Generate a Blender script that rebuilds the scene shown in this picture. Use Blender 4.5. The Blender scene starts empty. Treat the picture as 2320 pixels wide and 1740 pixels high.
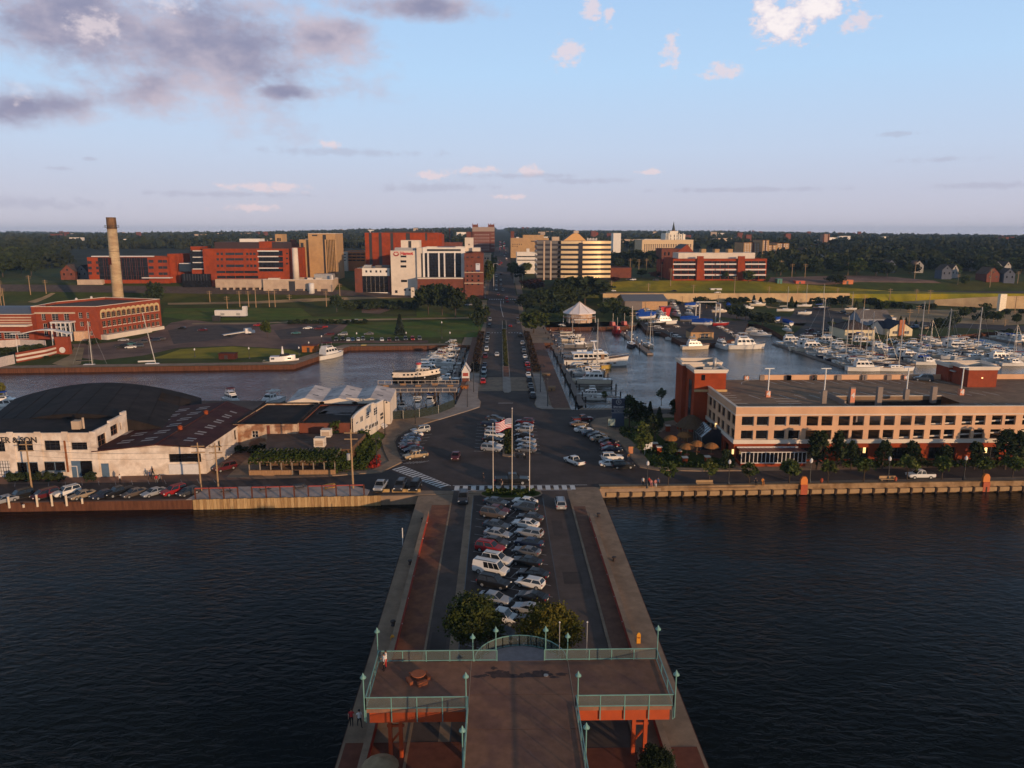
import bpy, bmesh, math, random
import numpy as np
from math import cos,sin
from mathutils import Vector, Matrix
SC=bpy.context.scene;COL=SC.collection;PI=math.pi
random.seed(7);RNG=np.random.default_rng(11)
# camera, world, sun, exposure
F_=1700.0;HC=44.0
TH=math.atan((870-525)/F_);PS=math.atan(30*cos(TH)/F_)
ct,st,cp,sp=cos(TH),sin(TH),cos(PS),sin(PS)
FW=(sp*ct,cp*ct,-st);RT=(cp,-sp,0.0);UP=(sp*st,cp*st,ct)
cam_d=bpy.data.cameras.new('camera');cam=bpy.data.objects.new('camera',cam_d);COL.objects.link(cam)
cam_d.sensor_width=36;cam_d.lens=F_/2320*36;cam_d.clip_start=0.5;cam_d.clip_end=60000
cam.location=(0,0,HC);cam.rotation_euler=(PI/2-TH,0,-PS);SC.camera=cam
SUN_EL=math.radians(7.5);SUN_AZ=math.radians(142)      # azimuth clockwise from +Y (the street)
sx_,sy_,sz_=sin(SUN_AZ)*cos(SUN_EL),cos(SUN_AZ)*cos(SUN_EL),sin(SUN_EL)
sun_d=bpy.data.lights.new('sun','SUN');sun=bpy.data.objects.new('sun',sun_d);COL.objects.link(sun)
sun_d.energy=3.9;sun_d.angle=math.radians(0.6);sun_d.color=(1.0,0.66,0.38)
sun.rotation_euler=Vector((sx_,sy_,sz_)).to_track_quat('Z','Y').to_euler();sun.location=(300,-300,200)
SC.view_settings.view_transform='Standard';SC.view_settings.look='None'
SC.view_settings.exposure=0.0;SC.view_settings.gamma=1.0;SC.view_settings.use_curve_mapping=False
SC.cycles.max_bounces=5;SC.cycles.diffuse_bounces=2;SC.cycles.glossy_bounces=3;SC.cycles.transparent_max_bounces=6
SC.cycles.volume_bounces=0;SC.cycles.use_denoising=True
def ray(sx,sy):
 u=(sx-1160)/F_;v=(870-sy)/F_
 return tuple(FW[i]+u*RT[i]+v*UP[i] for i in range(3))
def azel(sx,sy):
 d=Vector(ray(sx,sy)).normalized();return math.atan2(d.x,d.y), math.asin(d.z)
def make_world():
 w=bpy.data.worlds.new('World');SC.world=w;w.use_nodes=True
 nt=w.node_tree;N=nt.nodes;L=nt.links;N.clear()
 out=N.new('ShaderNodeOutputWorld');bg=N.new('ShaderNodeBackground');L.new(bg.outputs[0],out.inputs[0])
 sky=N.new('ShaderNodeTexSky');sky.sky_type='NISHITA';sky.sun_disc=False
 sky.sun_elevation=SUN_EL;sky.sun_rotation=SUN_AZ;sky.altitude=200;sky.air_density=1.0;sky.dust_density=0.6;sky.ozone_density=1.0
 bg.inputs[1].default_value=SKY_STRENGTH
 def m(op,a,b=None,c=None):
  n=N.new('ShaderNodeMath');n.operation=op
  for i,x in enumerate((a,b,c)):
   if x is None: continue
   if isinstance(x,(int,float)): n.inputs[i].default_value=x
   else: L.new(x,n.inputs[i])
  return n.outputs[0]
 tc=N.new('ShaderNodeTexCoord');sep=N.new('ShaderNodeSeparateXYZ');L.new(tc.outputs['Generated'],sep.inputs[0])
 az=m('ARCTAN2',sep.outputs[0],sep.outputs[1]);el=m('ARCSINE',sep.outputs[2])
 cmb=N.new('ShaderNodeCombineXYZ');L.new(az,cmb.inputs[0]);L.new(el,cmb.inputs[1])
 def noise(sc,det,vec,rough=.55,yst=1.0):
  mp=N.new('ShaderNodeMapping');mp.inputs['Scale'].default_value=(sc,sc*yst,1);L.new(vec,mp.inputs[0])
  n=N.new('ShaderNodeTexNoise');n.inputs['Scale'].default_value=1;n.inputs['Detail'].default_value=det;n.inputs['Roughness'].default_value=rough
  L.new(mp.outputs[0],n.inputs['Vector']);return n
 n1=noise(9,5,cmb.outputs[0],.6,1.7);n2=noise(26,6,cmb.outputs[0],.62,1.5);n3=noise(7,4,cmb.outputs[0],.5,1.8)
 def mix(f,a,b):
  n=N.new('ShaderNodeMix');n.data_type='RGBA'
  if isinstance(f,(int,float)): n.inputs[0].default_value=f
  else: L.new(f,n.inputs[0])
  for i,x in ((6,a),(7,b)):
   if isinstance(x,tuple): n.inputs[i].default_value=(*x,1)
   else: L.new(x,n.inputs[i])
  return n.outputs[2]
 fbm=m('ADD',m('MULTIPLY',m('SUBTRACT',n1.outputs[0],.5),1.75),m('MULTIPLY',m('SUBTRACT',n2.outputs[0],.5),.75))
 n4=noise(60,6,cmb.outputs[0],.65,1.4);fb2=m('ADD',m('MULTIPLY',fbm,.5),m('MULTIPLY',m('SUBTRACT',n4.outputs[0],.5),2.6))
 def cloud(ells,amp,fb=None):
  fb=fb2 if fb is None else fb
  tot=None
  for (x,y,rx,ry) in ells:
   a,e=azel(x,y)
   s=N.new('ShaderNodeVectorMath');s.operation='SUBTRACT';L.new(cmb.outputs[0],s.inputs[0]);s.inputs[1].default_value=(a,e,0)
   q=N.new('ShaderNodeVectorMath');q.operation='MULTIPLY';L.new(s.outputs[0],q.inputs[0]);q.inputs[1].default_value=(F_/rx,F_/ry,0)
   l=N.new('ShaderNodeVectorMath');l.operation='LENGTH';L.new(q.outputs[0],l.inputs[0])
   v=m('SUBTRACT',1.0,l.outputs['Value']);tot=v if tot is None else m('MAXIMUM',tot,v)
  return m('ADD',m('MAXIMUM',tot,-1.5),m('MULTIPLY',fb,amp))
 def ramp(v,a,b):
  n=N.new('ShaderNodeMapRange');n.interpolation_type='SMOOTHSTEP';L.new(v,n.inputs[0]);n.inputs[1].default_value=a;n.inputs[2].default_value=b
  return n.outputs[0]
 hs=N.new('ShaderNodeHueSaturation');L.new(sky.outputs[0],hs.inputs['Color']);hs.inputs['Saturation'].default_value=SKY_SAT;hs.inputs['Value'].default_value=SKY_VAL
 tint=N.new('ShaderNodeVectorMath');tint.operation='MULTIPLY';L.new(hs.outputs[0],tint.inputs[0]);tint.inputs[1].default_value=SKY_TINT
 veil=N.new('ShaderNodeMapRange');L.new(el,veil.inputs[0]);veil.inputs[1].default_value=.85;veil.inputs[2].default_value=.30;veil.inputs[3].default_value=0;veil.inputs[4].default_value=.96
 cr=N.new('ShaderNodeValToRGB');e_=cr.color_ramp.elements;es=m('MULTIPLY',el,2.0);L.new(es,cr.inputs[0])
 stops=((0,(.585,.55,.635)),(.10,(.55,.575,.71)),(.20,(.53,.63,.81)),(.38,(.46,.66,.91)),(.62,(.38,.58,.87)),(1,(.21,.26,.36)))
 while len(e_)<len(stops): e_.new(.5)
 for q,(p_,c_) in zip(e_,stops): q.position=p_;q.color=(*c_,1)
 sc=N.new('ShaderNodeVectorMath');sc.operation='SCALE';L.new(cr.outputs[0],sc.inputs[0]);sc.inputs['Scale'].default_value=1.06/SKY_STRENGTH
 col=mix(veil.outputs[0],tint.outputs[0],sc.outputs[0])
 K=1/SKY_STRENGTH;kc=lambda r,g,b:(r*K,g*K,b*K)
 big=cloud([(470,105,370,160),(160,50,200,105),(60,235,160,48),(345,200,105,85),(640,208,120,28),(730,85,130,62),(940,12,210,34)],1.0,fbm)
 aB=m('MULTIPLY',ramp(big,-.05,.75),.94)
 tone=ramp(m('ADD',n3.outputs[0],m('MULTIPLY',m('SUBTRACT',n2.outputs[0],.5),.4)),.36,.72)
 deep=mix(ramp(big,.15,.9),kc(.46,.43,.54),kc(.27,.27,.40))
 cB=mix(tone,deep,kc(.62,.53,.60))
 hot=m('MULTIPLY',ramp(cloud([(375,8,75,26),(50,205,38,34),(215,60,60,40)],1.1),.2,1.1),.55)
 cB=mix(hot,cB,kc(.95,.80,.80))
 col=mix(aB,col,cB)
 wp=cloud([(1775,52,72,48),(1850,18,80,32),(1740,30,40,36)],.9)
 col=mix(m('MULTIPLY',ramp(wp,.0,.5),.95),col,mix(ramp(wp,.1,.9),kc(.72,.66,.76),kc(1.0,.91,.90)))
 pk=cloud([(1340,20,26,40),(1380,35,14,26),(1285,122,44,44),(1520,115,28,46),(1640,160,55,22),(1945,48,44,18),(750,324,26,14),(975,398,70,13),(1195,388,46,17),(610,425,120,16),(560,470,80,12),(1080,385,60,12),(1480,390,40,8),(1160,446,60,8)],1.1)
 col=mix(m('MULTIPLY',ramp(pk,.1,.8),.7),col,kc(.86,.70,.72))
 gr=cloud([(1000,425,190,14),(1330,410,150,10),(1180,398,200,8),(2120,362,110,9),(2250,420,150,9),(140,382,30,7),(205,360,20,6),(800,345,260,12),(2040,303,60,8),(1700,430,300,8),(520,440,240,9),(30,460,260,16)],.9)
 col=mix(m('MULTIPLY',ramp(gr,.1,.9),.38),col,kc(.42,.42,.54))
 L.new(col,bg.inputs[0])
HAZE_D=8e-5
SKY_STRENGTH=0.15;SKY_SAT=1.0;SKY_VAL=.85;SKY_TINT=(1.0,.97,1.0);VEIL=0.97
make_world()
# geometry helpers
def P(sx,sy,z=0.0):
 d=ray(sx,sy);t=(z-HC)/d[2];return (d[0]*t,d[1]*t,z)
def lerp(a,b,t): return a+(b-a)*t
def pl(x,pts):
 if x<=pts[0][0]: return pts[0][1]
 for (a,b),(c,d) in zip(pts,pts[1:]):
  if x<=c: return b+(d-b)*(x-a)/(c-a)
 return pts[-1][1]
PR_L=[(363,-.2),(371,-.02),(376,0),(420,1.5),(450,3),(462,5.0),(487,12),(600,13),(1000,22),(2000,31),(3500,34),(6000,34),(7500,20)]
PR_C=[(363,-.2),(371,-.02),(376,0),(475,4.2),(660,12),(800,17),(1000,24),(2000,36),(3500,40),(6000,52),(7500,30)]
PR_R=[(363,-.2),(371,-.02),(376,0),(440,.3),(467,1.0),(470,5.5),(491,5.6),(513,11),(600,13),(1000,22),(2000,30),(3500,28),(6000,22),(7500,10)]
def hill(x,y):
 if y<1500: return 0
 f=min(1,(y-1500)/3000)
 return f*(14*sin(x*.0012+1.2)+4*sin(x*.0031+y*.001)+2*sin(x*.009+y*.004))
def T(x,y):
 l,c,r=pl(y,PR_L),pl(y,PR_C),pl(y,PR_R)
 k=max(1.0,y/520)
 if x<0:
  t=min(1,max(0,(-x/k-30)/90));z=lerp(c,l,t)
 else:
  t=min(1,max(0,(x/k-28)/26));z=lerp(c,r,t)
  if y>1200:
   t2=min(1,max(0,(x/y-.30)/.4));z-=t2*min(1,(y-1200)/2500)*18
 return z+hill(x,y)
def G(sx,sy,dz=0.0):
 """ground point on the terrain seen along a pixel's ray"""
 d=ray(sx,sy);t=50/d[1];s=2.0/d[1]
 while t*d[1]<9000:
  x,y,z=d[0]*t,d[1]*t,HC+d[2]*t
  if z<=T(x,y)+dz:
   for _ in range(12):
    t-=s/2 if HC+d[2]*t<=T(d[0]*t,d[1]*t)+dz else -s/2
    s/=2
   x,y=d[0]*t,d[1]*t;return (x,y,T(x,y))
  s=max(1.0,.004*t*d[1])/d[1];t+=s
 return (d[0]*t,d[1]*t,T(d[0]*t,d[1]*t))
def AT(sx,sy,y):
 d=ray(sx,sy);t=y/d[1];return (d[0]*t,y,HC+d[2]*t)
def ZAT(y,sy,sx=1160): return AT(sx,sy,y)[2]
from math import cos,sin
bx=lambda *a:MB().box(*a)
tb=lambda *a,**k:MB().tube(*a,**k)
lt=lambda *a:MB().lathe(*a)
class MB:
 def __init__(s): s.v=[];s.f=[];s.m=[]
 def add(s,v,f,m=0):
  o=len(s.v);s.v+=[tuple(p) for p in v];s.f+=[tuple(i+o for i in q) for q in f];s.m+=[m]*len(f);return s
 def box(s,x0,x1,y0,y1,z0,z1,m=0):
  return s.add([(x0,y0,z0),(x1,y0,z0),(x1,y1,z0),(x0,y1,z0),(x0,y0,z1),(x1,y0,z1),(x1,y1,z1),(x0,y1,z1)],
   [(3,2,1,0),(4,5,6,7),(0,1,5,4),(1,2,6,5),(2,3,7,6),(3,0,4,7)],m)
 def obox(s,c,sz,rz=0,m=0):
  ca,sa=cos(rz),sin(rz);hx,hy,hz=sz[0]/2,sz[1]/2,sz[2]/2;v=[]
  for z in(-hz,hz):
   for x,y in((-hx,-hy),(hx,-hy),(hx,hy),(-hx,hy)): v.append((c[0]+x*ca-y*sa,c[1]+x*sa+y*ca,c[2]+z))
  return s.add(v,[(3,2,1,0),(4,5,6,7),(0,1,5,4),(1,2,6,5),(2,3,7,6),(3,0,4,7)],m)
 def quad(s,a,b,c,d,m=0): return s.add([a,b,c,d],[(0,1,2,3)],m)
 def prism(s,poly,z0,z1,m=0,mt=None,top=True,bottom=False):
  n=len(poly);a=sum(poly[i][0]*poly[(i+1)%n][1]-poly[(i+1)%n][0]*poly[i][1] for i in range(n))
  if a<0: poly=poly[::-1]
  v=[(p[0],p[1],z0) for p in poly]+[(p[0],p[1],z1) for p in poly]
  s.add(v,[(i,(i+1)%n,n+(i+1)%n,n+i) for i in range(n)],m)
  if top: s.add([(p[0],p[1],z1) for p in poly],[tuple(range(n))],m if mt is None else mt)
  if bottom: s.add([(p[0],p[1],z0) for p in poly],[tuple(range(n))[::-1]],m)
  return s
 def tube(s,p,q,r,n=6,m=0,r2=None,caps=True):
  p=Vector(p);q=Vector(q);d=q-p
  if d.length<1e-6: return s
  d.normalize();a=d.orthogonal().normalized();b=d.cross(a);r2=r if r2 is None else r2;v=[]
  for c,rr in((p,r),(q,r2)):
   for i in range(n):
    t=2*PI*i/n;v.append(c+a*cos(t)*rr+b*sin(t)*rr)
  f=[(i,(i+1)%n,n+(i+1)%n,n+i) for i in range(n)]
  if caps: f+=[tuple(range(n))[::-1],tuple(range(n,2*n))]
  return s.add(v,f,m)
 def path(s,pts,r,n=5,m=0):
  for a,b in zip(pts,pts[1:]): s.tube(a,b,r,n,m)
  return s
 def lathe(s,prof,n=12,m=0,c=(0,0,0)):
  v=[];k=len(prof)
  for r,z in prof:
   for i in range(n):
    t=2*PI*i/n;v.append((c[0]+r*cos(t),c[1]+r*sin(t),c[2]+z))
  f=[(j*n+i,j*n+(i+1)%n,(j+1)*n+(i+1)%n,(j+1)*n+i) for j in range(k-1) for i in range(n)]
  if prof[0][0]>1e-4: f.append(tuple(range(n))[::-1])
  if prof[-1][0]>1e-4: f.append(tuple(range((k-1)*n,k*n)))
  return s.add(v,f,m)
 def loft(s,rings,m=0,closed=True,cap0=True,cap1=True):
  n=len(rings[0]);v=[p for r in rings for p in r];f=[]
  for j in range(len(rings)-1):
   for i in range(n if closed else n-1):
    f.append((j*n+i,j*n+(i+1)%n,(j+1)*n+(i+1)%n,(j+1)*n+i))
  if cap0: f.append(tuple(range(n))[::-1])
  if cap1: f.append(tuple(range((len(rings)-1)*n,len(rings)*n)))
  return s.add(v,f,m)
 def xf(s,M): s.v=[tuple(M@Vector(p)) for p in s.v];return s
 def mesh(s,name,mats,smooth=False):
  me=bpy.data.meshes.new(name);me.from_pydata(s.v,[],s.f)
  if not isinstance(mats,(list,tuple)): mats=[mats]
  for x in mats: me.materials.append(x)
  me.polygons.foreach_set('material_index',s.m)
  if smooth: me.polygons.foreach_set('use_smooth',[True]*len(s.f))
  me.update();return me
 def build(s,name,mats,parent=None,smooth=False):
  return put(s.mesh(name,mats,smooth),name,parent)
def put(me,name,parent=None,loc=(0,0,0),rz=0):
 o=bpy.data.objects.new(name,me);COL.objects.link(o);o.location=loc;o.rotation_euler=(0,0,rz)
 if parent: o.parent=parent
 return o
def tag(o,label=None,cat=None,group=None,kind=None):
 if label: o['label']=label
 if cat: o['category']=cat
 if group: o['group']=group
 if kind: o['kind']=kind
 return o
def thing(name,label,cat,loc=(0,0,0),rz=0,group=None):
 o=bpy.data.objects.new(name,None);o.empty_display_size=.3;COL.objects.link(o);o.location=loc;o.rotation_euler=(0,0,rz)
 return tag(o,label,cat,group)
def dup(root,loc,rz=0,label=None,group=None,cat=None,scale=None):
 r=root.copy();COL.objects.link(r);r.location=loc;r.rotation_euler=(0,0,rz)
 if scale: r.scale=scale
 tag(r,label,cat,group)
 for ch in root.children:
  c=ch.copy();COL.objects.link(c);c.parent=r
  for g in ch.children:
   d=g.copy();COL.objects.link(d);d.parent=c
 return r
def paint(root,part,material):
 for ch in [root]+list(root.children):
  if ch.type=='MESH' and ch.name.split('.')[0]==part:
   ch.material_slots[0].link='OBJECT';ch.material_slots[0].material=material
def drop(root):
 """remove a prototype that was only copied from"""
 for ch in list(root.children):
  for g in list(ch.children): bpy.data.objects.remove(g)
  bpy.data.objects.remove(ch)
 bpy.data.objects.remove(root)
# materials
MATS={}
def mat(name,col,rough=.7,metal=0,var=.18,scale=1.5,bump=0,bscale=20,spec=.5,alpha=1,emit=None,estr=0,rand=0,col2=None,coat=0,stretch=None,det=4):
 """principled with world-space noise: tone drift (var), optional second colour in patches, optional fine bump"""
 if name in MATS: return MATS[name]
 if rough>=.8 and spec==.5: spec=.12
 M=bpy.data.materials.new(name);M.use_nodes=True;nt=M.node_tree;N=nt.nodes;L=nt.links;b=N['Principled BSDF']
 b.inputs['Roughness'].default_value=rough;b.inputs['Metallic'].default_value=metal;b.inputs['Alpha'].default_value=alpha
 b.inputs['Specular IOR Level'].default_value=spec;b.inputs['Coat Weight'].default_value=coat
 if emit: b.inputs['Emission Color'].default_value=(*emit,1);b.inputs['Emission Strength'].default_value=estr
 b.inputs['Base Color'].default_value=(*col,1)
 if var>0 or col2 or bump:
  geo=N.new('ShaderNodeNewGeometry');vec=geo.outputs['Position']
  if stretch:
   mp=N.new('ShaderNodeMapping');mp.inputs['Scale'].default_value=stretch;L.new(vec,mp.inputs[0]);vec=mp.outputs[0]
  n=N.new('ShaderNodeTexNoise');n.inputs['Scale'].default_value=scale;n.inputs['Detail'].default_value=det;n.inputs['Roughness'].default_value=.65;L.new(vec,n.inputs['Vector'])
  mr=N.new('ShaderNodeMapRange');L.new(n.outputs[0],mr.inputs[0]);mr.inputs[1].default_value=.3;mr.inputs[2].default_value=.7
  mr.inputs[3].default_value=1-var;mr.inputs[4].default_value=1+var
  src=None
  if col2:
   n2=N.new('ShaderNodeTexNoise');n2.inputs['Scale'].default_value=scale*.37;n2.inputs['Detail'].default_value=5;L.new(vec,n2.inputs['Vector'])
   r2=N.new('ShaderNodeMapRange');r2.interpolation_type='SMOOTHSTEP';L.new(n2.outputs[0],r2.inputs[0]);r2.inputs[1].default_value=.42;r2.inputs[2].default_value=.62
   mx=N.new('ShaderNodeMix');mx.data_type='RGBA';L.new(r2.outputs[0],mx.inputs[0]);mx.inputs[6].default_value=(*col,1);mx.inputs[7].default_value=(*col2,1);src=mx.outputs[2]
  vm=N.new('ShaderNodeVectorMath');vm.operation='SCALE';L.new(mr.outputs[0],vm.inputs['Scale'])
  if src: L.new(src,vm.inputs[0])
  else: vm.inputs[0].default_value=col
  last=vm.outputs[0]
  if rand:
   oi=N.new('ShaderNodeObjectInfo');r3=N.new('ShaderNodeMapRange');L.new(oi.outputs['Random'],r3.inputs[0]);r3.inputs[3].default_value=1-rand;r3.inputs[4].default_value=1+rand
   v2=N.new('ShaderNodeVectorMath');v2.operation='SCALE';L.new(last,v2.inputs[0]);L.new(r3.outputs[0],v2.inputs['Scale']);last=v2.outputs[0]
  L.new(last,b.inputs['Base Color'])
  if bump:
   n3=N.new('ShaderNodeTexNoise');n3.inputs['Scale'].default_value=bscale;n3.inputs['Detail'].default_value=3;L.new(vec,n3.inputs['Vector'])
   bp=N.new('ShaderNodeBump');bp.inputs['Strength'].default_value=bump;bp.inputs['Distance'].default_value=.05;L.new(n3.outputs[0],bp.inputs['Height']);L.new(bp.outputs[0],b.inputs['Normal'])
 MATS[name]=M;return M
def flat(name,col,rough=.6,**k): return mat(name,col,rough,var=0,**k)
# setting: water, quays, roads, terrain
ASPH=mat('asphalt',(.080,.060,.052),.85,var=.22,scale=.35,bump=.25,bscale=30,col2=(.064,.048,.042),det=8)
ASPH_OLD=mat('asphalt_worn',(.105,.077,.064),.88,var=.2,scale=.5,bump=.25,bscale=25,col2=(.088,.064,.054),det=8)
CONC=mat('concrete',(.30,.205,.135),.85,var=.18,scale=.8,bump=.2,bscale=18,col2=(.24,.165,.11),det=8)
CONC_L=mat('concrete_pale',(.36,.29,.24),.85,var=.12,scale=.8,bump=.15,col2=(.30,.24,.20),det=8)
PAVER=mat('brick_paving',(.24,.097,.05),.85,var=.2,scale=1.2,bump=.2,col2=(.17,.07,.045),det=8)
PAVER_D=mat('brick_paving_dull',(.19,.092,.058),.85,var=.2,scale=1.2,bump=.2,col2=(.155,.075,.05),det=8)
WHITE_LINE=mat('road_paint',(.62,.59,.56),.7,var=.2,scale=3)
FAINT_LINE=mat('road_paint_worn',(.33,.29,.27),.8,var=.35,scale=2.5)
YELLOW_LINE=mat('road_paint_yellow',(.45,.22,.05),.7,var=.2)
SHEET_RUST=mat('rusty_sheet_piling',(.11,.045,.025),.8,var=.35,scale=.8,stretch=(3,3,.4))
TIMBER_OLD=mat('weathered_timber',(.30,.17,.085),.85,var=.3,scale=2,stretch=(4,4,.3))
STONE_W=mat('seawall_concrete',(.30,.19,.10),.85,var=.25,scale=1.2,col2=(.20,.12,.06))
GRASS=mat('grass',(.052,.066,.008),.95,var=.3,scale=.12,col2=(.075,.070,.011),det=9)
GRASS_L=mat('mown_grass',(.078,.115,.011),.95,var=.28,scale=.15,col2=(.11,.115,.014),det=9)
GRASS_Y=mat('meadow_grass',(.28,.215,.016),.95,var=.3,scale=.1,col2=(.17,.16,.014),det=9)
DIRT=mat('gravel_lot',(.23,.135,.095),.95,var=.3,scale=.12,col2=(.15,.09,.07),det=9)
TAN=mat('sandy_ground',(.38,.255,.13),.95,var=.25,scale=.15,col2=(.28,.19,.10),det=9)
WOODLAND=mat('wooded_ground',(.022,.026,.012),.98,var=.45,scale=.06,col2=(.035,.034,.018),det=10)
def water_material():
 M=bpy.data.materials.new('water');M.use_nodes=True;N=M.node_tree.nodes;L=M.node_tree.links;b=N['Principled BSDF']
 b.inputs['Base Color'].default_value=(.004,.006,.006,1);b.inputs['Roughness'].default_value=.07;pass
 geo=N.new('ShaderNodeNewGeometry')
 def nz(sc,det,st):
  mp=N.new('ShaderNodeMapping');mp.inputs['Scale'].default_value=st;mp.inputs['Rotation'].default_value=(0,0,.5);L.new(geo.outputs['Position'],mp.inputs[0])
  n=N.new('ShaderNodeTexNoise');n.inputs['Scale'].default_value=sc;n.inputs['Detail'].default_value=det;n.inputs['Roughness'].default_value=.6;n.inputs['Distortion'].default_value=.4
  L.new(mp.outputs[0],n.inputs['Vector']);return n.outputs[0]
 a=nz(.55,4,(1,2.1,1));c=nz(.055,3,(1,1.6,1))
 sep=N.new('ShaderNodeSeparateXYZ');L.new(geo.outputs['Position'],sep.inputs[0])
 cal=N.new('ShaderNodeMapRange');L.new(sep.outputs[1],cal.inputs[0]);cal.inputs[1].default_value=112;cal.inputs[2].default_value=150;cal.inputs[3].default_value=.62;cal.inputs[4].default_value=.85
 ior=N.new('ShaderNodeMapRange');L.new(sep.outputs[1],ior.inputs[0]);ior.inputs[1].default_value=112;ior.inputs[2].default_value=150;ior.inputs[3].default_value=1.12;ior.inputs[4].default_value=1.31;L.new(ior.outputs[0],b.inputs['IOR'])  # near water's darkness put into a lowered index; the basins reflect more
 gust=N.new('ShaderNodeMapRange');L.new(c,gust.inputs[0]);gust.inputs[1].default_value=.35;gust.inputs[2].default_value=.7;gust.inputs[3].default_value=.45;gust.inputs[4].default_value=1.15
 s=N.new('ShaderNodeMath');s.operation='MULTIPLY';L.new(cal.outputs[0],s.inputs[0]);L.new(gust.outputs[0],s.inputs[1])
 bp=N.new('ShaderNodeBump');bp.inputs['Distance'].default_value=.32;L.new(s.outputs[0],bp.inputs['Strength']);L.new(a,bp.inputs['Height'])
 L.new(bp.outputs[0],b.inputs['Normal']);return M
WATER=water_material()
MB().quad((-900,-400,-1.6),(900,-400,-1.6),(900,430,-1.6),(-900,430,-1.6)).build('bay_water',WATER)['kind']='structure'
def struct(o): o['kind']='structure';return o
def land(name,poly,m_side,m_top,z0=-4,z1=0): return struct(MB().prism(poly,z0,z1,0,1).build(name,[m_side,m_top]))
def sheet(name,poly,m,z):
 n=len(poly);a=sum(poly[i][0]*poly[(i+1)%n][1]-poly[(i+1)%n][0]*poly[i][1] for i in range(n))
 if a<0: poly=poly[::-1]
 return struct(MB().add([(p[0],p[1],z) for p in poly],[tuple(range(n))]).build(name,m))
def rect(name,x0,x1,y0,y1,m,z): return sheet(name,[(x0,y0),(x1,y0),(x1,y1),(x0,y1)],m,z)
def S(pts,z=0): return [P(a,b,z)[:2] for a,b in pts]
land('pier',[(-13.85,10),(17.4,10),(17.4,124.5),(-13.85,121.5)],SHEET_RUST,CONC)
land('plaza_ground',[(-20.95,121.5),(-13.7,121.8),(-13.7,122),(17.35,124.3),(17.6,124.4),(45,125.4),(45,184),(-50,184),(-50,132),(-20.9,128)],CONC,CONC,-4,-.012)
QL=[(-300,113.8),(-82.7,119.3),(-51.5,120.1),(-20.9,121.5),(-20.9,150),(-20,176),(-62,176),(-62,196),(-112,196),(-112,160),(-300,160)]
land('shipyard_quay',QL,SHEET_RUST,DIRT,-4,-.02)
land('hotel_quay',[(17.6,124.5),(95,126.6),(220,130),(220,178),(60,184),(21,186),(17.6,180)],STONE_W,CONC,-4,-.02)
land('causeway',[(-11.3,176),(18.1,176),(18.1,258),(17.0,300),(21.8,300),(21.8,350),(26,350),(60,352),(60,372),(-60,372),(-15.5,372),(-15,294.5),(-11.3,294)],SHEET_RUST,CONC)
land('far_quay',[(-420,240),(-163.8,245.2),(-69.5,251),(-58.9,291.7),(-15,294.4),(-14,372),(-420,372)],SHEET_RUST,GRASS)
PAVSH=S([(1290,742),(1440,738),(1447,728)])
BOATYD=[PAVSH[2]]+S([(1462,748),(1500,752),(1545,775),(1570,780),(1630,776),(1680,765),(1700,720),(1650,706),(1600,700),(1640,694),(1760,722),(1815,762),(1840,772)],0)
land('pavilion_shore',[(21.8,350)]+PAVSH[:2]+[PAVSH[2],(75,372),(21.8,372)],SHEET_RUST,TAN)
land('boatyard',BOATYD[:9]+[(150,338),(150,378),(60,378)],SHEET_RUST,ASPH_OLD)
land('marina_shore',S([(1705,730),(1745,745),(1780,765),(1800,770),(1830,780),(1990,783),(2060,772),(2100,765),(2200,757),(2240,752),(2330,762),(2600,770)])+[(900,330),(900,380),(140,380),(146,352)],SHEET_RUST,GRASS)
def terrain():
 ys=[364,370,376]+list(range(384,620,6))+list(range(620,1000,20))+list(range(1000,2400,100))+list(range(2400,8001,280))
 ys+= [466.9,467.1,469.9,470.1];ys=sorted(set(ys))
 n=150;v=[];f=[]
 for y in ys:
  for i in range(n+1):
   t=(i/n*2-1);x=(t*.5+.5*t**3)*2*max(420,.85*y)
   v.append((x,y,T(x,y)))
 for j in range(len(ys)-1):
  for i in range(n): a=j*(n+1)+i;f.append((a,a+1,a+n+2,a+n+1))
 m=MB();m.add(v,f);
 m.m=[0 if (v[q[0]][1]<640 or abs(v[q[0]][0])<0) else 1 for q in f]
 return struct(m.build('terrain',[GRASS,WOODLAND],smooth=True))
terrain()
def drape(name,poly,m,off=.06,step=8):
 """a polygon laid over the terrain: cut on a grid, then lifted to the ground"""
 bm=bmesh.new();bm.faces.new([bm.verts.new((p[0],p[1],0)) for p in poly])
 xs=[p[0] for p in poly];ys=[p[1] for p in poly]
 for ax,lo,hi in((0,min(xs),max(xs)),(1,min(ys),max(ys))):
  k=math.ceil(lo/step)*step;cuts=[]
  while k<hi: cuts.append(k);k+=step
  if ax==1: cuts+=[c for c in (376,420,440,450,462,467,470,475,487,491,513,600,660) if lo<c<hi]
  for c in cuts:
   bmesh.ops.bisect_plane(bm,geom=bm.verts[:]+bm.edges[:]+bm.faces[:],dist=1e-4,plane_co=(c,0,0) if ax==0 else (0,c,0),plane_no=(1,0,0) if ax==0 else (0,1,0))
 for w in bm.verts: w.co.z=(max(0,T(w.co.x,w.co.y)) if w.co.y<373 else T(w.co.x,w.co.y))+off
 bmesh.ops.recalc_face_normals(bm,faces=bm.faces[:])
 if sum(fc.normal.z for fc in bm.faces)<0: bmesh.ops.reverse_faces(bm,faces=bm.faces[:])
 me=bpy.data.meshes.new(name);bm.to_mesh(me);bm.free();me.materials.append(m)
 return struct(put(me,name))
def GS(pts): return [G(a,b)[:2] for a,b in pts]
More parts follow.
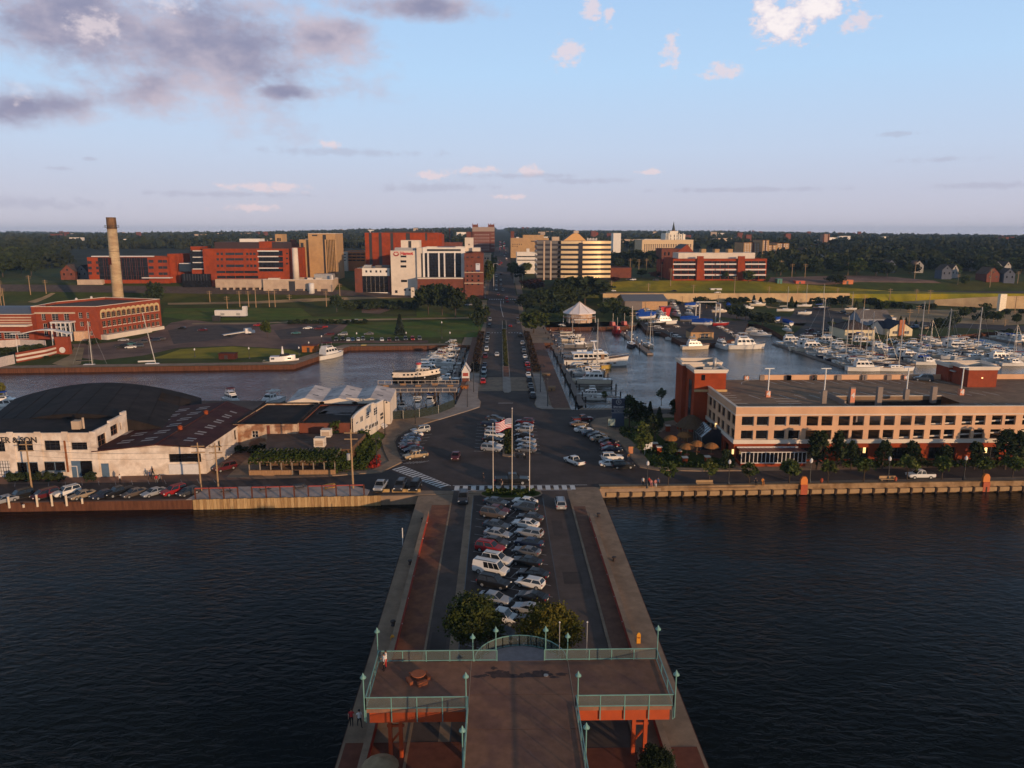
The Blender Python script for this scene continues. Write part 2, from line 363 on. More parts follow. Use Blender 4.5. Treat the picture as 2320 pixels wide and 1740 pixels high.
# building kit
K_=3.8138
class B:
 """a building: an Empty at its base;parts are given in world coordinates"""
 def __init__(s,name,label,cat,base,group=None):
  s.b=Vector(base);s.t=thing(name,label,cat,tuple(base),0,group)
 def add(s,mb,name,mats,parent=None,smooth=False):
  o=mb.build(name,mats,parent or s.t,smooth);
  if parent is None: o.location=-s.b
  return o
 def at(s,me,name,loc,rz=0,parent=None):
  return put(me,name,parent or s.t,Vector(loc)-s.b,rz)
def facade(mb,p0,p1,z0,z1,holes,depth=.25,m=0,mr=None):
 """wall from p0 to p1 (outside on the right of travel) with real openings and reveals"""
 mr=m if mr is None else mr
 p0=Vector((p0[0],p0[1]));p1=Vector((p1[0],p1[1]));W=(p1-p0).length;d=(p1-p0)/W;o=Vector((d.y,-d.x));H=z1-z0
 holes=[(max(.01,a),min(W-.01,b),max(0,c),min(H-.01,e)) for a,b,c,e in holes]
 us=sorted({0.0,W,*[round(h[0],3) for h in holes],*[round(h[1],3) for h in holes]});vs=sorted({0.0,H,*[round(h[2],3) for h in holes],*[round(h[3],3) for h in holes]})
 def pt(u,v,i=0.0): q=p0+d*u-o*i;return (q.x,q.y,z0+v)
 for j in range(len(vs)-1):
  run=None
  for i in range(len(us)-1):
   c=((us[i]+us[i+1])/2,(vs[j]+vs[j+1])/2)
   solid=not any(h[0]<c[0]<h[1] and h[2]<c[1]<h[3] for h in holes)
   if solid: run=us[i] if run is None else run
   if run is not None and (not solid or i==len(us)-2):
    e=us[i+1] if solid else us[i]
    if e>run: mb.quad(pt(run,vs[j]),pt(e,vs[j]),pt(e,vs[j+1]),pt(run,vs[j+1]),m)
    run=None
 for a,b,c,e in holes:
  mb.quad(pt(a,c),pt(b,c),pt(b,c,depth),pt(a,c,depth),mr);mb.quad(pt(a,e,depth),pt(b,e,depth),pt(b,e),pt(a,e),mr)
  mb.quad(pt(a,c),pt(a,c,depth),pt(a,e,depth),pt(a,e),mr);mb.quad(pt(b,c,depth),pt(b,c),pt(b,e),pt(b,e,depth),mr)
GLASS=mat('window_glass',(.018,.02,.024),.06,var=.3,scale=.2,spec=.6)
GDK=mat('dark_window_glass',(.010,.009,.010),.12,var=.3,scale=.3,spec=.35)
GLASS_B=mat('bluish_curtain_glass',(.016,.024,.032),.05,var=.2,scale=.2,spec=.7)
FWT=mat('white_trim',(.62,.58,.55),.6,var=.08)
FDK=mat('dark_frame',(.03,.028,.028),.5,var=.1)
BRICK_R=mat('red_brick',(.25,.055,.027),.85,var=.16,scale=.9,bump=.15,bscale=12,col2=(.25,.05,.022),det=8)
BRICK_O=mat('orange_brick',(.30,.052,.016),.85,var=.18,scale=.5,col2=(.24,.044,.016),det=8)
BRICK_DK=mat('dark_brick',(.17,.055,.035),.85,var=.18,scale=.6,col2=(.14,.05,.034),det=8)
BRICK_T=mat('tan_brick',(.44,.27,.13),.85,var=.1,scale=.5,col2=(.39,.24,.12),det=8)
PINK=mat('pink_render',(.62,.37,.22),.8,var=.09,scale=.4,col2=(.56,.33,.20),det=8)
CREAM=mat('cream_render',(.66,.56,.46),.8,var=.06,scale=.4,col2=(.60,.51,.42))
BEIGE=mat('beige_render',(.48,.36,.26),.85,var=.1,scale=.4,col2=(.42,.31,.23))
WHITE_B=mat('white_panels',(.70,.64,.57),.75,var=.06,scale=.3)
PEEL=mat('peeling_white_paint',(.68,.58,.49),.85,var=.16,scale=1.1,col2=(.55,.44,.35),det=9)
PEEL_BR=mat('worn_painted_brick',(.50,.36,.25),.9,var=.3,scale=1.5,col2=(.26,.13,.075),det=9)
ROOF_BK=mat('black_roofing',(.020,.016,.015),.9,var=.3,scale=.5,col2=(.032,.024,.022),det=8)
ROOF_BR=mat('brown_roofing',(.12,.075,.055),.9,var=.2,scale=.4,col2=(.10,.065,.05))
ROOF_GR=mat('grey_roofing',(.16,.135,.12),.9,var=.2,scale=.4)
ROOF_MA=mat('maroon_metal_roof',(.060,.018,.016),.82,var=.28,scale=.6,col2=(.075,.03,.022),det=8)
BLACK=flat('black_panels',(.012,.011,.012),.35)
STEEL=mat('galvanised_metal',(.38,.36,.34),.45,metal=.3,var=.15)
POLE_W=mat('pole_white',(.68,.66,.62),.5,var=.08)
POLE_DK=mat('pole_dark',(.018,.017,.018),.5,var=.1)
WOODP=mat('wooden_pole',(.34,.22,.12),.85,var=.2,scale=3)
WCACHE={}
def wmesh(w,h,nx,ny,glass,frame,fw=.07,name='window'):
 k=(round(w,1),round(h,1),nx,ny,glass.name,frame.name if frame else '',fw)
 if k in WCACHE: return WCACHE[k]
 m=MB();m.quad((-w/2,.05,0),(w/2,.05,0),(w/2,.05,h),(-w/2,.05,h),0)
 if frame:
  for a,b,c,e in((-w/2,w/2,0,fw),(-w/2,w/2,h-fw,h),(-w/2,-w/2+fw,fw,h-fw),(w/2-fw,w/2,fw,h-fw)): m.box(a,b,0,.045,c,e,1)
  for i in range(1,nx): x=-w/2+w*i/nx;m.box(x-fw*.35,x+fw*.35,.005,.04,fw,h-fw,1)
  for j in range(1,ny): z=h*j/ny;m.box(-w/2+fw,w/2-fw,.01,.035,z-fw*.35,z+fw*.35,1)
 WCACHE[k]=m.mesh(name,[glass,frame or glass]);return WCACHE[k]
def windows(bl,p0,p1,z0,holes,depth=.25,nx=1,ny=1,glass=None,frame=FDK,fw=.07,name='window',sill=None,parent=None):
 p0=Vector((p0[0],p0[1]));p1=Vector((p1[0],p1[1]));d=(p1-p0).normalized();o=Vector((d.y,-d.x));rz=math.atan2(d.y,d.x)
 for a,b,c,e in holes:
  q=p0+d*((a+b)/2)-o*(depth-.06);me=wmesh(b-a,e-c,nx,ny,glass or GLASS,frame,fw,name)
  w=bl.at(me,name,(q.x,q.y,z0+c),rz)
  sx=(b-a)/round(b-a,1) if round(b-a,1) else 1;
  w.scale=((b-a)/max(.05,max(v.co.x for v in me.vertices)*2),1,(e-c)/max(.05,max(v.co.z for v in me.vertices)))
  if sill:
   s=put(smesh(b-a,sill),'sill',w);s.scale=(1/w.scale[0]*1,1,1/w.scale[2])
SC_={}
def smesh(w,m):
 k=(round(w,1),m.name)
 if k not in SC_: SC_[k]=bx(-w/2-.15,w/2+.15,-.32,.0,-.22,0).mesh('sill',m)
 return SC_[k]
def inset(poly,t):
 n=len(poly);a=sum(poly[i][0]*poly[(i+1)%n][1]-poly[(i+1)%n][0]*poly[i][1] for i in range(n));sg=1 if a>0 else -1;out=[]
 for i in range(n):
  p,q,r=[Vector((x[0],x[1])) for x in (poly[i-1],poly[i],poly[(i+1)%n])]
  d1=(q-p).normalized();d2=(r-q).normalized();n1=Vector((-d1.y,d1.x))*sg;n2=Vector((-d2.y,d2.x))*sg
  k=n1+n2;k=k/max(.3,k.dot(n1)) if k.length>1e-6 else n1
  out.append(tuple(q+k*t))
 return out
def ccw(poly):
 n=len(poly);a=sum(poly[i][0]*poly[(i+1)%n][1]-poly[(i+1)%n][0]*poly[i][1] for i in range(n));return poly if a>0 else poly[::-1]
def shell(bl,poly,z0,z1,wall,roof,cap=None,holes={},para=.7,t=.3,depth=.25,caph=.18,capo=.08,wname='wall',rname='roof'):
 """walls (with openings per edge), parapet, coping and flat roof"""
 poly=ccw(poly);n=len(poly);m=MB()
 for i in range(n): facade(m,poly[i],poly[(i+1)%n],z0,z1,holes.get(i,[]),depth,0)
 inn=inset(poly,t)
 for i in range(n):
  a,b,c,d=poly[i],poly[(i+1)%n],inn[(i+1)%n],inn[i]
  m.quad((a[0],a[1],z1),(b[0],b[1],z1),(c[0],c[1],z1),(d[0],d[1],z1),0)
  m.quad((c[0],c[1],z1-para),(d[0],d[1],z1-para),(d[0],d[1],z1),(c[0],c[1],z1),0)
 bl.add(m,wname,[wall])
 r=MB();r.add([(p[0],p[1],z1-para) for p in inn],[tuple(range(n))]);bl.add(r,rname,[roof])
 if cap:
  c=MB();o=inset(poly,-capo);q=inset(poly,t+.04)
  for i in range(n):
   j=(i+1)%n
   for zz,f in((z1+caph,1),):
    c.quad((o[i][0],o[i][1],zz),(o[j][0],o[j][1],zz),(q[j][0],q[j][1],zz),(q[i][0],q[i][1],zz))
   c.quad((o[i][0],o[i][1],z1-.02),(o[j][0],o[j][1],z1-.02),(o[j][0],o[j][1],z1+caph),(o[i][0],o[i][1],z1+caph))
   c.quad((q[j][0],q[j][1],z1-.02),(q[i][0],q[i][1],z1-.02),(q[i][0],q[i][1],z1+caph),(q[j][0],q[j][1],z1+caph))
  bl.add(c,'coping',[cap])
def grid(W,cols,rows,x0=1,x1=None,wfrac=.6):
 """rows: list of (v0,v1);evenly spaced columns"""
 x1=W-x0 if x1 is None else x1;p=(x1-x0)/cols
 return [(x0+p*(i+.5-wfrac/2),x0+p*(i+.5+wfrac/2),a,b) for a,b in rows for i in range(cols)]
class FB(B):
 """a building whose front stands square to the street at depth y;front details are given as seen in a zoomed view of the photograph"""
 def __init__(s,name,label,o,y,dep,r,wall,roof=None,cap=None,cat='building',group=None,win=[],side=None,para=.7,depth=.25,z0=None,skip=False,top=None):
  s.o=o;s.y=y;s.r=r
  x0,_,zt=s.w(r[0],r[2]);x1,_,zb=s.w(r[1],r[3])
  s.x0,s.x1=min(x0,x1),max(x0,x1);s.z0=min(zb,T((x0+x1)/2,y)-.6);s.z1=zt;s.dep=dep
  B.__init__(s,name,label,cat,((s.x0+s.x1)/2,y,s.z0),group)
  s.poly=[(s.x0,y),(s.x1,y),(s.x1,y+dep),(s.x0,y+dep)]
  H={0:[],1:[],3:[]};todo=[]
  for spec in win:
   hs=[s.hole(*q) for q in spec['r']];H[0]+=hs;todo.append((0,hs,spec))
  if side:
   for e,spec in side.items():
    hs=grid(dep,spec['cols'],[(s.z(a)-s.z0,s.z(b)-s.z0) for b,a in spec['rows']],spec.get('x0',1),wfrac=spec.get('wf',.6));H[e]=hs;todo.append((e,hs,spec))
  if skip: return
  shell(s,s.poly,s.z0,s.z1,wall,roof or ROOF_GR,cap,H,para,depth=depth)
  for e,hs,spec in todo: windows(s,s.poly[e],s.poly[(e+1)%4],s.z0,hs,depth,spec.get('nx',1),spec.get('ny',1),spec.get('glass',GLASS),spec.get('frame',FDK),spec.get('fw',.1),spec.get('name','window'),spec.get('sill'))
 def w(s,zx,zy,y=None): return AT(s.o[0]+zx/K_,s.o[1]+zy/K_,s.y if y is None else y)
 def z(s,zy): return s.w(s.r[0],zy)[2]
 def hole(s,a,b,c,d):
  p=s.w(a,d);q=s.w(b,c);return (p[0]-s.x0,q[0]-s.x0,p[2]-s.z0,q[2]-s.z0)
 def slab(s,name,m,zx0,zx1,zy0,zy1,out=.12,inn=.0,parent=None):
  """a proud piece on the front: band, pier, canopy"""
  p=s.w(zx0,zy1);q=s.w(zx1,zy0);return s.add(bx(p[0],q[0],s.y-out,s.y-.003+inn,p[2],q[2]),name,[m])
 def block(s,name,m,zx0,zx1,zy0,zy1,d0,d1,mt=None):
  p=s.w(zx0,zy1,s.y+d0);q=s.w(zx1,zy0,s.y+d0);zl=s.z0-.5 if zy1>s.r[3]-12 and q[2]-p[2]>1 else p[2];return s.add(bx(p[0],q[0],s.y+d0,s.y+d1,zl,q[2]),name,[m])
def row(xs,y0,y1): return [(a,b,y0,y1) for a,b in xs]
def ev(a,b,n,f=.6): p=(b-a)/n;return [(a+p*(i+.5-f/2),a+p*(i+.5+f/2)) for i in range(n)]
Z0,Z1,Z2,Z3,Z4=(0,440),(400,440),(800,440),(1200,440),(1740,440)
A0,A1,PZ,G0,G1=(0,780),(450,780),(850,700),(1300,800),(1740,800)
def text_mesh(body,size,depth=.04,spacing=1.0,bold=0):
 cu=bpy.data.curves.new('lettering','FONT');cu.body=body;cu.size=size;cu.extrude=depth/2;cu.align_x='CENTER';cu.align_y='CENTER';cu.space_character=spacing;cu.offset=bold;cu.resolution_u=3
 ob=bpy.data.objects.new('lettering',cu);COL.objects.link(ob);dg=bpy.context.evaluated_depsgraph_get();dg.update()
 me=bpy.data.meshes.new_from_object(ob.evaluated_get(dg));bpy.data.objects.remove(ob)
 return me
def lettering(parent_b,body,size,loc,rz=0,m=None,name='lettering',**k):
 me=text_mesh(body,size,**k);me.materials.clear();me.materials.append(m or BLACK)
 me.transform(Matrix.Rotation(PI/2,4,'X'));me.transform(Matrix.Rotation(rz,4,'Z'));me.name=name
 if isinstance(parent_b,B): return parent_b.at(me,name,loc)
 return put(me,name,parent_b,loc)
# far and middle-distance buildings
D4=lambda r,**k: dict(r=r,**k)
# buildings on the bluff, left of the street
b=FB('hospital_wing','low orange brick hospital wing with a wide dark glass front, behind the tall chimney',Z0,486,26,(750,1465,545,755),BRICK_O,ROOF_GR,FDK,
win=[D4(row([(756,790),(828,856)],578,602)+row([(760,792),(830,858)],625,650)+row([(764,794),(834,860)],672,695)+row([(1283,1325),(1365,1400),(1404,1442)],568,592)+row([(1284,1326),(1368,1404),(1408,1444)],622,645)+row([(1286,1328),(1370,1406),(1410,1446)],676,698)),
 D4(row(ev(862,1272,9,.97),548,740),nx=1,ny=5,glass=GDK,frame=FDK,fw=.18)])
b.slab('roof_edge',FWT,800,1330,532,541,1.6,.6);b.slab('entrance_canopy',FWT,1250,1495,716,724,4)
b.block('base_wall',BEIGE,668,885,738,775,-2.5,-.02);b.block('brick_pier',BRICK_O,1540,1545,520,750,2,20);b.block('link_block',BRICK_O,1466,1542,515,752,3,22)
b=FB('hospital_block','big orange brick hospital with dark striped glass corners and a dark penthouse',Z1,480,40,(222,985,470,745),BRICK_O,ROOF_GR,FDK,
win=[D4(row([(345,366),(380,400),(422,500),(504,575),(600,620),(630,650),(660,682)],505,526)+row([(345,366),(380,400),(424,500),(504,577),(602,622),(632,652),(664,686)],553,573)+row([(347,368),(382,402),(428,502),(506,580),(604,624),(636,656),(668,690)],608,630)+row([(345,420),(425,500),(505,580),(585,700)],662,682)+row([(350,425),(430,505),(510,585),(590,705)],705,727)+row([(945,962)],505,520)+row([(945,962)],548,562)+row([(945,962)],592,608)),
 D4(row([(706,915)],488,532)+row([(710,918)],540,580)+row([(712,920)],588,632)+row([(714,922)],644,668),nx=6,ny=1,glass=GDK,frame=FDK)])
for a,c,d,e in((700,884,485,496),(702,880,534,543),(706,884,580,588),(710,882,634,643)): b.slab('white_band',FWT,a,c,d,e,.5)
b.block('dark_penthouse',mat('dark_cladding',(.045,.022,.022),.7,var=.1),330,918,414,472,2,22);b.block('roof_plant_room',WHITE_B,545,718,385,415,10,20);b.block('brick_penthouse',BRICK_O,715,820,408,488,1.5,9)
b.block('glass_corner',GDK,125,222,485,650,3,18)
for c in(490,545,592,648): b.slab('white_band',FWT,125,222,c-4,c+4,-2.6,3.5)
b.block('corner_top',BRICK_O,122,218,452,486,3,18);b.block('corner_base',BRICK_O,140,222,650,745,3.2,18);b.block('entrance_glazing',GDK,48,290,688,745,-1.5,12)
for i in range(9): b.slab('mullion',FDK,75+i*24,77+i*24,688,745,1.6)
b.block('link_bridge',GLASS_B,25,140,600,668,6,12);b.block('link_bridge_roof',FWT,22,142,596,602,5.5,12.5);b.block('rear_wing',BRICK_O,918,985,470,690,6,36)
b=FB('loading_dock_building','long beige loading dock building with rolling doors below the hospital',Z1,472,18,(745,1350,738,862),BEIGE,ROOF_GR,FWT,
win=[D4(row([(840,885),(908,955),(1035,1095),(1110,1128),(1165,1215),(1248,1305)],818,860),name='dock_door',glass=mat('rolling_door',(.09,.06,.05),.7,var=.1),ny=5,frame=FDK,fw=.12)])
b.block('beige_annex',BEIGE,338,745,735,806,2,16);b.block('annex_lower_wall',BEIGE,338,745,806,864,5,16)
for i in range(7): b.block('annex_pier',BEIGE,380+i*56,392+i*56,806,862,2,3)
b.block('dark_recess',FDK,975,1022,752,858,-.15,-.01)
for q in((790,880,725,742),(1130,1175,722,740),(1200,1250,722,740)): b.block('roof_unit',CREAM,*q,4,8)
b.block('roof_screen',STEEL,1190,1345,690,738,6,14);b.block('white_post',FWT,1340,1350,700,740,1,2)
for n,(x,r0,y0,y1) in enumerate(((1018,19,465,738),)):
 p=b.w(x,y1,472.5);q=b.w(x-10,y0,472.5);b.add(tb((p[0],477,p[2]-.2),(q[0]-.3,477,q[2]),2.0,14,0,1.75),'flue_stack',[CREAM],smooth=True)
p=AT(400+1175/K_,440+862/K_,470.5);r=2.0;hgt=AT(0,440+765/K_,470.5)[2]-p[2]
tk=thing('storage_tank','white domed upright storage tank in front of the loading docks','tank',(p[0],468.8,p[2]-.1));lt([(1.75,0),(1.75,hgt*.93),(1.2,hgt*.98),(0,hgt)],14).build('tank_shell',FWT,tk,True)
for s in(-1,1): tb((s*1.3,-1.3,0),(s*1.3,-1.3,1.2),.12,5).build('leg',STEEL,tk)
b=FB('beige_tower','tall tan windowless hospital tower with ribbed right half',Z1,520,26,(1135,1385,340,700),BRICK_T,ROOF_GR,FWT,win=[])
for i in range(7): b.slab('rib',BRICK_T,1296+i*13,1301+i*13,392,690,.9)
b.block('dark_slot',FDK,1278,1290,350,690,-.12,-.01);b.block('stair_bay',BRICK_T,1075,1136,392,690,3,22);b.block('dark_slot',FDK,1086,1096,420,690,2.9,2.99);b.block('brick_penthouse',BRICK_T,1310,1368,346,392,2,14);b.block('louvre',FDK,1170,1215,350,362,-.1,-.01)
b=FB('banded_car_park','pale car park with rows of dark openings beside the tan tower',Z1,540,24,(1030,1088,480,690),CREAM,win=[D4([q for a in(505,545,585,625,660) for q in row([(1034,1058),(1061,1085)],a,a+16)],glass=GDK,frame=None)])
b=FB('small_orange_block','small tan brick block with an arched slot rising behind the hospital penthouse',Z1,640,14,(850,918,345,470),BRICK_T,win=[D4(row([(868,876),(880,888),(892,900)],378,405),glass=GDK,frame=None)])
b=FB('dark_brick_stack_house','dark brick service block behind the cream flue',Z1,560,18,(985,1078,430,600),BRICK_DK,ROOF_GR)
b.block('chimney',BRICK_DK,988,1022,392,432,4,9)
b=FB('orange_car_park','sunlit orange car park with open decks behind the tan tower',Z1,620,40,(1425,1632,496,590),mat('orange_concrete',(.52,.18,.06),.8,var=.1),ROOF_GR,
win=[D4([q for a in(512,540,566) for q in row(ev(1480,1628,4,.9),a,a+11)],glass=GDK,frame=None)])
b.block('white_stair',CREAM,1423,1472,498,590,-4,-.02)
for a in(515,540,565): b.slab('dark_band',FDK,1426,1470,a,a+9,4.1,-3.9)
b=FB('clinic_building','low white upper floor over dark glass base, beside the hospital block with the name',Z1,474,22,(1560,1845,638,850),WHITE_B,ROOF_GR,FDK,
win=[D4(row([(1580,1598),(1630,1648),(1668,1686),(1716,1734),(1754,1770),(1804,1822)],657,678),frame=FWT),D4(row(ev(1604,1830,6,.96),706,848),ny=4,glass=GDK)])
b.slab('brick_end_pier',BRICK_DK,1548,1602,640,852,1.0);b.slab('brick_end_pier',BRICK_DK,1830,1850,706,852,.5);b.block('roof_plant',STEEL,1620,1680,612,638,4,8);b.block('roof_plant',ROOF_GR,1715,1840,615,638,5,12)
b=FB('white_hospital_block','cream windowed hospital block with a red emblem and name near the roof',Z2,470,34,(322,560,490,855),CREAM,ROOF_GR,FWT,
win=[D4(row([(410,460)],530,546)+row([(410,460)],571,590)+row([(410,460)],614,634)+row([(414,466)],740,760),nx=3,glass=GDK),D4(row([(362,384)],830,854)+row([(438,458),(480,502)],820,834),name='door')],
side={1:dict(cols=6,rows=[(512,528),(552,570),(592,610),(640,660),(690,710)],glass=GDK)})
RED=flat('sign_red',(.50,.010,.016),.5)
p=b.w(463,512,469.9);lettering(b,'Hamot',2.75,(p[0],469.88,p[2]),m=RED,depth=.2,bold=.09)
p=b.w(372,514,469.9);em=MB()
for i in range(13):
 a0=PI*1.08+PI*.84*i/12;em.obox((p[0]+1.55*cos(a0),469.85,p[2]+1.55*sin(a0)+.3),(.5,.2,.6))
for s_ in(-.95,0,.95): em.obox((p[0]+s_,469.85,p[2]+.9-abs(s_)*.15),(.5,.18,.9))
b.add(em,'emblem',[RED])
b.block('penthouse',CREAM,414,572,398,470,4,16);b.block('penthouse_recess',FDK,478,502,404,470,3.9,3.99);b.block('roof_plant',STEEL,360,540,462,490,2,10);b.block('gutter_house',CREAM,500,560,806,855,-6,-.02)
b.block('stair_tower',CREAM,556,612,462,800,-1.5,14);b.slab('stair_window_strip',FDK,596,604,510,800,1.7)
b=FB('curtain_wall_block','black glazed block framed in white with four vertical strips',Z2,468,30,(600,970,462,722),WHITE_B,ROOF_GR,FWT,
win=[D4(row([(622,646),(656,738),(746,784),(794,874),(882,932)],508,718),nx=3,ny=9,glass=GDK,frame=BLACK,fw=.12)])
b.slab('roof_band',FDK,640,930,474,492,.2);b.block('brick_podium',BRICK_DK,558,960,724,830,-7,-.3);b.slab('podium_edge',CREAM,566,956,716,726,7.3)
for x in(645,738,786,876): b.slab('white_fin',FWT,x,x+9,505,720,.5)
b.block('lift_tower',CREAM,966,1036,375,492,5,14);b.block('roof_screen',CREAM,1030,1098,462,494,2,12);b.slab('tower_window',FDK,994,1004,430,442,-4.9,5.2)
b=FB('red_brick_annex','square dark red brick building with a white banner, at the street corner',Z2,460,26,(960,1125,512,845),BRICK_DK,ROOF_BR,BRICK_DK,
win=[D4([q for a in(540,) for q in row([(978,1000),(1015,1040),(1070,1096)],a,a+14)]+[q for a in(615,) for q in row([(982,992),(1016,1026)],a,a+10)]+[q for a in(660,700,736,770) for q in row([(980,994),(1022,1038),(1074,1092)],a,a+16)],ny=2,glass=GDK)])
b.slab('stone_course',BEIGE,960,1125,672,679,.25);b.slab('stone_course',BEIGE,960,1125,764,772,.3);b.slab('cornice',BRICK_DK,956,1128,548,556,.4)
b.slab('banner',flat('banner_white',(.55,.55,.58),.7),1060,1096,598,655,.3);b.slab('banner_text',flat('banner_blue',(.03,.05,.16),.7),1060,1096,655,668,.31);b.slab('banner_print',flat('banner_grey',(.25,.26,.3),.7),1066,1090,604,612,.32)
b=FB('low_shop_row','small gabled brick shops at the top of the street beyond the red brick annex',Z2,560,40,(1125,1190,520,600),BEIGE,ROOF_BR,win=[D4(row([(1135,1148),(1158,1172)],548,560))])
b=FB('red_hospital_slab','long deep red hospital slab with dark vertical slots, highest of the hospital roofs',Z2,560,40,(100,740,335,620),BRICK_O,ROOF_GR,BRICK_O,
win=[D4(row([(145,160),(228,245),(328,345),(462,490)],336,610)+row([(622,640)],336,400),glass=FDK,frame=FDK,name='window_slot',nx=1,ny=8)])
b.block('rounded_end',BRICK_O,738,765,345,600,4,30);b.block('roof_plant',FDK,275,690,318,336,6,26)
for x in(598,640,672): b.block('vent_stack',FDK,x,x+14,302,336,5,8)
b=FB('tall_dark_hotel','tall dark red brick hotel with castle like corner turrets beside the street',Z2,900,40,(1030,1222,285,500),BRICK_DK,ROOF_GR,mat('stone_trim',(.32,.24,.2),.8),
win=[D4([q for a in(345,372,398,424,450,474) for q in row([(1052,1058),(1072,1078),(1092,1098),(1108,1114),(1128,1134),(1148,1154),(1166,1172)],a,a+10)],frame=FWT,glass=GDK,fw=.35)])
b.slab('upper_stone',mat('stone_trim',(.32,.24,.2),.8),1030,1222,285,322,.4);b.block('turret',BRICK_DK,1030,1078,262,290,0.2,12);b.block('turret',BRICK_DK,1166,1220,262,290,.2,12)
for x in(1031,1072,1166,1186,1214): b.block('finial',BRICK_DK,x,x+5,252,263,1,3)
b.block('side_wing',BRICK_DK,980,1034,325,470,2,30)
for i in range(5): b.slab('stone_string',mat('stone_trim',(.32,.24,.2),.8),1192,1222,340+i*30,346+i*30,.3)
b=FB('far_brick_chimney','thin dark chimney rising between the red slab and the dark hotel',Z2,950,4,(828,840,296,440),BRICK_DK,cat='chimney',para=.1)
b=FB('flat_tan_block','low tan block behind the curtain wall block',Z2,820,30,(765,935,418,470),BRICK_DK,ROOF_GR)
# right of the street
b=FB('tan_brick_block','long tan brick block with few windows beyond the banded office, lit by low sun',Z2,800,50,(1362,1690,380,460),BRICK_T,ROOF_GR,BEIGE,
win=[D4(row([(1378,1384),(1396,1402),(1414,1420),(1432,1438),(1450,1456)],428,440)+row([(1378,1384),(1396,1402),(1414,1420)],446,456)+row([(1535,1568)],402,410),glass=GDK)])
b.block('upper_storey',BRICK_T,1468,1648,352,382,6,40);b.block('dark_tower',BRICK_DK,1362,1392,320,382,3,10);b.block('roof_unit',FWT,1410,1434,370,381,4,8)
b=FB('banded_annex','small white three storey annex with dark ribbon windows beside the banded office',Z2,620,24,(1414,1588,506,600),WHITE_B,ROOF_GR,FWT,
win=[D4(row(ev(1416,1586,4,.99),534,544)+row(ev(1416,1586,4,.99),566,574),glass=GDK,frame=FDK)])
b.block('roof_hut',WHITE_B,1498,1524,470,506,4,8);b.block('lower_floor',BEIGE,1490,1588,600,660,2,20)
def banded_office():
 y=500;o=Z3;x0,_,zt=AT(1200+62/K_,440+405/K_,y);x1,_,zb=AT(1200+697/K_,440+740/K_,y)
 b=B('banded_office','bronze and gold striped glass office with bowed corners and a gabled top','building',((x0+x1)/2,y,zb-1))
 GOLD=mat('gold_spandrel',(.74,.53,.28),.45,metal=.15,var=.1);UNLIT=mat('unlit_spandrel_tone',(.13,.115,.10),.2,var=.3,scale=.15);GL=mat('bronze_ribbon_glass',(.03,.024,.022),.07,var=.3,scale=.15)  # darker spandrel copy: the left quarter's unlit look is put into its colour
 zr=[440+v/K_ for v in(405,422,445,470,486,512,526,556,568,598,612,640,652,664,692,730,742)]
 bow=lambda f:-2.2*max(0,1-((f-.58)/.30)**2) if f>.28 else 0
 pts=[(lerp(x0,x1,f),y+bow(f)) for f in[0,.06,.1,.18,.24,.28]+[.28+.72*i/16 for i in range(1,17)]]
 back=[(x1,y+30),(x0,y+30)];H=zt-zb;n=8;fh=H/n
 for i in range(n):
  z0=zt-fh*(i+1);za=z0+fh*.46
  g=MB();g.prism(inset(ccw(pts+back),.35),z0,za,0,top=False);b.add(g,'ribbon_window',[GL])
  s=MB();s.prism(pts[6:]+back[:1]+[(pts[6][0],y+30)],za,z0+fh,0,bottom=True);b.add(s,'spandrel',[GOLD]);s=MB();s.prism(pts[:6]+[(pts[5][0]-.01,y+29),back[1]],za,z0+fh,0,bottom=True);b.add(s,'unlit_spandrel',[UNLIT])
 m=MB()
 for f in(.10,.19,.60):
  x=lerp(x0,x1,f);m.box(x-.5,x+.5,y+bow(f)-.25,y+1,zb,zt)
 b.add(m,'pier',[BEIGE]);dk=MB();x=lerp(x0,x1,.585);w=(x1-x0)*.027
 dk.box(x-w,x+w,y+bow(.585)-.5,y+2,zb,zt-1);b.add(dk,'glass_bay',[GL])
 m=MB();m.prism(inset(ccw(pts+back),1.2),zt,zt+.25);b.add(m,'roof',[ROOF_GR])
 a=AT(1200+288/K_,440+404/K_,y+6);c=AT(1200+402/K_,440+336/K_,y+6);d=AT(1200+490/K_,440+404/K_,y+6)
 g=MB();yy,ye=y+6,y+24;l0,l1=(a[0],yy,zt),(a[0],ye,zt);t0,t1=(c[0],yy,c[2]),(c[0],ye,c[2]);r0,r1=(d[0],yy,zt),(d[0],ye,zt)
 w=.55;t0a=(lerp(a[0],c[0],.72),yy,lerp(zt,c[2],.9));t0b=(lerp(d[0],c[0],.72),yy,lerp(zt,c[2],.9))
 g.add([l0,r0,t0b,t0,t0a],[(0,1,2,3,4)],0);g.add([l0,t0a,(t0a[0],ye,t0a[2]),l1],[(0,1,2,3)],1);g.add([t0a,t0,t1,(t0a[0],ye,t0a[2])],[(0,1,2,3)],1)
 g.add([t0,t0b,(t0b[0],ye,t0b[2]),t1],[(0,1,2,3)],1);g.add([t0b,r0,r1,(t0b[0],ye,t0b[2])],[(0,1,2,3)],1)
 b.add(g,'gabled_penthouse',[mat('gold_panel',(.60,.33,.12),.6,var=.1),ROOF_GR])
 q=AT(1200+194/K_,440+368/K_,y+5);r=AT(1200+256/K_,440+404/K_,y+5);b.add(bx(q[0],r[0],y+5,y+12,zt,q[2]),'roof_plant_room',[BEIGE])
 for i in range(7):
  q=AT(1200+(500+i*13)/K_,440+(378+4*(i%2))/K_,y+9);b.add(tb((q[0],y+9,zt),(q[0],y+9,q[2]),.35,6),'roof_vent',[FWT])
banded_office()
b=FB('white_slab_tower','narrow blank white slab tower beyond the striped office',Z3,900,18,(724,786,336,452),WHITE_B,ROOF_GR)
b.block('side_face',BEIGE,780,790,338,450,1,16)
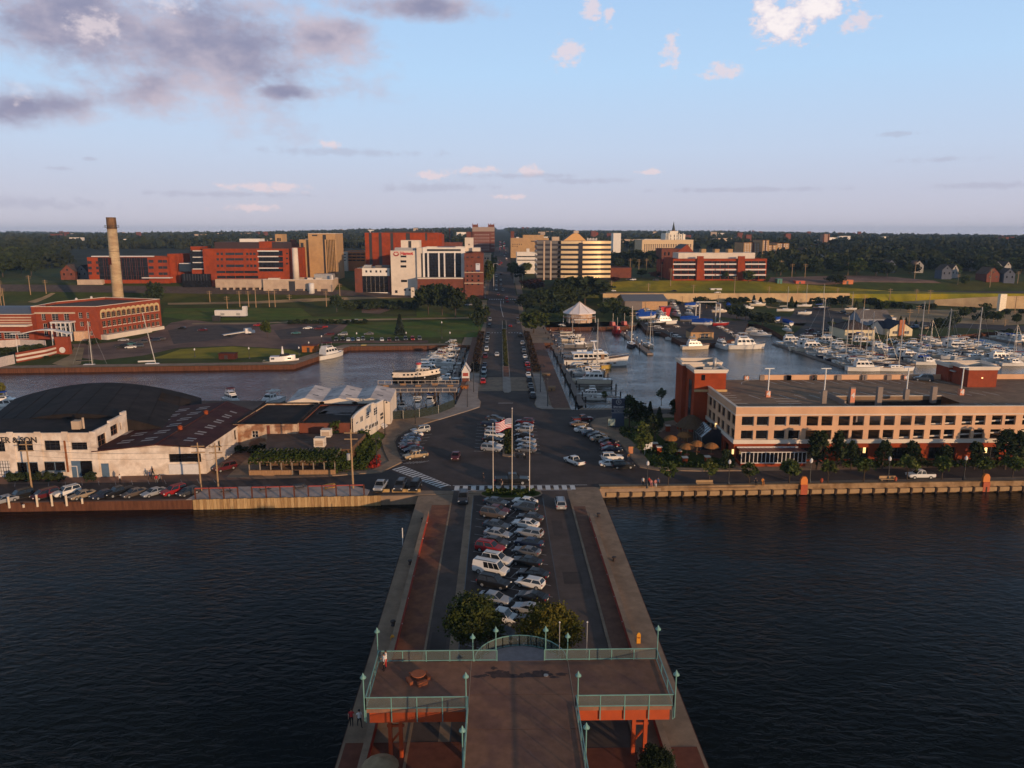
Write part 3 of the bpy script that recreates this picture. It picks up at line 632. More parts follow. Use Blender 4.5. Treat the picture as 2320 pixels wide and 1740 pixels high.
b=FB('dark_apartment_tower','small dark tower far beyond the striped office roof',Z3,1500,20,(532,575,318,420),BRICK_DK,cat='building')
b.block('brick_half',BRICK_R,572,592,330,420,1,18)
def spire_block():
 WB=mat('bright_cream',(.74,.66,.54),.75,var=.04)
 b=FB('stepped_white_block','white stepped office block with tall dark windows under a church spire',Z3,760,30,(1190,1340,345,470),WB,ROOF_GR,win=[D4([q for a in(350,380) for q in row([(1215,1222),(1246,1254),(1270,1277),(1300,1307)],a,a+24)],glass=GDK,frame=None)])
 b.block('upper_step',WB,1212,1284,318,346,2,20);b.block('side_step',WB,1172,1192,336,470,3,24)
 for x in(1175,1196,1204,1290,1322): b.block('fin',WB,x,x+8,336,410,-.8,1)
 b=FB('church_spire','slim dark green church spire pointing up behind the white stepped block',Z3,800,6,(1229,1254,300,345),BRICK_DK,cat='spire',skip=True)
 p=b.w(1242,345,803);q=b.w(1245,236,803);b.add(tb((p[0],803,p[2]-14),(p[0],803,p[2]),2.2,8),'tower',[CREAM]);zz=b.w(0,312,803)[2]
 b.add(tb((p[0],803,p[2]),(p[0],803,zz),1.9,8),'belfry',[BRICK_DK]);b.add(tb((p[0],803,zz),(q[0],803,q[2]),1.8,8,0,.05),'spire_cone',[mat('copper_dark',(.03,.035,.03),.6,var=.2)])
 b=FB('arcaded_block','long cream block with a row of tall rounded arches under its roof',Z3,740,40,(972,1410,395,505),mat('arcade_cream',(.62,.45,.27),.8,var=.06),ROOF_GR,CREAM,
 win=[D4(row(ev(985,1150,9,.62),438,500)+row(ev(1150,1400,12,.62),438,462),glass=GDK,frame=BEIGE,ny=3,fw=.3)])
 arch=MB()
 for xs in(ev(985,1150,9,.62),ev(1150,1400,12,.62)):
  for a,c in xs:
   p=b.w((a+c)/2,438);w=(b.w(c,438)[0]-b.w(a,438)[0])/2
   arch.add([(p[0]+w*cos(PI*i/8),739.9,p[2]+w*sin(PI*i/8)) for i in range(9)],[tuple(range(9))])
 b.add(arch,'arch',[GDK]);b.block('upper_floor',CREAM,990,1130,388,398,4,20)
spire_block()
b=FB('brick_church','brown brick church with a dark gabled roof below the white stepped block',Z3,640,24,(1142,1300,470,560),BRICK_DK,ROOF_BK,win=[D4(row([(1160,1175),(1195,1210),(1235,1250)],500,530),glass=GDK)])
p=b.w(1270,500);q=b.w(1360,432);r=b.w(1415,500);g=MB();y0,y1=b.y-1,b.y+26
g.add([(p[0],y0,p[2]-8),(r[0],y0,p[2]-8),(r[0],y0,r[2]),(q[0],y0,q[2]),(p[0],y0,p[2])],[(0,1,2,3,4)],0);g.quad((p[0],y0,p[2]),(q[0],y0,q[2]),(q[0],y1,q[2]),(p[0],y1,p[2]),1);g.quad((q[0],y0,q[2]),(r[0],y0,r[2]),(r[0],y1,r[2]),(q[0],y1,q[2]),1);g.quad((p[0],y0,p[2]-8),(p[0],y0,p[2]),(p[0],y1,p[2]),(p[0],y1,p[2]-8),0)
b.add(g,'gabled_nave',[BRICK_R,mat('slate_roof',(.035,.032,.036),.7)])
b=FB('small_brick_house','small red brick house with arched windows left of the orange office',Z3,545,12,(1128,1218,565,640),BRICK_R,ROOF_BR,win=[D4(row([(1140,1152),(1165,1178),(1190,1203)],585,605),glass=GDK)])
b=FB('brown_hall','low brown brick hall with a flat roof right of the striped office',Z3,540,24,(700,878,635,695),BRICK_DK,ROOF_BR)
b=FB('orange_office','wide orange brick office with dark ribbon windows and two tall brick piers',Z3,515,30,(1240,2040,560,740),BRICK_O,ROOF_GR,BRICK_O,
win=[D4(row(ev(1244,1432,3,.985),578,600)+row(ev(1506,1785,4,.985),578,600)+row(ev(1860,2036,3,.985),578,600)+row(ev(1244,1432,3,.985),612,640)+row(ev(1508,1785,4,.985),612,640)+row(ev(1862,2036,3,.985),612,640)+row(ev(1246,1432,3,.985),660,688)+row(ev(1510,1785,4,.985),660,688)+row(ev(1862,2036,3,.985),660,688)+row(ev(1246,1432,3,.98),704,734)+row(ev(1510,1785,4,.98),704,734)+row(ev(1864,2036,3,.98),704,734),nx=4,glass=GDK,frame=FDK)])
for a,c in((1238,1432),(1506,1598),(1606,1682),(1690,1786),(1862,2040)):
 for d in(598,646,692): b.slab('white_band',FWT,a,c,d,d+11,.45)
for a,c in((1436,1500),(1786,1856)): b.slab('brick_pier',BRICK_O,a,c,535,745,1.4)
b.block('cream_penthouse',CREAM,1284,1950,506,556,5,22)
for x in(1484,1600,1715): b.block('roof_vent_house',BRICK_T,x,x+42,474,508,8,14)
def flats(o,r,y,lab):
 b=FB('apartment_block',lab,o,y,30,r,BRICK_T,ROOF_GR,BRICK_DK,win=[D4([q for a in np.arange(r[2]+8,r[3]-12,16) for q in row(ev(r[0]+4,r[1]-4,max(2,int((r[1]-r[0])/22)),.55),a,a+8)],glass=GDK,frame=FWT,fw=.4)])
 b.slab('brick_shaft',BRICK_DK,lerp(r[0],r[1],.45),lerp(r[0],r[1],.55),r[2]-6,r[3],.9);return b
flats(Z3,(1852,2010,420,505),760,'brown brick flats with balconies, nearest to the orange office')
flats(Z3,(2016,2062,398,520),750,'narrow brown brick stair tower of flats, tallest of the three');flats(Z3,(2062,2132,440,520),770,'brown brick flats with a light on the roof right of the stair tower');flats(Z4,(80,180,425,475),800,'brown brick flats farthest to the right of the row')
b=FB('church_tower','tall stone church tower with dark corner buttresses above the right hand woods',Z4,1000,9,(478,522,345,505),mat('stone_church',(.34,.2,.15),.85),cat='church tower',para=.4,
win=[D4(row([(488,496),(504,512)],370,480),glass=GDK,frame=None)])
for x in(474,516): b.slab('buttress',BRICK_DK,x,x+9,340,505,.8)
b.block('nave',mat('stone_church',(.34,.2,.15),.85),400,470,425,500,6,24)
# pier surface, plaza, causeway, roads
RED_P=mat('red_painted_wall',(.30,.025,.008),.7,var=.15)
def parapet(name,x0,x1,y0,y1,h,face,lab):
 o=tag(bx(x0,x1,y0,y1,0,h,0).build(name,CONC),lab,'wall')
 fx=x1 if face>0 else x0
 bx(min(fx,fx+face*.03),max(fx,fx+face*.03),y0+1,y1-1,.12,h-.06).build('red_band',RED_P,o);return o
parapet('pier_wall',-11.75,-11.15,20,112,1.0,1,'low concrete wall with a red painted face along the west walk of the pier')
parapet('pier_wall',13.95,14.55,20,111,.8,-1,'low concrete wall with a dark red face, on the garage side of the pier')
rect('brick_walk',-11.15,-8.15,63,117,PAVER,.02)
struct(bx(-8.2,-7.95,30,118,-.05,.05).build('kerb',CONC))
rect('pier_lane',-7.95,-5.5,30,124,ASPH_OLD,.004);rect('gutter_strip',-5.5,-4.45,30,118,CONC,.012);rect('pier_parking',-4.45,7.2,30,121.5,ASPH,.008)
rect('pier_lane',7.2,11.7,30,124,ASPH_OLD,.004)
struct(bx(11.7,12.0,30,119,-.05,.13).build('kerb',CONC));rect('brick_walk',12.0,13.95,62,116,PAVER_D,.02)
rect('crack_line',7.22,7.3,55,120,BLACK,.012);rect('crack_line',-4.5,-4.4,55,120,BLACK,.014)
TERR=mat('terrace_brick',(.17,.06,.036),.85,var=.25,scale=1.0,col2=(.16,.055,.034),det=8);rect('brick_terrace',-13.6,-2.7,20,58.5,TERR,.03);rect('brick_terrace',6.3,17.1,20,57.5,TERR,.03)
rect('pale_strip',-13.6,17.1,45.5,46.2,CONC_L,.04)
for x in(-13.95,17.3): struct(bx(x,x+.22,20,114,-.9,-.12).build('timber_fender',mat('fender_timber',(.09,.035,.022),.85,var=.4,stretch=(1,4,1))))
AX=math.radians(-24);ca,sa=cos(AX),sin(AX)
def stripe(mb,a,b,w=.12,z=.016):
 a=Vector(a[:2]);b=Vector(b[:2]);d=(b-a).normalized();n=Vector((-d.y,d.x))*w/2
 mb.quad((*(a-n),z),(*(b-n),z),(*(b+n),z),(*(a+n),z))
m=MB()
for i in range(18):
 y=61.5+i*3.05+1.4
 c=(1.35,y);stripe(m,(c[0]-5.6*ca,c[1]-5.6*sa),(c[0]+5.6*ca,c[1]+5.6*sa))
 stripe(m,(c[0],c[1]),(c[0]+1.25,c[1]+2.45))
struct(m.build('stall_lines',FAINT_LINE))
rc=random.Random(5);m=MB()
for x0,x1,y in((7.4,11.6,84),(7.4,11.6,76.5),(7.3,11.6,97),(-7.9,-5.6,83),(-7.9,-5.6,95),(-7.8,-5.6,106),(-4,7,110),(-11,-8.3,88),(12.1,13.8,92)):
 q=(x0,y)
 while q[0]<x1:
  n=(q[0]+rc.uniform(.3,.7),q[1]+rc.uniform(-.35,.35));stripe(m,q,n,rc.uniform(.03,.07),.018);q=n
struct(m.build('crack_lines',BLACK));rect('asphalt_patch',8.2,10.6,88.5,92,ASPH,.01);rect('asphalt_patch',-7.6,-5.9,71,77,ASPH,.01);rect('asphalt_patch',8.0,9.6,104,110,ASPH,.01)
LK=[(-14.0,124.2),(-18.8,140.1),(-20.6,147.2),(-22.3,154.9),(-22.2,159.5),(-19.7,166.4),(-14.2,173.9),(-7.3,183.2),(-4.9,186.9),(-4.8,193.6),(-5.7,197.8),(-6.0,206.8)]
RK=[(10.4,206.8),(9.3,202.0),(9.9,197.6),(9.1,190.6),(9.4,186.7),(10.7,184.7),(20.6,183.8),(62,183.5),(62,180),(32.0,177.8),(26.8,176.0),(22.9,174.3),(21.0,169.9),(21.3,164.7),(23.5,158.7),(25.6,152),(26.0,143.1),(26.6,136.3),(29.5,134.4),(37.7,133.7),(60,134.2),(200,141.5),(200,134.5),(60,128.2),(17.4,125.5)]
sheet('plaza_asphalt',LK+RK+[(-8.0,123.9)],ASPH,.004)
sheet('quay_street',[(-14,124.2),(-18.8,140.1),(-22,134.0),(-31,131.9),(-60,129.5),(-300,124),(-300,114.6),(-82.7,119.9),(-51.5,120.7),(-20.9,122),(-14.5,122.4)],ASPH,.003)
struct(MB().prism([(-60,184),(-20,176.2),(-14.6,174.2),(-19.9,166.6),(-22.5,159.6),(-22.6,154.8),(-20.9,147.2),(-19.1,140.2),(-22.1,134.2),(-31.2,132.2),(-31.3,133.3),(-24,135.5),(-21.6,141),(-23.6,148),(-25.2,155),(-25,161),(-30,167),(-60,170)],-.05,.13).build('pavement',CONC))
struct(MB().prism([(-20,176.2),(-14.4,174.1),(-7.5,183.4),(-5.1,187),(-5.0,193.6),(-5.9,197.8),(-6.2,233),(-9,234),(-9.6,222),(-10.4,208),(-11.2,190)],-.05,.12).build('pavement',CONC_L))
struct(MB().prism([(10.6,233),(10.5,206),(9.5,202),(10.1,197.6),(9.3,190.6),(9.6,186.7),(10.9,184.9),(13.9,184.6),(12.6,190),(13.2,205),(13.3,232)],-.05,.12).build('pavement',CONC_L))
rect('brick_walk',-11.3,-9.2,189.5,345,PAVER_D,.03);rect('brick_walk',13.5,18.0,186.0,300,PAVER_D,.03)
struct(MB().prism([(62,180.2),(32.0,178),(26.9,176.2),(23.1,174.5),(21.2,169.9),(21.5,164.8),(23.7,158.8),(25.8,152),(26.2,143.1),(26.8,136.4),(29.6,134.6),(37.7,133.9),(46,134.0),(46,135.4),(38,135.5),(31,136.3),(29.2,138),(28.9,143.5),(28.6,152),(27,160),(24.8,166),(25.2,170),(30,174.5),(62,176.5)],-.05,.12).build('pavement',CONC))
rect('quay_walk',17.6,45,124.7,126.9,CONC,.02)
sheet('quay_walk',[(45,125.6),(45,127.6),(200,133.5),(200,130.0)],CONC,.02)
sheet('lawn_plot',[(-30,167),(-25.4,161),(-24.8,157.5),(-31,158.2),(-36,161)],GRASS_L,.02)
sheet('lawn_plot',[(29.2,138.2),(31,136.5),(44.5,135.7),(45,150),(36,162),(27.4,160.2),(28.9,152),(29.1,143.5)],GRASS,.02)
sheet('lawn_plot',[(25.3,169.5),(25.4,166.5),(30,166.5),(36,170),(44,174),(44,176),(30,174.2)],GRASS,.02)
sheet('patio_paving',[(36,150),(45.4,140),(45.4,165),(40,168),(35,160)],PAVER_D,.026)
rect('street',-6.2,10.6,206.8,372,ASPH_OLD,.004);rect('pale_paving_band',-6.2,10.5,206.9,227.3,CONC,.010)
MED=struct(MB().prism([(1.0,206.3),(1.5,204.8),(2.4,204.3),(3.0,204.9),(3.35,206.3),(3.35,341),(1.3,341)],0,.14).build('median',CONC_L))
rect('median_soil',1.55,3.1,246,340,mat('planting_bed',(.045,.04,.018),.95,var=.4,scale=2),.15);rect('median_brick',1.3,3.1,227.5,245.5,PAVER,.15)
struct(MB().prism([(1.3,345),(3.6,345),(3.6,381.5),(1.6,381.5)],.0,.16).build('median',CONC_L));rect('median_soil',1.8,3.3,346,381,mat('planting_bed',(.045,.04,.018),.95,var=.4,scale=2),.17)
struct(MB().prism([(0.6,144.3),(1.8,143.6),(3.1,144.1),(3.0,171.8),(1.0,171.8)],0,.16).build('median',CONC));rect('median_soil',1.05,2.7,145.2,171,mat('planting_bed',(.045,.04,.018),.95,var=.4,scale=2),.17)
isl=[(2+5.3*cos(t)*(1 if cos(t)>0 else 1.02),122.0+2.4*sin(t)) for t in[2*PI*i/28 for i in range(28)]]
struct(MB().prism(isl,-.1,.16).build('traffic_island',CONC));struct(MB().prism([(2+(x-2)*.95,122+(y-122)*.9) for x,y in isl],.1,.19).build('island_turf',GRASS))
m=MB()
x=-7.9
while x<12.4:
 m.quad((x,124.2,.02),(x+.85,124.2,.02),(x+.85,126.4,.02),(x,126.4,.02));x+=1.45
stripe(m,(-8.3,126.65),(15.5,126.55),.14,.02);stripe(m,(-8.3,123.95),(12.6,123.95),.14,.02)
a0,a1=Vector((-20.3,136.0)),Vector((-10.2,125.2));b0,b1=Vector((-18.4,138.0)),Vector((-8.6,126.5))
for i in range(15):
 t=i/15;d=.036
 p,q,r,s=a0.lerp(a1,t),a0.lerp(a1,t+d),b0.lerp(b1,t+d),b0.lerp(b1,t);m.quad((*p,.02),(*q,.02),(*r,.02),(*s,.02))
stripe(m,a0,a1,.14,.02);stripe(m,b0,b1,.14,.02)
for y in(330.5,379):
 x=-4.6
 while x<10:
  if not .9<x<3.4: m.quad((x,y,.03),(x+.55,y,.03),(x+.55,y+1.3,.03),(x,y+1.3,.03))
  x+=1.25
stripe(m,(-.3,191.6),(3.6,191.6),.25,.02)
for i in range(6): stripe(m,(21.5+i*.9,183.9),(23.0+i*.9,187),.12,.05)
for i in range(9): y=147.3+i*2.75;stripe(m,(-5.2,y+.6),(.6,y-.6),.1,.018);stripe(m,(3.1,y-.5),(8.4,y+.9-2),.1,.018)
for i in range(8): y=142.5+i*2.55;x=-17.2-.16*i+(.45*(i-4) if i>4 else 0);stripe(m,(x-2.6,y-1.3),(x+2.0,y+.9),.1,.018)
for i in range(6): stripe(m,(-18.6+i*.62,139.4+i*.1),(-17.4+i*.72,140.9+i*.1),.1,.018)
for i in range(11): y=143+i*2.45;x=24.5-.28*abs(i-4)**1.1;stripe(m,(x-3.2,y+1.3),(x+1.4,y-.6),.1,.018)
struct(m.build('crosswalk_paint',WHITE_LINE))
m=MB()
for i in range(24): stripe(m,(-52-i*2.9,131.0-i*.1),(-50.6-i*2.9,128.6-i*.1),.09,.01)
struct(m.build('stall_lines',FAINT_LINE))
m=MB();stripe(m,(-27,121.0),(-29.5,126.5),.12,.012);stripe(m,(-46,124.2),(-60,124),.12,.012);struct(m.build('yellow_paint',YELLOW_LINE))
# land behind: draped surfaces on the terrain
drape('street',[(-6.2,371.8),(10.6,371.8),(10.9,420),(11,458),(11.5,700),(12.5,1000),(-4.5,1000),(-6.5,700),(-7,458),(-6.6,420)],ASPH_OLD,.10)
drape('street_pavement',[(-7,385),(-11.5,385),(-12.5,455),(-7.2,455)],TAN,.10);drape('street_pavement',[(10.9,385),(10.9,455),(13.6,455),(13.2,385)],CONC,.10)
drape('street_pavement',[(11.6,483),(11.8,700),(16,700),(15.5,483)],CONC,.10);drape('street_pavement',[(-6.8,483),(-10.5,483),(-9,700),(-6.6,700)],CONC,.10)
drape('bayfront_road',[(-420,476),(-200,468),(-90,464),(-30,462),(14,460),(40,473),(90,474),(600,474),(600,489),(90,488),(40,486),(14,478),(-30,478),(-90,476),(-200,480),(-420,488)],ASPH_OLD,.13)
cw=MB()
for i in range(12): cw.quad((-6+i*1.4,457,T(0,457)+.16),(-5.3+i*1.4,457,T(0,457)+.16),(-5.3+i*1.4,459.6,T(0,459.6)+.16),(-6+i*1.4,459.6,T(0,459.6)+.16))
for x0,y0,x1,y1 in((1.0,452,1.0,425),(1.0,425,2.2,388),(2.6,452,2.6,440)):
 n=8
 for i in range(n):
  a=(lerp(x0,x1,i/n),lerp(y0,y1,i/n));c=(lerp(x0,x1,(i+1)/n),lerp(y0,y1,(i+1)/n));cw.quad((a[0]-.12,a[1],T(*a)+.16),(a[0]+.12,a[1],T(*a)+.16),(c[0]+.12,c[1],T(*c)+.16),(c[0]-.12,c[1],T(*c)+.16))
struct(cw.build('junction_paint',WHITE_LINE))
LOT=[G(0+a/3.8138,440+b/3.8138)[:2] for a,b in[(620,1300),(700,1420),(880,1440),(1230,1400),(1550,1330),(2020,1315),(2600,1350),(2760,1300),(2900,1290),(3700,1290),(3700,1268),(2870,1268),(2860,1240),(3050,1130),(2420,1118),(2260,1140),(2200,1118),(1830,1108),(1640,1080),(1480,1110),(1380,1180),(1200,1250),(900,1290)]]
drape('gravel_lot',LOT,DIRT,.03,20)
GP=lambda pts,o:[G(o[0]+a/3.8138,o[1]+b/3.8138)[:2] for a,b in pts]
drape('worn_lot_patch',GP([(1450,1180),(1700,1140),(2200,1130),(2000,1250),(1500,1300)],(0,440)),ASPH_OLD,.05,20)
drape('worn_lot_patch',GP([(840,1180),(1300,1125),(1400,1140),(1250,1230),(900,1260)],(400,440)),ASPH_OLD,.05,20)
sheet('quay_walk',[(-420,240.6),(-163.8,245.6),(-69.2,251.6),(-58.3,292.5),(-15.2,294.8),(-15.2,299),(-62,297),(-74,256.5),(-164,250.5),(-420,245.5)],CONC,.02)
drape('meadow',GP([(1400,1400),(1560,1345),(2010,1320),(2500,1350),(2620,1390),(2000,1425),(1300,1425)],(0,440)),GRASS_Y,.045,20)
drape('meadow',GP([(1380,1230),(1500,1110),(2000,1105),(2212,1090),(2660,1095),(2610,1240),(1700,1245)],(400,440)),GRASS_L,.045,20)
drape('mown_lawn',GP([(1400,1060),(1420,985),(2600,985),(2700,1060),(3600,1060),(3600,1000),(4000,1050),(4000,1075),(2700,1085),(1650,1090)],(0,440)),GRASS_L,.05,20)
drape('lane',GP([(1660,1118),(2300,1108),(2800,1085),(4050,1062),(4050,1076),(2800,1098),(2300,1120),(1660,1128)],(0,440)),TAN,.08,20)
drape('lane',GP([(1450,940),(2212,925),(3700,878),(3700,892),(2212,945),(1450,956)],(0,440)),TAN,.08,20)
drape('lane',GP([(240,930),(440,855),(480,855),(300,940)],(0,440)),TAN,.08,20)
drape('track',GP([(590,1500),(700,1470),(730,1330),(640,1330),(600,1400),(450,1470)],(0,440)),TAN,.06,20)
drape('bare_soil',GP([(1600,985),(1760,945),(1850,1000),(1750,1035),(1600,1025)],(400,440)),DIRT,.07,20)
drape('bluff_grass',GP([(700,840),(700,765),(1240,742),(2060,760),(4300,860),(4280,960),(3000,905),(2100,882),(1500,860)],(1200,440)),GRASS_Y,.16,12)
drape('building_site',GP([(0,770),(20,720),(640,705),(760,705),(1060,715),(1500,770),(1100,765),(780,760),(520,785)],(1740,440)),DIRT,.12,20)
drape('verge',GP([(660,850),(2200,880),(2800,905),(2700,925),(1500,872),(660,864)],(1200,440)),TAN,.30,12)
drape('boat_park',GP([(-30,960),(300,1020),(700,1090),(1100,1110),(1900,1150),(2300,1120),(2300,1010),(1500,1000),(600,985),(0,985)],(1740,440)),TAN,.05,20)
drape('marina_road',GP([(330,1130),(560,1120),(760,1130),(640,1085),(330,1030),(400,1025),(880,1090),(1100,1130),(2400,1200),(2400,1150),(1100,1095),(520,1000),(400,985),(330,990)],(1740,440)),ASPH,.09,20)
drape('marina_lot',GP([(200,1230),(330,1120),(620,1130),(700,1210),(560,1250),(320,1255)],(1740,440)),ASPH,.10,20)
drape('boat_lot',GP([(1180,1040),(1300,940),(1660,930),(1700,1000),(2000,1040),(2250,1060),(2300,1000),(2700,1040),(2700,1110),(2300,1120),(1980,1110),(1660,1060),(1450,1100)],(1200,440)),ASPH_OLD,.07,20)
# hotel car park building by the plaza
def garage():
 X0,X1,Y0,Y1=45.6,150.0,139.9,173.2
 o=G1;z=lambda zy,y=Y0: ZAT(y,800+zy/K_,1850)
 b=B('parking_garage','long pink parking garage with a red brick base and open upper floors','parking garage',(X0,Y0,-.05))
 zt,zl,zu1,zu0,zl1,zl0,zs1,zs0=[z(v) for v in(470,532,545,627,665,745,745,778)]
 xs=[(1450,1555),(1580,1685),(1735,1835),(1860,1960)];H=[]
 fx=lambda zx,oo:AT(oo[0]+zx/K_,960,Y0)[0]-X0
 cols=[(fx(a,G0),fx(c,G0)) for a,c in xs]+[(fx(a,G1),fx(c,G1)) for a,c in((333,432),(460,555),(608,705),(730,828),(875,972),(1000,1093),(1143,1238),(1265,1358),(1407,1502),(1528,1618),(1672,1762),(1788,1876),(1930,2020),(2045,2137))]
 while cols[-1][1]<92: a,c=cols[-2];d=6.02;cols.append((a+d,c+d))
 up=[(a,c,zu0,zu1) for a,c in cols];lo=[(a,c,zl0,zl1) for a,c in cols]
 m=MB();facade(m,(X0,Y0),(X1,Y0),zs1,zt,[(a,c,p-zs1,q-zs1) for a,c,p,q in up+lo],.45,0)
 L=Y1-Y0-6;side=[]
 sc=[(1362,1392),(1320,1350),(1273,1300),(1236,1262),(1192,1217),(1155,1182),(1118,1140),(1090,1110),(1066,1083)]
 for a,c in sc:
  def ys(zx):
   d=ray(1300+zx/K_,960);return X0*d[1]/d[0]
  side.append((Y1-6-ys(c),Y1-6-ys(a)))
 side=[(min(p),max(p)) for p in side];SL=Y1-6-Y0
 sh=[(a,c,zu0-zs1,zu1-zs1) for a,c in side]+[(a,c,zl0-zs1,zl1-zs1) for a,c in side]
 facade(m,(X0,Y1-6),(X0,Y0),zs1,zt,sh,.35,0);facade(m,(X1,Y0),(X1,Y1),zs1,zt,[],.3,0);facade(m,(X1,Y1),(X0,Y1),-.05,zt-1.1,[],.3,0)
 b.add(m,'upper_wall',[PINK])
 base=[(4+i*8.6,9.4+i*8.6,.3,zs0-.9) for i in range(1,11)]
 m=MB();facade(m,(X0,Y0),(X1,Y0),-.05,zs0,base,.6,0);facade(m,(X0,Y1),(X0,Y0),-.05,zs0,[(8,10,.2,2.6),(18,20,.2,2.6),(27,30,.2,2.6)],.4,0)
 b.add(m,'brick_base',[BRICK_O])
 windows(b,(X0,Y0),(X1,Y0),-.05,base,.55,4,1,GDK,FDK,.1,'shop_window')
 m=MB();m.box(X0-.25,X1,Y0-.28,Y0-.002,zs0,zs1+.02);m.box(X0-.25,X0-.002,Y0,Y1-6,zs0,zs1+.02);b.add(m,'stone_band',[CREAM])
 m=MB();m.box(X0-.12,X1,Y0-.14,Y0-.002,zl-.06,zl+.12);m.box(X0-.12,X0-.002,Y0,Y1-6,zl-.06,zl+.12);b.add(m,'string_course',[CREAM])
 gl=[h for h in up[:2]+lo[:4]+up[2:4]]
 windows(b,(X0,Y0),(X1,Y0),0,gl,.35,1,1,GDK,CREAM,.1);windows(b,(X0,Y1-6),(X0,Y0),zs1,sh,.3,1,2,GDK,FDK,.07)
 dk=mat('garage_deck',(.27,.175,.11),.9,var=.18,scale=.5,col2=(.22,.14,.09));zr=zt-1.05
 m=MB();m.box(X0+.5,X1-.3,Y0+.5,Y1-.3,zs0-.3,zs0);b.add(m,'lower_deck',[dk])
 m=MB();m.box(X0+.5,X0+26,Y0+.5,Y1-.3,zu0-1.1,zu0-.75);m.add([(X0+26,Y0+1,zu0-.9),(X0+26,Y0+14,zu0-.9),(X0+78,Y0+14,zr-.8),(X0+78,Y0+1,zr-.8)],[(0,3,2,1)]);m.add([(X0+26,Y0+1,zs0+.2),(X0+26,Y0+14,zs0+.2),(X0+78,Y0+14,zu0-.8),(X0+78,Y0+1,zu0-.8)],[(0,3,2,1)]);b.add(m,'ramp_deck',[dk])
 m=MB()
 for z0 in(zs0+.3,zu0-.8): m.add([(X0+26,Y0+.9,z0),(X0+78,Y0+.9,z0+2.6),(X0+78,Y0+.9,z0+2.9),(X0+26,Y0+.9,z0+.3)],[(0,1,2,3)])
 b.add(m,'ramp_edge',[CREAM])
 q=lambda zx,zy,oo=G1,zz=zr:P(oo[0]+zx/K_,oo[1]+zy/K_,zz)
 w0,w1,w2,w3=q(350,375),q(1500,370),q(1400,388),q(490,440)
 wx0,wx1=X0+24,w1[0];wy0,wy1=w3[1]+.3,w0[1]
 m=MB();R=MB()
 for a,c,d,e in((X0+.3,X1-.3,wy1,Y1-.3),(wx1,X1-.3,wy0,wy1),(X0+.3,wx0,wy0,wy1)): R.quad((a,d,zr),(c,d,zr),(c,e,zr),(a,e,zr))
 R.quad((X0+.3,Y0+.3,zr),(wx0,Y0+.3,zr),(wx0,wy0,zr),(X0+.3,wy0,zr))
 R.add([(wx0,Y0+.3,zr-1.9),(wx1,Y0+.3,zr),(wx1,wy0,zr),(wx0,wy0,zr-1.9)],[(0,1,2,3)]);R.quad((wx1,Y0+.3,zr),(X1-.3,Y0+.3,zr),(X1-.3,wy0,zr),(wx1,wy0,zr))
 R.quad((wx0,wy1,zr-.8),(wx1,wy1,zr-.8),(wx1,wy1,zr),(wx0,wy1,zr));b.add(R,'roof_deck',[dk])
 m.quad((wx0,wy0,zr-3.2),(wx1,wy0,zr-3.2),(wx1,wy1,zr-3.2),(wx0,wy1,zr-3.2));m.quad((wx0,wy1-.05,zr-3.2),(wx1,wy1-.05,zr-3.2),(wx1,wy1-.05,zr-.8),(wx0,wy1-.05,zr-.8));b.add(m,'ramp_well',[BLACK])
 m=MB();m.box(wx0-.3,wx1,wy1-.02,wy1+.25,zr,zr+.12);b.add(m,'well_kerb',[CREAM])
 GRY=mat('garage_grey_wall',(.24,.19,.16),.85,var=.1)
 m=MB();m.box(wx0-.35,wx0,wy0-2,wy1+1.5,zr-2.0,zr+1.0);m.box(wx0-.35,wx0-.05,Y0+.4,wy0-2,zr-2.0,zr+.55);b.add(m,'ramp_wall',[GRY])
 m=MB();m.box(X0+.02,X0+.3,Y0+.31,Y1-6,zr,zt+.12);m.box(X0+.02,X1,Y0+.02,Y0+.3,zr,zt+.10);b.add(m,'parapet',[PINK])
 m=MB();m.box(X0-.12,X0+.42,Y0-.12,Y1-6,zt+.12,zt+.26);m.box(X0+.42,X1,Y0-.12,Y0+.42,zt+.10,zt+.22);b.add(m,'coping',[CREAM])
 yb=Y1-.35;zb=ZAT(yb,800+188/K_,1800);bays=[(1320,1470),(1500,1605),(1635,1830),(1870,2050)]
 m=MB();m.box(X0+16,X1,yb-.1,yb+.3,zr,zb);b.add(m,'back_wall',[PINK])
 NUM=mat('number_panel',(.62,.22,.12),.7,var=.05)
 for i,(zx,oo,num) in enumerate(((1485,G0,1),(1620,G0,0),(1850,G0,0),(2072,G0,1),(172,G1,0),(395,G1,1),(605,G1,0),(825,G1,0),(1035,G1,0),(1180,G1,1))):
  x=AT(oo[0]+zx/K_,855,yb)[0];b.add(bx(x-.55,x+.55,yb-.75,yb-.11,zr,zb-.05),'pier',[GRY])
  if num:
   pn=b.add(bx(x-.5,x+.5,yb-.80,yb-.755,zr+.3,zb-.2),'level_sign',[NUM]);lettering(b,'4',1.3,(x,yb-.83,(zr+zb)/2),m=FWT,depth=.03,bold=.04)
 def lamp(zx,zb_,zt_,oo,num,ped,lab):
  p=q(zx,zb_,oo);top=ZAT(p[1],oo[1]+zt_/K_,oo[0]+zx/K_)
  t=thing('lamp_post',lab,'lamp post',(p[0],p[1],zr),0,'lamp posts on the garage roof')
  ph=ZAT(p[1],oo[1]+ped/K_,oo[0]+zx/K_)-zr
  bx(-.45,.45,-.45,.45,0,ph).build('pedestal',NUM if num else GRY,t);tb((0,0,ph),(0,0,top-zr),.13,7).build('pole',POLE_W,t)
  for s in(-1,1): bx(min(0,s*1.0),max(0,s*1.0),-.2,.2,top-zr-.02,top-zr+.14).build('lamp_head',POLE_W,t)
  if num: lettering(t,'4',1.5,(0,-.475,ph*.55),m=FWT,depth=.03,bold=.04)
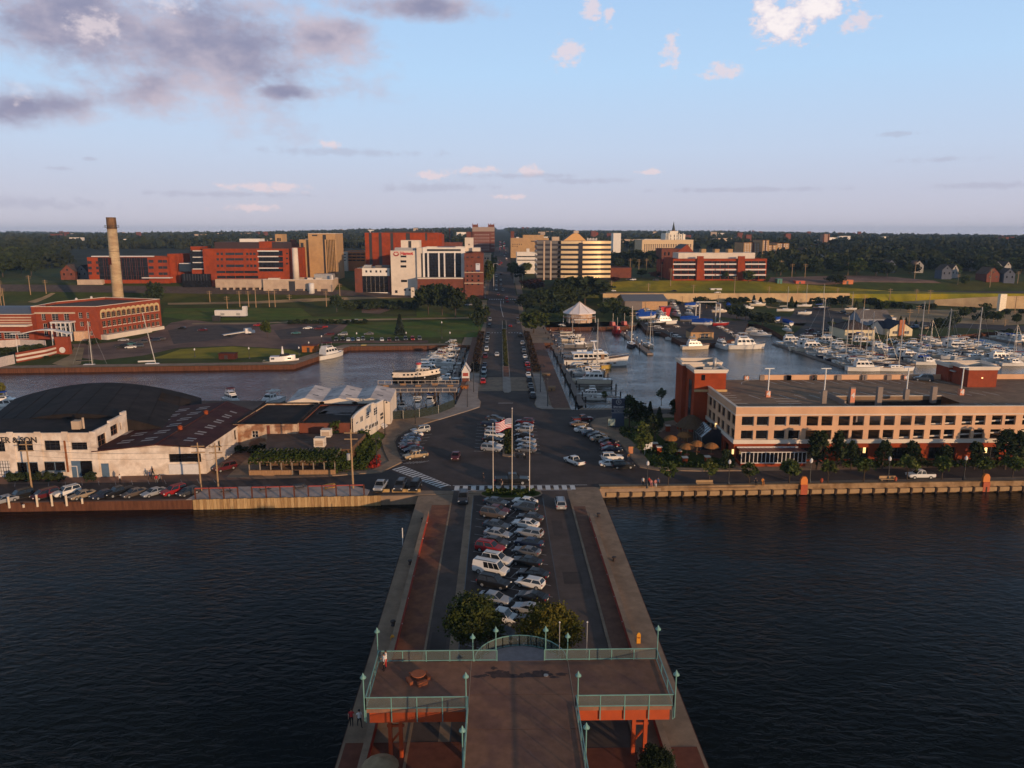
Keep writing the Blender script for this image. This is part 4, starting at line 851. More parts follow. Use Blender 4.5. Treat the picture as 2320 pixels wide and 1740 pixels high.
 lamp(1675,378,135,G0,1,325,'white twin head lamp post on a numbered pedestal by the brick stair tower');lamp(2155,440,135,G0,0,320,'white twin head lamp post on a grey pedestal at the sloping ramp wall')
 lamp(1190,400,130,G1,0,310,'white twin head lamp post on the far grey pier of the ramp well');lamp(1665,360,125,G1,1,310,'white lamp post on a numbered pedestal in front of the brick stair house')
 for zx,zb_,zt_,num in((718,430,318,1),(955,415,315,0),(1428,380,312,0)):
  p=q(zx,zb_);h=ZAT(p[1],800+zt_/K_,1740+zx/K_)-zr+.6;b.add(bx(p[0]-.5,p[0]+.5,p[1]-.45,p[1]+.45,zr-1.2,zr+h),'well_pier',[GRY])
  if num: b.add(bx(p[0]-.46,p[0]+.46,p[1]-.50,p[1]-.455,zr+.2,zr+h-.3),'level_sign',[NUM]);lettering(b,'4',1.4,(p[0],p[1]-.53,zr+h*.5),m=FWT,depth=.03,bold=.04)
 m=MB()
 for a,c,n,y0,dy,dx in((X0+17,X0+60,16,Y1-1.2,-4.2,1.2),(X0+9,X0+22,5,wy1-2,3.6,-1.2),(X0+24,X0+60,13,wy1+4.2,-3.6,1.4),(X0+32,X0+70,13,wy0-.6,-4.6,1.6)):
  for i in range(n):
   x=lerp(a,c,i/(n-1));
   zz=zr+.012 if y0>wy0 else lerp(zr-1.9,zr,(x-wx0)/(wx1-wx0))+.02 if x<wx1 else zr+.02
   zz2=zz if y0>wy0 else (lerp(zr-1.9,zr,(x+dx-wx0)/(wx1-wx0))+.03 if x+dx<wx1 else zr+.02)
   m.quad((x-.09,y0,zz),(x+.09,y0,zz),(x+dx+.09,y0+dy,zz2),(x+dx-.09,y0+dy,zz2))
 for zx,zy in((1260,345),(1300,365),(1310,385),(1350,405),(1400,435),(1830,390),(1850,415),(1870,435)):
  p=q(zx,zy,G0,zr+.012);m.box(p[0]-2.4,p[0]+2.4,p[1]-.06,p[1]+.06,zr,zr+.012)
 for i in range(10):
  t=PI*.55+i*.13;t2=t+.13;cx,cy,r=X0+15.5,Y0+27,5.5
  m.quad((cx+r*cos(t),cy+r*sin(t),zr+.014),(cx+(r+.12)*cos(t),cy+(r+.12)*sin(t),zr+.014),(cx+(r+.12)*cos(t2),cy+(r+.12)*sin(t2),zr+.014),(cx+r*cos(t2),cy+r*sin(t2),zr+.014))
 b.add(m,'stall_paint',[WHITE_LINE])['kind']='stuff'
 YEL=mat('barrier_yellow',(.42,.26,.07),.7,var=.15)
 for x0,x1 in((X0+1.5,X0+6.8),(X0+21,X0+25.5)): b.add(bx(x0,x1,Y0+.9,Y0+1.15,zr+.35,zr+.95).box(x0+.2,x0+.4,Y0+.9,Y0+1.1,zr,zr+.35).box(x1-.4,x1-.2,Y0+.9,Y0+1.1,zr,zr+.35),'barrier',[YEL])
 def brickbox(x0,x1,y0,y1,z0,z1,nm,wm=BRICK_O):
  m=MB();poly=[(x0,y0),(x1,y0),(x1,y1),(x0,y1)]
  for i in range(4): facade(m,poly[i],poly[(i+1)%4],z0,z1,[],.2)
  b.add(m,nm,[wm]);r=MB();r.quad((x0,y0,z1-.5),(x1,y0,z1-.5),(x1,y1,z1-.5),(x0,y1,z1-.5));b.add(r,nm+'_roof',[ROOF_BK])
  c=MB();e=.35
  for a,d,f,g in((x0-e,x1+e,y0-e,y0+.4),(x0-e,x1+e,y1-.4,y1+e),(x0-e,x0+.4,y0+.4,y1-.4),(x1-.4,x1+e,y0+.4,y1-.4)): c.box(a,d,f,g,z1,z1+.35);c.box(a+.15,d-.15,f+.15 if f<y0+.1 else f,g-.15 if g>y1 else g,z1-.45,z1-.002)
  b.add(c,'cornice',[CREAM])
 yf=Y1-13.5;t0=AT(1300+1060/K_,800+155/K_,yf);t1=AT(1300+1320/K_,800+155/K_,yf)
 brickbox(t0[0]-.3,t1[0],yf,yf+7,-.05,t0[2],'stair_tower');t3=AT(1300+940/K_,800+80/K_,yf+9)
 brickbox(AT(1300+943/K_,800+85/K_,yf+7.4)[0],t0[0]+7.5,yf+7.4,yf+13.4,-.05,t3[2],'rear_tower')
 x=t0[0]-.34;b.add(bx(x-.02,x,yf+2.0,yf+4.5,2,t0[2]-2.5),'stair_window',[GDK]);w0=AT(1300+1102/K_,800+235/K_,yf);w1=AT(1300+1136/K_,800+187/K_,yf);b.add(bx(w0[0],w1[0],yf-.05,yf-.002,w0[2],w1[2]),'small_window',[GDK])
 b.add(bx(t0[0]-.3,t1[0]+.3,yf-.3,yf-.002,zr+.02,zr+.5),'stone_skirting',[mat('yellowed_stone',(.5,.33,.16),.8)])
 fl=AT(1300+1220/K_,800+40/K_,yf+5);b.add(tb((fl[0],yf+5,t0[2]-.4),(fl[0],yf+5,fl[2]),.42,10),'flue',[STEEL],smooth=True)
 b.add(bx(t0[0]+2,t0[0]+4,yf+2,yf+2.1,t0[2]-.5,t0[2]+.5).box(t0[0]+4.4,t0[0]+7,yf+2.5,yf+4,t0[2]-.5,t0[2]+.25),'roof_plant',[STEEL])
 a=q(1715,295);c=q(1955,290);k=ZAT(a[1],800+130/K_,1740+1640/K_);lf=q(1612,258)
 brickbox(q(1620,262)[0],c[0],a[1],a[1]+6,zr,k,'stair_house',BRICK_R);l2=q(1478,222);h2=ZAT(l2[1],800+85/K_,1740+1478/K_)
 brickbox(l2[0],l2[0]+10.5,a[1]+6.4,a[1]+11.5,zr,h2,'lift_house',BRICK_R)
 p=q(1595,235);b.add(bx(p[0]-2,p[0]+1.2,a[1]+4.6,a[1]+6.6,zr+2.6,zr+2.9),'door_canopy',[STEEL]);b.add(bx(p[0]-.3,p[0]+.9,a[1]+6.3,a[1]+6.38,zr,zr+2.1),'door',[FDK])
 LAMP=flat('lamp_glow',(1,.8,.5),emit=(1,.6,.22),estr=1.6)
 for dx in(-.9,1.5): b.add(bx(p[0]+dx,p[0]+dx+.3,a[1]+6.2 if dx<0 else a[1]-.1,a[1]+6.36 if dx<0 else a[1]-.003,zr+2.0,zr+2.25),'wall_lamp',[LAMP])
 def pz(zx,zy,y): return AT(1300+zx/K_,800+zy/K_,y)
 y1=Y0-3.2;c0=pz(1450,860,y1)[0];c1=pz(2010,860,y1)[0];zg1=pz(1700,858,y1)[2];zg0=pz(1700,945,y1)[2];zr1=pz(1700,812,Y0)[2]
 m=MB();m.box(c0,c1,y1,Y0-.01,-.05,zg0);b.add(m,'sunroom_base',[BRICK_O])
 m=MB();m.quad((c0,y1-.02,zg0),(c1,y1-.02,zg0),(c1,y1-.02,zg1),(c0,y1-.02,zg1));m.quad((c0,Y0,zg0),(c0,y1,zg0),(c0,y1,zg1),(c0,Y0,zg1));b.add(m,'sunroom_glass',[GDK])
 for i in range(17): x=lerp(c0,c1,i/16);b.add(bx(x-.06,x+.06,y1-.12,y1-.022,zg0,zg1),'mullion',[FWT])
 b.add(bx(c0-.1,c1+.1,y1-.15,y1-.03,zg1,zg1+.18).box(c0-.1,c1+.1,y1-.16,y1-.03,zg0-.14,zg0),'sunroom_rail',[FWT])
 m=MB();m.quad((c0-.2,y1-.3,zg1+.19),(c1+.2,y1-.3,zg1+.19),(c1-.6,Y0-.05,zr1),(c0+.2,Y0-.05,zr1));b.add(m,'sunroom_roof',[mat('plum_glazing',(.11,.035,.035),.3,var=.15)])
 for i in range(15): x=lerp(c0,c1,(i+.5)/15);b.add(MB().add([(x-.05,y1-.3,zg1+.25),(x+.05,y1-.3,zg1+.25),(x+.05,Y0-.05,zr1+.07),(x-.05,Y0-.05,zr1+.07)],[(0,1,2,3)]),'roof_bar',[BRICK_DK])
 b.add(bx(c0,c1-.5,Y0-.4,Y0-.285,zr1,zr1+.22),'flashing',[FWT])
 g=MB();gx0,gx1,gy0,gy1=X0-4.2,X0-.05,Y0+8,Y0+14
 g.quad((gx0,gy0,2.6),(gx0+2.0,gy0,4.4),(gx0+2.0,gy1,4.4),(gx0,gy1,2.6));g.quad((gx0+2.0,gy0,4.4),(gx1,gy0,4.2),(gx1,gy1,4.2),(gx0+2,gy1,4.4));g.quad((gx0,gy0,0),(gx1,gy0,0),(gx1,gy0,2.6),(gx0,gy0,2.6));g.quad((gx0,gy1,0),(gx0,gy0,0),(gx0,gy0,2.6),(gx0,gy1,2.6));g.add([(gx0,gy0,2.6),(gx1,gy0,2.6),(gx1,gy0,4.2),(gx0+2,gy0,4.4)],[(0,1,2,3)])
 b.add(g,'porch_glass',[GLASS_B])
 for i in range(6):
  y=lerp(gy0,gy1,i/5);b.add(tb((gx0,y,2.65),(gx0+2,y,4.45),.06,4).tube((gx0,y,0),(gx0,y,2.65),.06,4),'porch_bar',[STEEL])
 for i in range(3): x=gx0+i;b.add(tb((x,gy0-.05,2.65+.9*i),(x,gy1,2.65+.9*i),.05,4),'porch_purlin',[STEEL])
 for zx,zy,y in((1127,655,Y0+12),(1372,850,Y0-.2)):
  pp=pz(zx,zy,Y0-.15) if zx>1300 else None
  if pp: b.add(bx(pp[0]-.2,pp[0]+.2,Y0-.35,Y0-.29,pp[2]-.5,pp[2]+.5),'wall_lamp',[LAMP])
  else: b.add(bx(X0-.3,X0-.01,y-.25,y+.25,3.6,4.6),'wall_lamp',[LAMP])
 for zx in(832,1880): p=AT(1740+zx/K_,800+838/K_,Y0-.1);b.add(bx(p[0]-.22,p[0]+.22,Y0-.2,Y0-.02,p[2]-.55,p[2]+.5),'wall_lamp',[LAMP])
 return zr,q
GZ,GQ=garage()
# old shipyard row left of the pier
def shipyard():
 A=lambda zx,zy,y:AT(zx/K_,780+zy/K_,y)
 Y=132.6;xr=A(822,1140,Y)[0];zt=A(400,768,Y)[2];x0=-106.0
 b=B('white_workshop','old white two storey workshop with peeling paint and black lettering','building',(xr-12,Y,-.05))
 hx=lambda a,c,d,e:(A(a,e,Y)[0]-x0,A(c,e,Y)[0]-x0,A(a,e,Y)[2]+.05,A(a,d,Y)[2]+.05)
 up=[hx(-60,48,838,928),hx(150,290,835,926),hx(388,524,832,918),hx(618,757,848,913)];up+=[(a-11.4,c-11.4,d,e) for a,c,d,e in up[:2]]
 lo=[hx(140,338,1018,1130),hx(375,575,1013,1105)];dr=[hx(608,808,1008,1140)];gt=[hx(-10,100,1008,1160)]
 y1=Y+13.5;sd=[(A(900,860,Y)[1]-Y+2.2,5.2,zt-3.4,zt-1.2),(7.0,9.8,zt-2.6,zt-.6),(10.6,11.2,zt-2.2,zt-.8)]
 m=MB();facade(m,(x0,Y),(xr,Y),-.05,zt,up+lo+dr+gt,.3);facade(m,(xr,Y),(xr,y1),-.05,zt,sd,.3);facade(m,(xr,y1),(x0,y1),-.05,zt-.8,[])
 m.box(xr-.5,xr+.02,y1-1.6,y1+.02,zt,zt+.9);m.box(xr-.5,xr+.02,y1-6.5,y1-1.6,zt,zt+.45)
 b.add(m,'wall',[PEEL])
 m=MB();m.box(x0,xr-.02,Y+.02,Y+.35,zt-.7,zt+.02);m.box(xr-.35,xr-.02,Y+.36,y1-.1,zt-.7,zt+.02);b.add(m,'parapet',[PEEL])
 for zx in(85,322,558,800): x=A(zx,765,Y)[0];b.add(bx(x-.55,x+.55,Y-.16,Y-.002,-.05,zt+.28),'pilaster',[PEEL])
 b.add(MB().quad((x0,Y+.3,zt-.65),(xr-.3,Y+.3,zt-.65),(xr-.3,y1,zt-.65),(x0,y1,zt-.65)),'roof',[ROOF_BK])
 windows(b,(x0,Y),(xr,Y),-.05,up,.28,3,3,GDK,FDK,.09);windows(b,(x0,Y),(xr,Y),-.05,lo,.28,2,1,GDK,mat('blue_grey_frame',(.10,.15,.2),.7),.22)
 windows(b,(x0,Y),(xr,Y),-.05,gt,.28,5,5,FWT,FDK,.12,'garage_door');windows(b,(xr,Y),(xr,y1),-.05,sd,.25,2,2,GDK,mat('brown_frame',(.16,.08,.05),.8),.12)
 BL=mat('blue_paint',(.075,.13,.20),.7,var=.12);p0=A(608,1140,Y);p1=A(690,1008,Y);b.add(bx(p0[0],p1[0],Y-.05,Y+.28,-.05,p1[2]),'blue_panel',[BL]);
 q0=A(615,1140,Y);q1=A(668,1050,Y);b.add(bx(q0[0],q1[0],Y-.10,Y-.055,-.02,q1[2]),'door_frame',[FWT]);b.add(bx(q0[0]+.12,q1[0]-.12,Y-.13,Y-.105,-.02,q1[2]-.12),'door',[BL])
 b.add(bx(A(700,1100,Y)[0],A(800,1100,Y)[0],Y+.1,Y+.28,-.05,p1[2]-.3),'shop_glass',[GDK])
 p=A(150,812,Y-.05);lettering(b,'TER & SON',1.5,(A(146,812,Y)[0],Y-.22,p[2]-.35),m=mat('black_lettering',(.03,.025,.025),.7,var=.3),depth=.06,spacing=1.0,bold=.03)
 b.add(bx(A(572,1000,Y)[0],A(590,1000,Y)[0],Y-.2,Y-.165,1.0,A(580,830,Y)[2]),'downpipe',[mat('rust',(.25,.09,.035),.85,var=.3)])
 b.add(bx(A(620,740,Y+5)[0],A(690,740,Y+5)[0],Y+5,Y+6.4,zt-.65,zt+.9).tube((A(690,740,Y+5)[0]+.5,Y+5.5,zt-.6),(A(690,740,Y+5)[0]+.5,Y+5.5,zt+1.5),.2,6),'roof_vent',[BEIGE])
 c=B('maroon_roof_shed','long white corrugated shed under a maroon metal roof with pale skylights','shed',(-64,133.5,-.05))
 f0=(A(842,1145,Y+.2)[0],Y+.1);f1=(A(1788,1128,Y+1.6)[0],Y+1.6);ze=A(842,925,Y)[2];ze1=A(1790,890,f1[1])[2];pk=A(1345,868,Y+.8);L=33.0
 g0=(f0[0]+.0,f0[1]+L);g1=(f1[0]+1.0,f1[1]+L-6)
 holes=[];m=MB()
 dd=Vector(f1)-Vector(f0);W=dd.length;mid=(pk[0]-f0[0])/dd.x
 facade(m,f0,f1,-.05,min(ze,ze1)-.1,[(W*.665,W*.955,2.4,4.0)],.3);mm=Vector(f0).lerp(Vector(f1),mid);zmn=min(ze,ze1)-.1
 m.add([(f0[0],f0[1],zmn),(f1[0],f1[1],zmn),(f1[0],f1[1],ze1),(mm.x,mm.y,pk[2]),(f0[0],f0[1],ze)],[(0,1,2,3,4)])
 facade(m,f1,g1,-.05,ze1,[(6,7.2,2.5,4.5),(14,15.2,2.5,4.5)],.2);c.add(m,'wall',[PEEL])
 c.add(bx(lerp(f0[0],f1[0],.665),lerp(f0[0],f1[0],.96),f0[1]+1.35,f0[1]+1.45,2.3,3.9),'strip_window',[GDK]);c.add(bx(lerp(f0[0],f1[0],.66),lerp(f0[0],f1[0],.95),f0[1]+.85,f0[1]+.98,.1,2.0),'loading_door',[FWT])
 c.add(bx(f0[0]+1.0,f0[0]+2.3,f0[1]-.06,f0[1]+.05,-.02,2.5),'blue_door',[BL])
 r=MB();e=.35;n0=(mm.x+.6,mm.y+L+2);zk=pk[2]
 a_=(f0[0]-e,f0[1]-e,ze+.1);b_=(mm.x,mm.y-e,zk+.12);c_=(f1[0]+e,f1[1]-e,ze1+.1);a2=(g0[0]-e,g0[1]+2,ze+.1);b2=(n0[0],n0[1],zk+.12);c2=(g1[0]+e,g1[1],ze1+.1)
 r.quad(a_,b_,b2,a2);r.quad(b_,c_,c2,b2);r.quad((a_[0],a_[1],a_[2]-.2),(b_[0],b_[1],b_[2]-.2),b_,a_);r.quad((b_[0],b_[1],b_[2]-.2),(c_[0],c_[1],c_[2]-.2),c_,b_);c.add(r,'roof',[ROOF_MA])
 c.add(tb((b_[0],b_[1],b_[2]),(b2[0],b2[1],b2[2]),.14,5),'ridge_cap',[ROOF_MA])
 SKY=mat('skylight_sheet',(.36,.31,.29),.8,var=.15)
 def onroof(u,v): # u across 0..1 (left eave to right eave), v along
  A_,B_=(a_,b_) if u<.5 else (b_,c_);A2,B2=(a2,b2) if u<.5 else (b2,c2);t=u*2 if u<.5 else u*2-1
  p=Vector(A_).lerp(Vector(B_),t);q=Vector(A2).lerp(Vector(B2),t);w=p.lerp(q,v);w.z+=.05;return w
 for v in(.10,.25,.40,.54,.68,.82):
  for u in(.12,.31,.70):
   for k in(0,.045):
    if u>.6 and v>.75 and k: continue
    p=[onroof(u+du,v+k+dv) for du,dv in((0,0),(.10,0),(.10,.022),(0,.022))];c.add(MB().quad(*p),'skylight',[SKY])
 c.add(MB().quad(onroof(.005,.30),onroof(.05,.30),onroof(.05,.93),onroof(.005,.93)),'pale_valley_sheet',[SKY])
 for v in(.30,.66): p=onroof(.5,v);c.add(lt([(.45,-.2),(.4,.5),(.6,.55),(.1,.8)],8,0,tuple(p)),'roof_vent',[mat('rust_vent',(.28,.06,.02),.8)])
 d=B('barrel_roof_hall','huge black barrel vaulted hall behind the white workshop','hall',(-84,150,-.05))
 v=[];n=20;
 def arc(y,xa,xb,zb,zp): return [(lerp(xa,xb,i/n),y,zb+(zp-zb)*sin(PI*i/n)**.9) for i in range(n+1)]
 k0=146.4;k1=181.0;xa,xb=A(0,655,k0)[0]-8,xr+2.0;xa2,xb2=A(180,600,k1)[0]-1,A(1740,460,k1)[0];zpk=A(1170,330,k1)[2]
 zb2=A(1740,455,k1)[2]
 R0=arc(k0,xa,xb+11,3.0,8.6);R1=arc(k1,xa2,xb2,zb2-.3,zpk);rows=[[tuple(Vector(p).lerp(Vector(q),t/8)) for p,q in zip(R0,R1)] for t in range(9)]
 m=MB();m.loft(rows,0,False,False,False);m.f=[f[::-1] for f in m.f];d.add(m,'vaulted_roof',[ROOF_BK],smooth=True)
 m=MB();m.add([*[(p[0],p[1],-.05) for p in(R0[0],R0[-1])],*R0[::-1]],[tuple(range(n+3))]);m.quad((R0[-1][0],R0[-1][1],-.05),(R1[-1][0],R1[-1][1],-.05),R1[-1],R0[-1]);m.quad((R1[0][0],R1[0][1],-.05),(R0[0][0],R0[0][1],-.05),R0[0],R1[0]);d.add(m,'wall',[ROOF_BK])
 m=MB()
 for i in range(2,n-1,2): m.path([ (r_[i][0],r_[i][1],r_[i][2]+.03) for r_ in rows],.07,4)
 d.add(m,'roof_seam',[ROOF_BK])
 for i in range(9):
  t=.55+i*.04;j=5;p=Vector(rows[5][16]).lerp(Vector(rows[7][16]),i/9);q=Vector(rows[5][19]).lerp(Vector(rows[7][19]),i/9);d.add(tb(p+Vector((0,0,.06)),q+Vector((0,0,.06)),.1,4),'roof_batten',[ROOF_BK])
 p=A(1050,386,k1-6);d.add(bx(p[0]-1.1,p[0]+1.1,k1-7.6,k1-6.6,p[2]-.6,p[2]+.05),'skylight',[SKY])
 A2=lambda zx,zy,y:AT(450+zx/K_,780+zy/K_,y)
 y=150;e=B('worn_brick_store','low store of worn painted brick with a flat black roof beside the maroon shed','building',(-44,y,-.05))
 p0=A2(308,860,y);p1=A2(858,860,y);zt=A2(500,690,y)[2]
 shell(e,[(p0[0],y),(p1[0],y),(p1[0],y+19),(p0[0]+1,y+19)],-.05,zt,PEEL_BR,ROOF_BK,ROOF_BK,{0:[(A2(460,805,y)[0]-p0[0],A2(516,805,y)[0]-p0[0],A2(460,808,y)[2],A2(460,748,y)[2])]},.3)
 windows(e,(p0[0],y),(p1[0],y),-.05,[(A2(460,805,y)[0]-p0[0],A2(516,805,y)[0]-p0[0],A2(460,808,y)[2]+.05,A2(460,748,y)[2]+.05)],.25,2,2,GDK,FWT,.1)
 e.add(bx(A2(596,800,y)[0],A2(620,800,y)[0],y-.14,y-.003,1.5,A2(600,700,y)[2]),'brick_chase',[BRICK_DK])
 y=151.5;f=B('patched_roof_brick_block','low brown brick block whose black roof has grey patches','building',(-32,y,-.05))
 p0=(p1[0]+.05,0);q1=A2(1340,740,y);zt=A2(1000,680,y)[2]
 shell(f,[(p0[0],y),(q1[0],y),(q1[0]+3.2,y+17),(p0[0]+.3,y+17)],-.05,zt,BRICK_DK,ROOF_BK,ROOF_BK,{},.3)
 GP_=mat('grey_roof_patch',(.17,.14,.13),.8,var=.3,scale=1.2)
 for a,c,k,l in((1030,1390,520,600),(1160,1330,590,612),(1020,1120,575,600)):
  u0=P(450+a/K_,780+l/K_,zt-.28);u1=P(450+c/K_,780+k/K_,zt-.28);f.add(MB().quad((u0[0],u0[1],zt-.28),(u1[0],u0[1],zt-.28),(u1[0],u1[1],zt-.28),(u0[0]+1,u1[1],zt-.28)),'roof_patch',[GP_])
 g=B('curved_parapet_house','cream two storey house whose side wall has a curved and stepped parapet','building',(-24,154,-.05))
 s0=Vector((q1[0],151.0));s1=Vector((A2(1600,690,168)[0],168.0));D=(s1-s0).normalized();Lw=(s1-s0).length
 zf=lambda t,zy:ZAT(s0.y+(s1.y-s0.y)*t,780+zy/K_,830)
 tops=[(0,640),(.06,612),(.16,585),(.3,555),(.45,530),(.6,510),(.66,508),(.662,540-22),(.8,505),(.97,484),(1,484)]
 v=[(*(s0+D*Lw*t),zf(t,zy)) for t,zy in tops];lo_=[(p[0],p[1],-.05) for p in v]
 m=MB();n=len(v)
 for i in range(n-1): m.quad(lo_[i],lo_[i+1],v[i+1],v[i])
 nn=Vector((-D.y,D.x))*.4
 for i in range(n-1): m.quad(v[i],v[i+1],(v[i+1][0]+nn.x,v[i+1][1]+nn.y,v[i+1][2]),(v[i][0]+nn.x,v[i][1]+nn.y,v[i][2]));
 for i in range(n-1): m.quad((v[i][0]+nn.x,v[i][1]+nn.y,0),(v[i][0]+nn.x,v[i][1]+nn.y,v[i][2]),(v[i+1][0]+nn.x,v[i+1][1]+nn.y,v[i+1][2]),(v[i+1][0]+nn.x,v[i+1][1]+nn.y,0))
 facade(m,(s1.x,s1.y),(s1.x-9,s1.y+3),-.05,v[-1][2],[])
 g.add(m,'wall',[CREAM]);o2=Vector((D.y,-D.x))
 cp=MB()
 for i in range(n-1): cp.tube((v[i][0]+o2.x*.1,v[i][1]+o2.y*.1,v[i][2]),(v[i+1][0]+o2.x*.1,v[i+1][1]+o2.y*.1,v[i+1][2]),.17,5)
 g.add(cp,'coping',[FWT])
 for t,w_,za,zb_,st in((.12,.7,690,665,1),(.26,.9,672,618,2),(.46,1.2,640,580,3),(.72,1.4,612,545,3),(.40,.9,732,700,1),(.52,.9,735,690,1),(.62,1.1,720,680,1),(.74,1.2,705,664,1)):
  p=s0+D*Lw*t;z0,z1=zf(t,za),zf(t,zb_);me=wmesh(w_*1.25+.5,z1-z0,2,3 if st==3 else 1,GDK,FWT,.14);ob=g.at(me,'window',(p.x+o2.x*.06,p.y+o2.y*.06,z0),math.atan2(D.y,D.x))
 sg=MB()
 for zy,k in((604,.12),(635,.12)):
  p=s0+D*Lw*.93;z=zf(.93,zy);sg.obox((p.x+o2.x*.08,p.y+o2.y*.08,z),(1.5,.1,.5),math.atan2(D.y,D.x))
 g.add(sg,'name_board',[FDK]);
 for i in range(3): p=s0+D*Lw*.93;g.add(MB().obox((p.x+o2.x*(.2+.3*i),p.y+o2.y*(.2+.3*i),.9-.3*i),(2.2,.3,.3),math.atan2(D.y,D.x)),'step',[FWT])
 WM=mat('white_ribbed_metal',(.66,.58,.54),.8,var=.14,scale=.6,col2=(.5,.43,.40))
 for k,(xa_,pk_,xb_,lab) in enumerate(((762,935,1085,'west end white gabled shed roof with four dark skylights, next to the boats'),(1042,1225,1372,'middle white gabled shed roof with dark skylights in the row of three'),(1325,1500,1655,'white gabled shed roof nearest the curved parapet house'))):
  y0,y1=169.5,184.0;pa=A2(xa_,505,y0);pb=A2(xb_,497,y0);zp=A2(pk_,482,y0)[2]+.6;zt_=A2(pk_,408,y1)[2];zE=A2(xa_,500,y0)[2];xm=A2(pk_-20,482,y0)[0]
  h=B('white_metal_shed',lab,'shed',((pa[0]+pb[0])/2,y0,-.05),'white gabled sheds by the basin');m=MB();d1=A2(pk_,408,y1)[0]-xm;z1=max(zE+.1,zt_-1.7);zp=zE+.95;zt_=zp+.1;z1=zE
  m.quad((pa[0],y0,zE),(xm,y0,zp),(xm+d1*.3,y1,zt_),(pa[0]+d1*.3,y1,z1));m.quad((xm,y0,zp),(pb[0],y0,zE),(pb[0]+d1*.3,y1,z1),(xm+d1*.3,y1,zt_));h.add(m,'roof',[WM])
  w_=MB();w_.add([(pa[0],y0+.1,-.05),(pb[0],y0+.1,-.05),(pb[0],y0+.1,zE),(xm,y0+.1,zp),(pa[0],y0+.1,zE)],[(0,1,2,3,4)]);w_.quad((pb[0],y0,-.05),(pb[0]+d1*.3,y1,-.05),(pb[0]+d1*.3,y1,z1),(pb[0],y0,zE));h.add(w_,'wall',[CREAM])
  for u,v_ in((.3,.25),(.3,.72),(.72,.3),(.72,.75)):
   a=(lerp(pa[0],xm,u*1.4) if u<.5 else lerp(xm,pb[0],(u-.5)*1.8));zz=lerp(zE,zp,u*1.4) if u<.5 else lerp(zp,zE,(u-.5)*1.8);yy=lerp(y0,y1,v_);sl=(zp-zE)/max(.1,(xm-pa[0])) if u<.5 else -(zp-zE)/max(.1,(pb[0]-xm));xo=d1*.3*v_
   h.add(MB().quad((a-.7+xo,yy,zz-.7*sl+.05),(a+.7+xo,yy,zz+.7*sl+.05),(a+.7+xo,yy+.6,zz+.7*sl+.05),(a-.7+xo,yy+.6,zz-.7*sl+.05)),'skylight',[FDK])
shipyard()
# vine covered restaurant with pergola
IVY_LEAF=mat('vine_leaves',(.035,.05,.010),.85,var=.5,scale=2.5,rand=.1)
def leaf_mesh(name,boxes,n,size,m,seed=1,up=.3,surf=None):
 """many small leaf quads spread through the given boxes (x0,x1,y0,y1,z0,z1)"""
 r=np.random.default_rng(seed);vol=np.array([max(.05,(b[1]-b[0])*(b[3]-b[2])+(b[1]-b[0])*(b[5]-b[4])) for b in boxes]);k=r.choice(len(boxes),n,p=vol/vol.sum());B_=np.array(boxes)[k]
 c=B_[:,0::2]+(B_[:,1::2]-B_[:,0::2])*r.random((n,3));return leaves(name,c,size,m,r,up)
def leaves(name,c,size,m,r,up=.3,aspect=.7):
 n=len(c);d=r.normal(size=(n,3));d[:,2]=d[:,2]*.6;d/=np.linalg.norm(d,axis=1)[:,None]+1e-9;w=r.normal(size=(n,3));w[:,2]*=.7;e=np.cross(d,w);e/=np.linalg.norm(e,axis=1)[:,None]+1e-9
 s=(size*(.6+.8*r.random(n)))[:,None];v=np.stack([c-d*s*.5-e*s*aspect*.5,c+d*s*.5-e*s*aspect*.5,c+d*s*.5+e*s*aspect*.5,c-d*s*.5+e*s*aspect*.5],1).reshape(-1,3)
 me=bpy.data.meshes.new(name);me.vertices.add(4*n);me.vertices.foreach_set('co',v.ravel());me.loops.add(4*n);me.loops.foreach_set('vertex_index',np.arange(4*n));me.polygons.add(n);me.polygons.foreach_set('loop_start',np.arange(n)*4);me.update(calc_edges=True);me.materials.append(m);return me
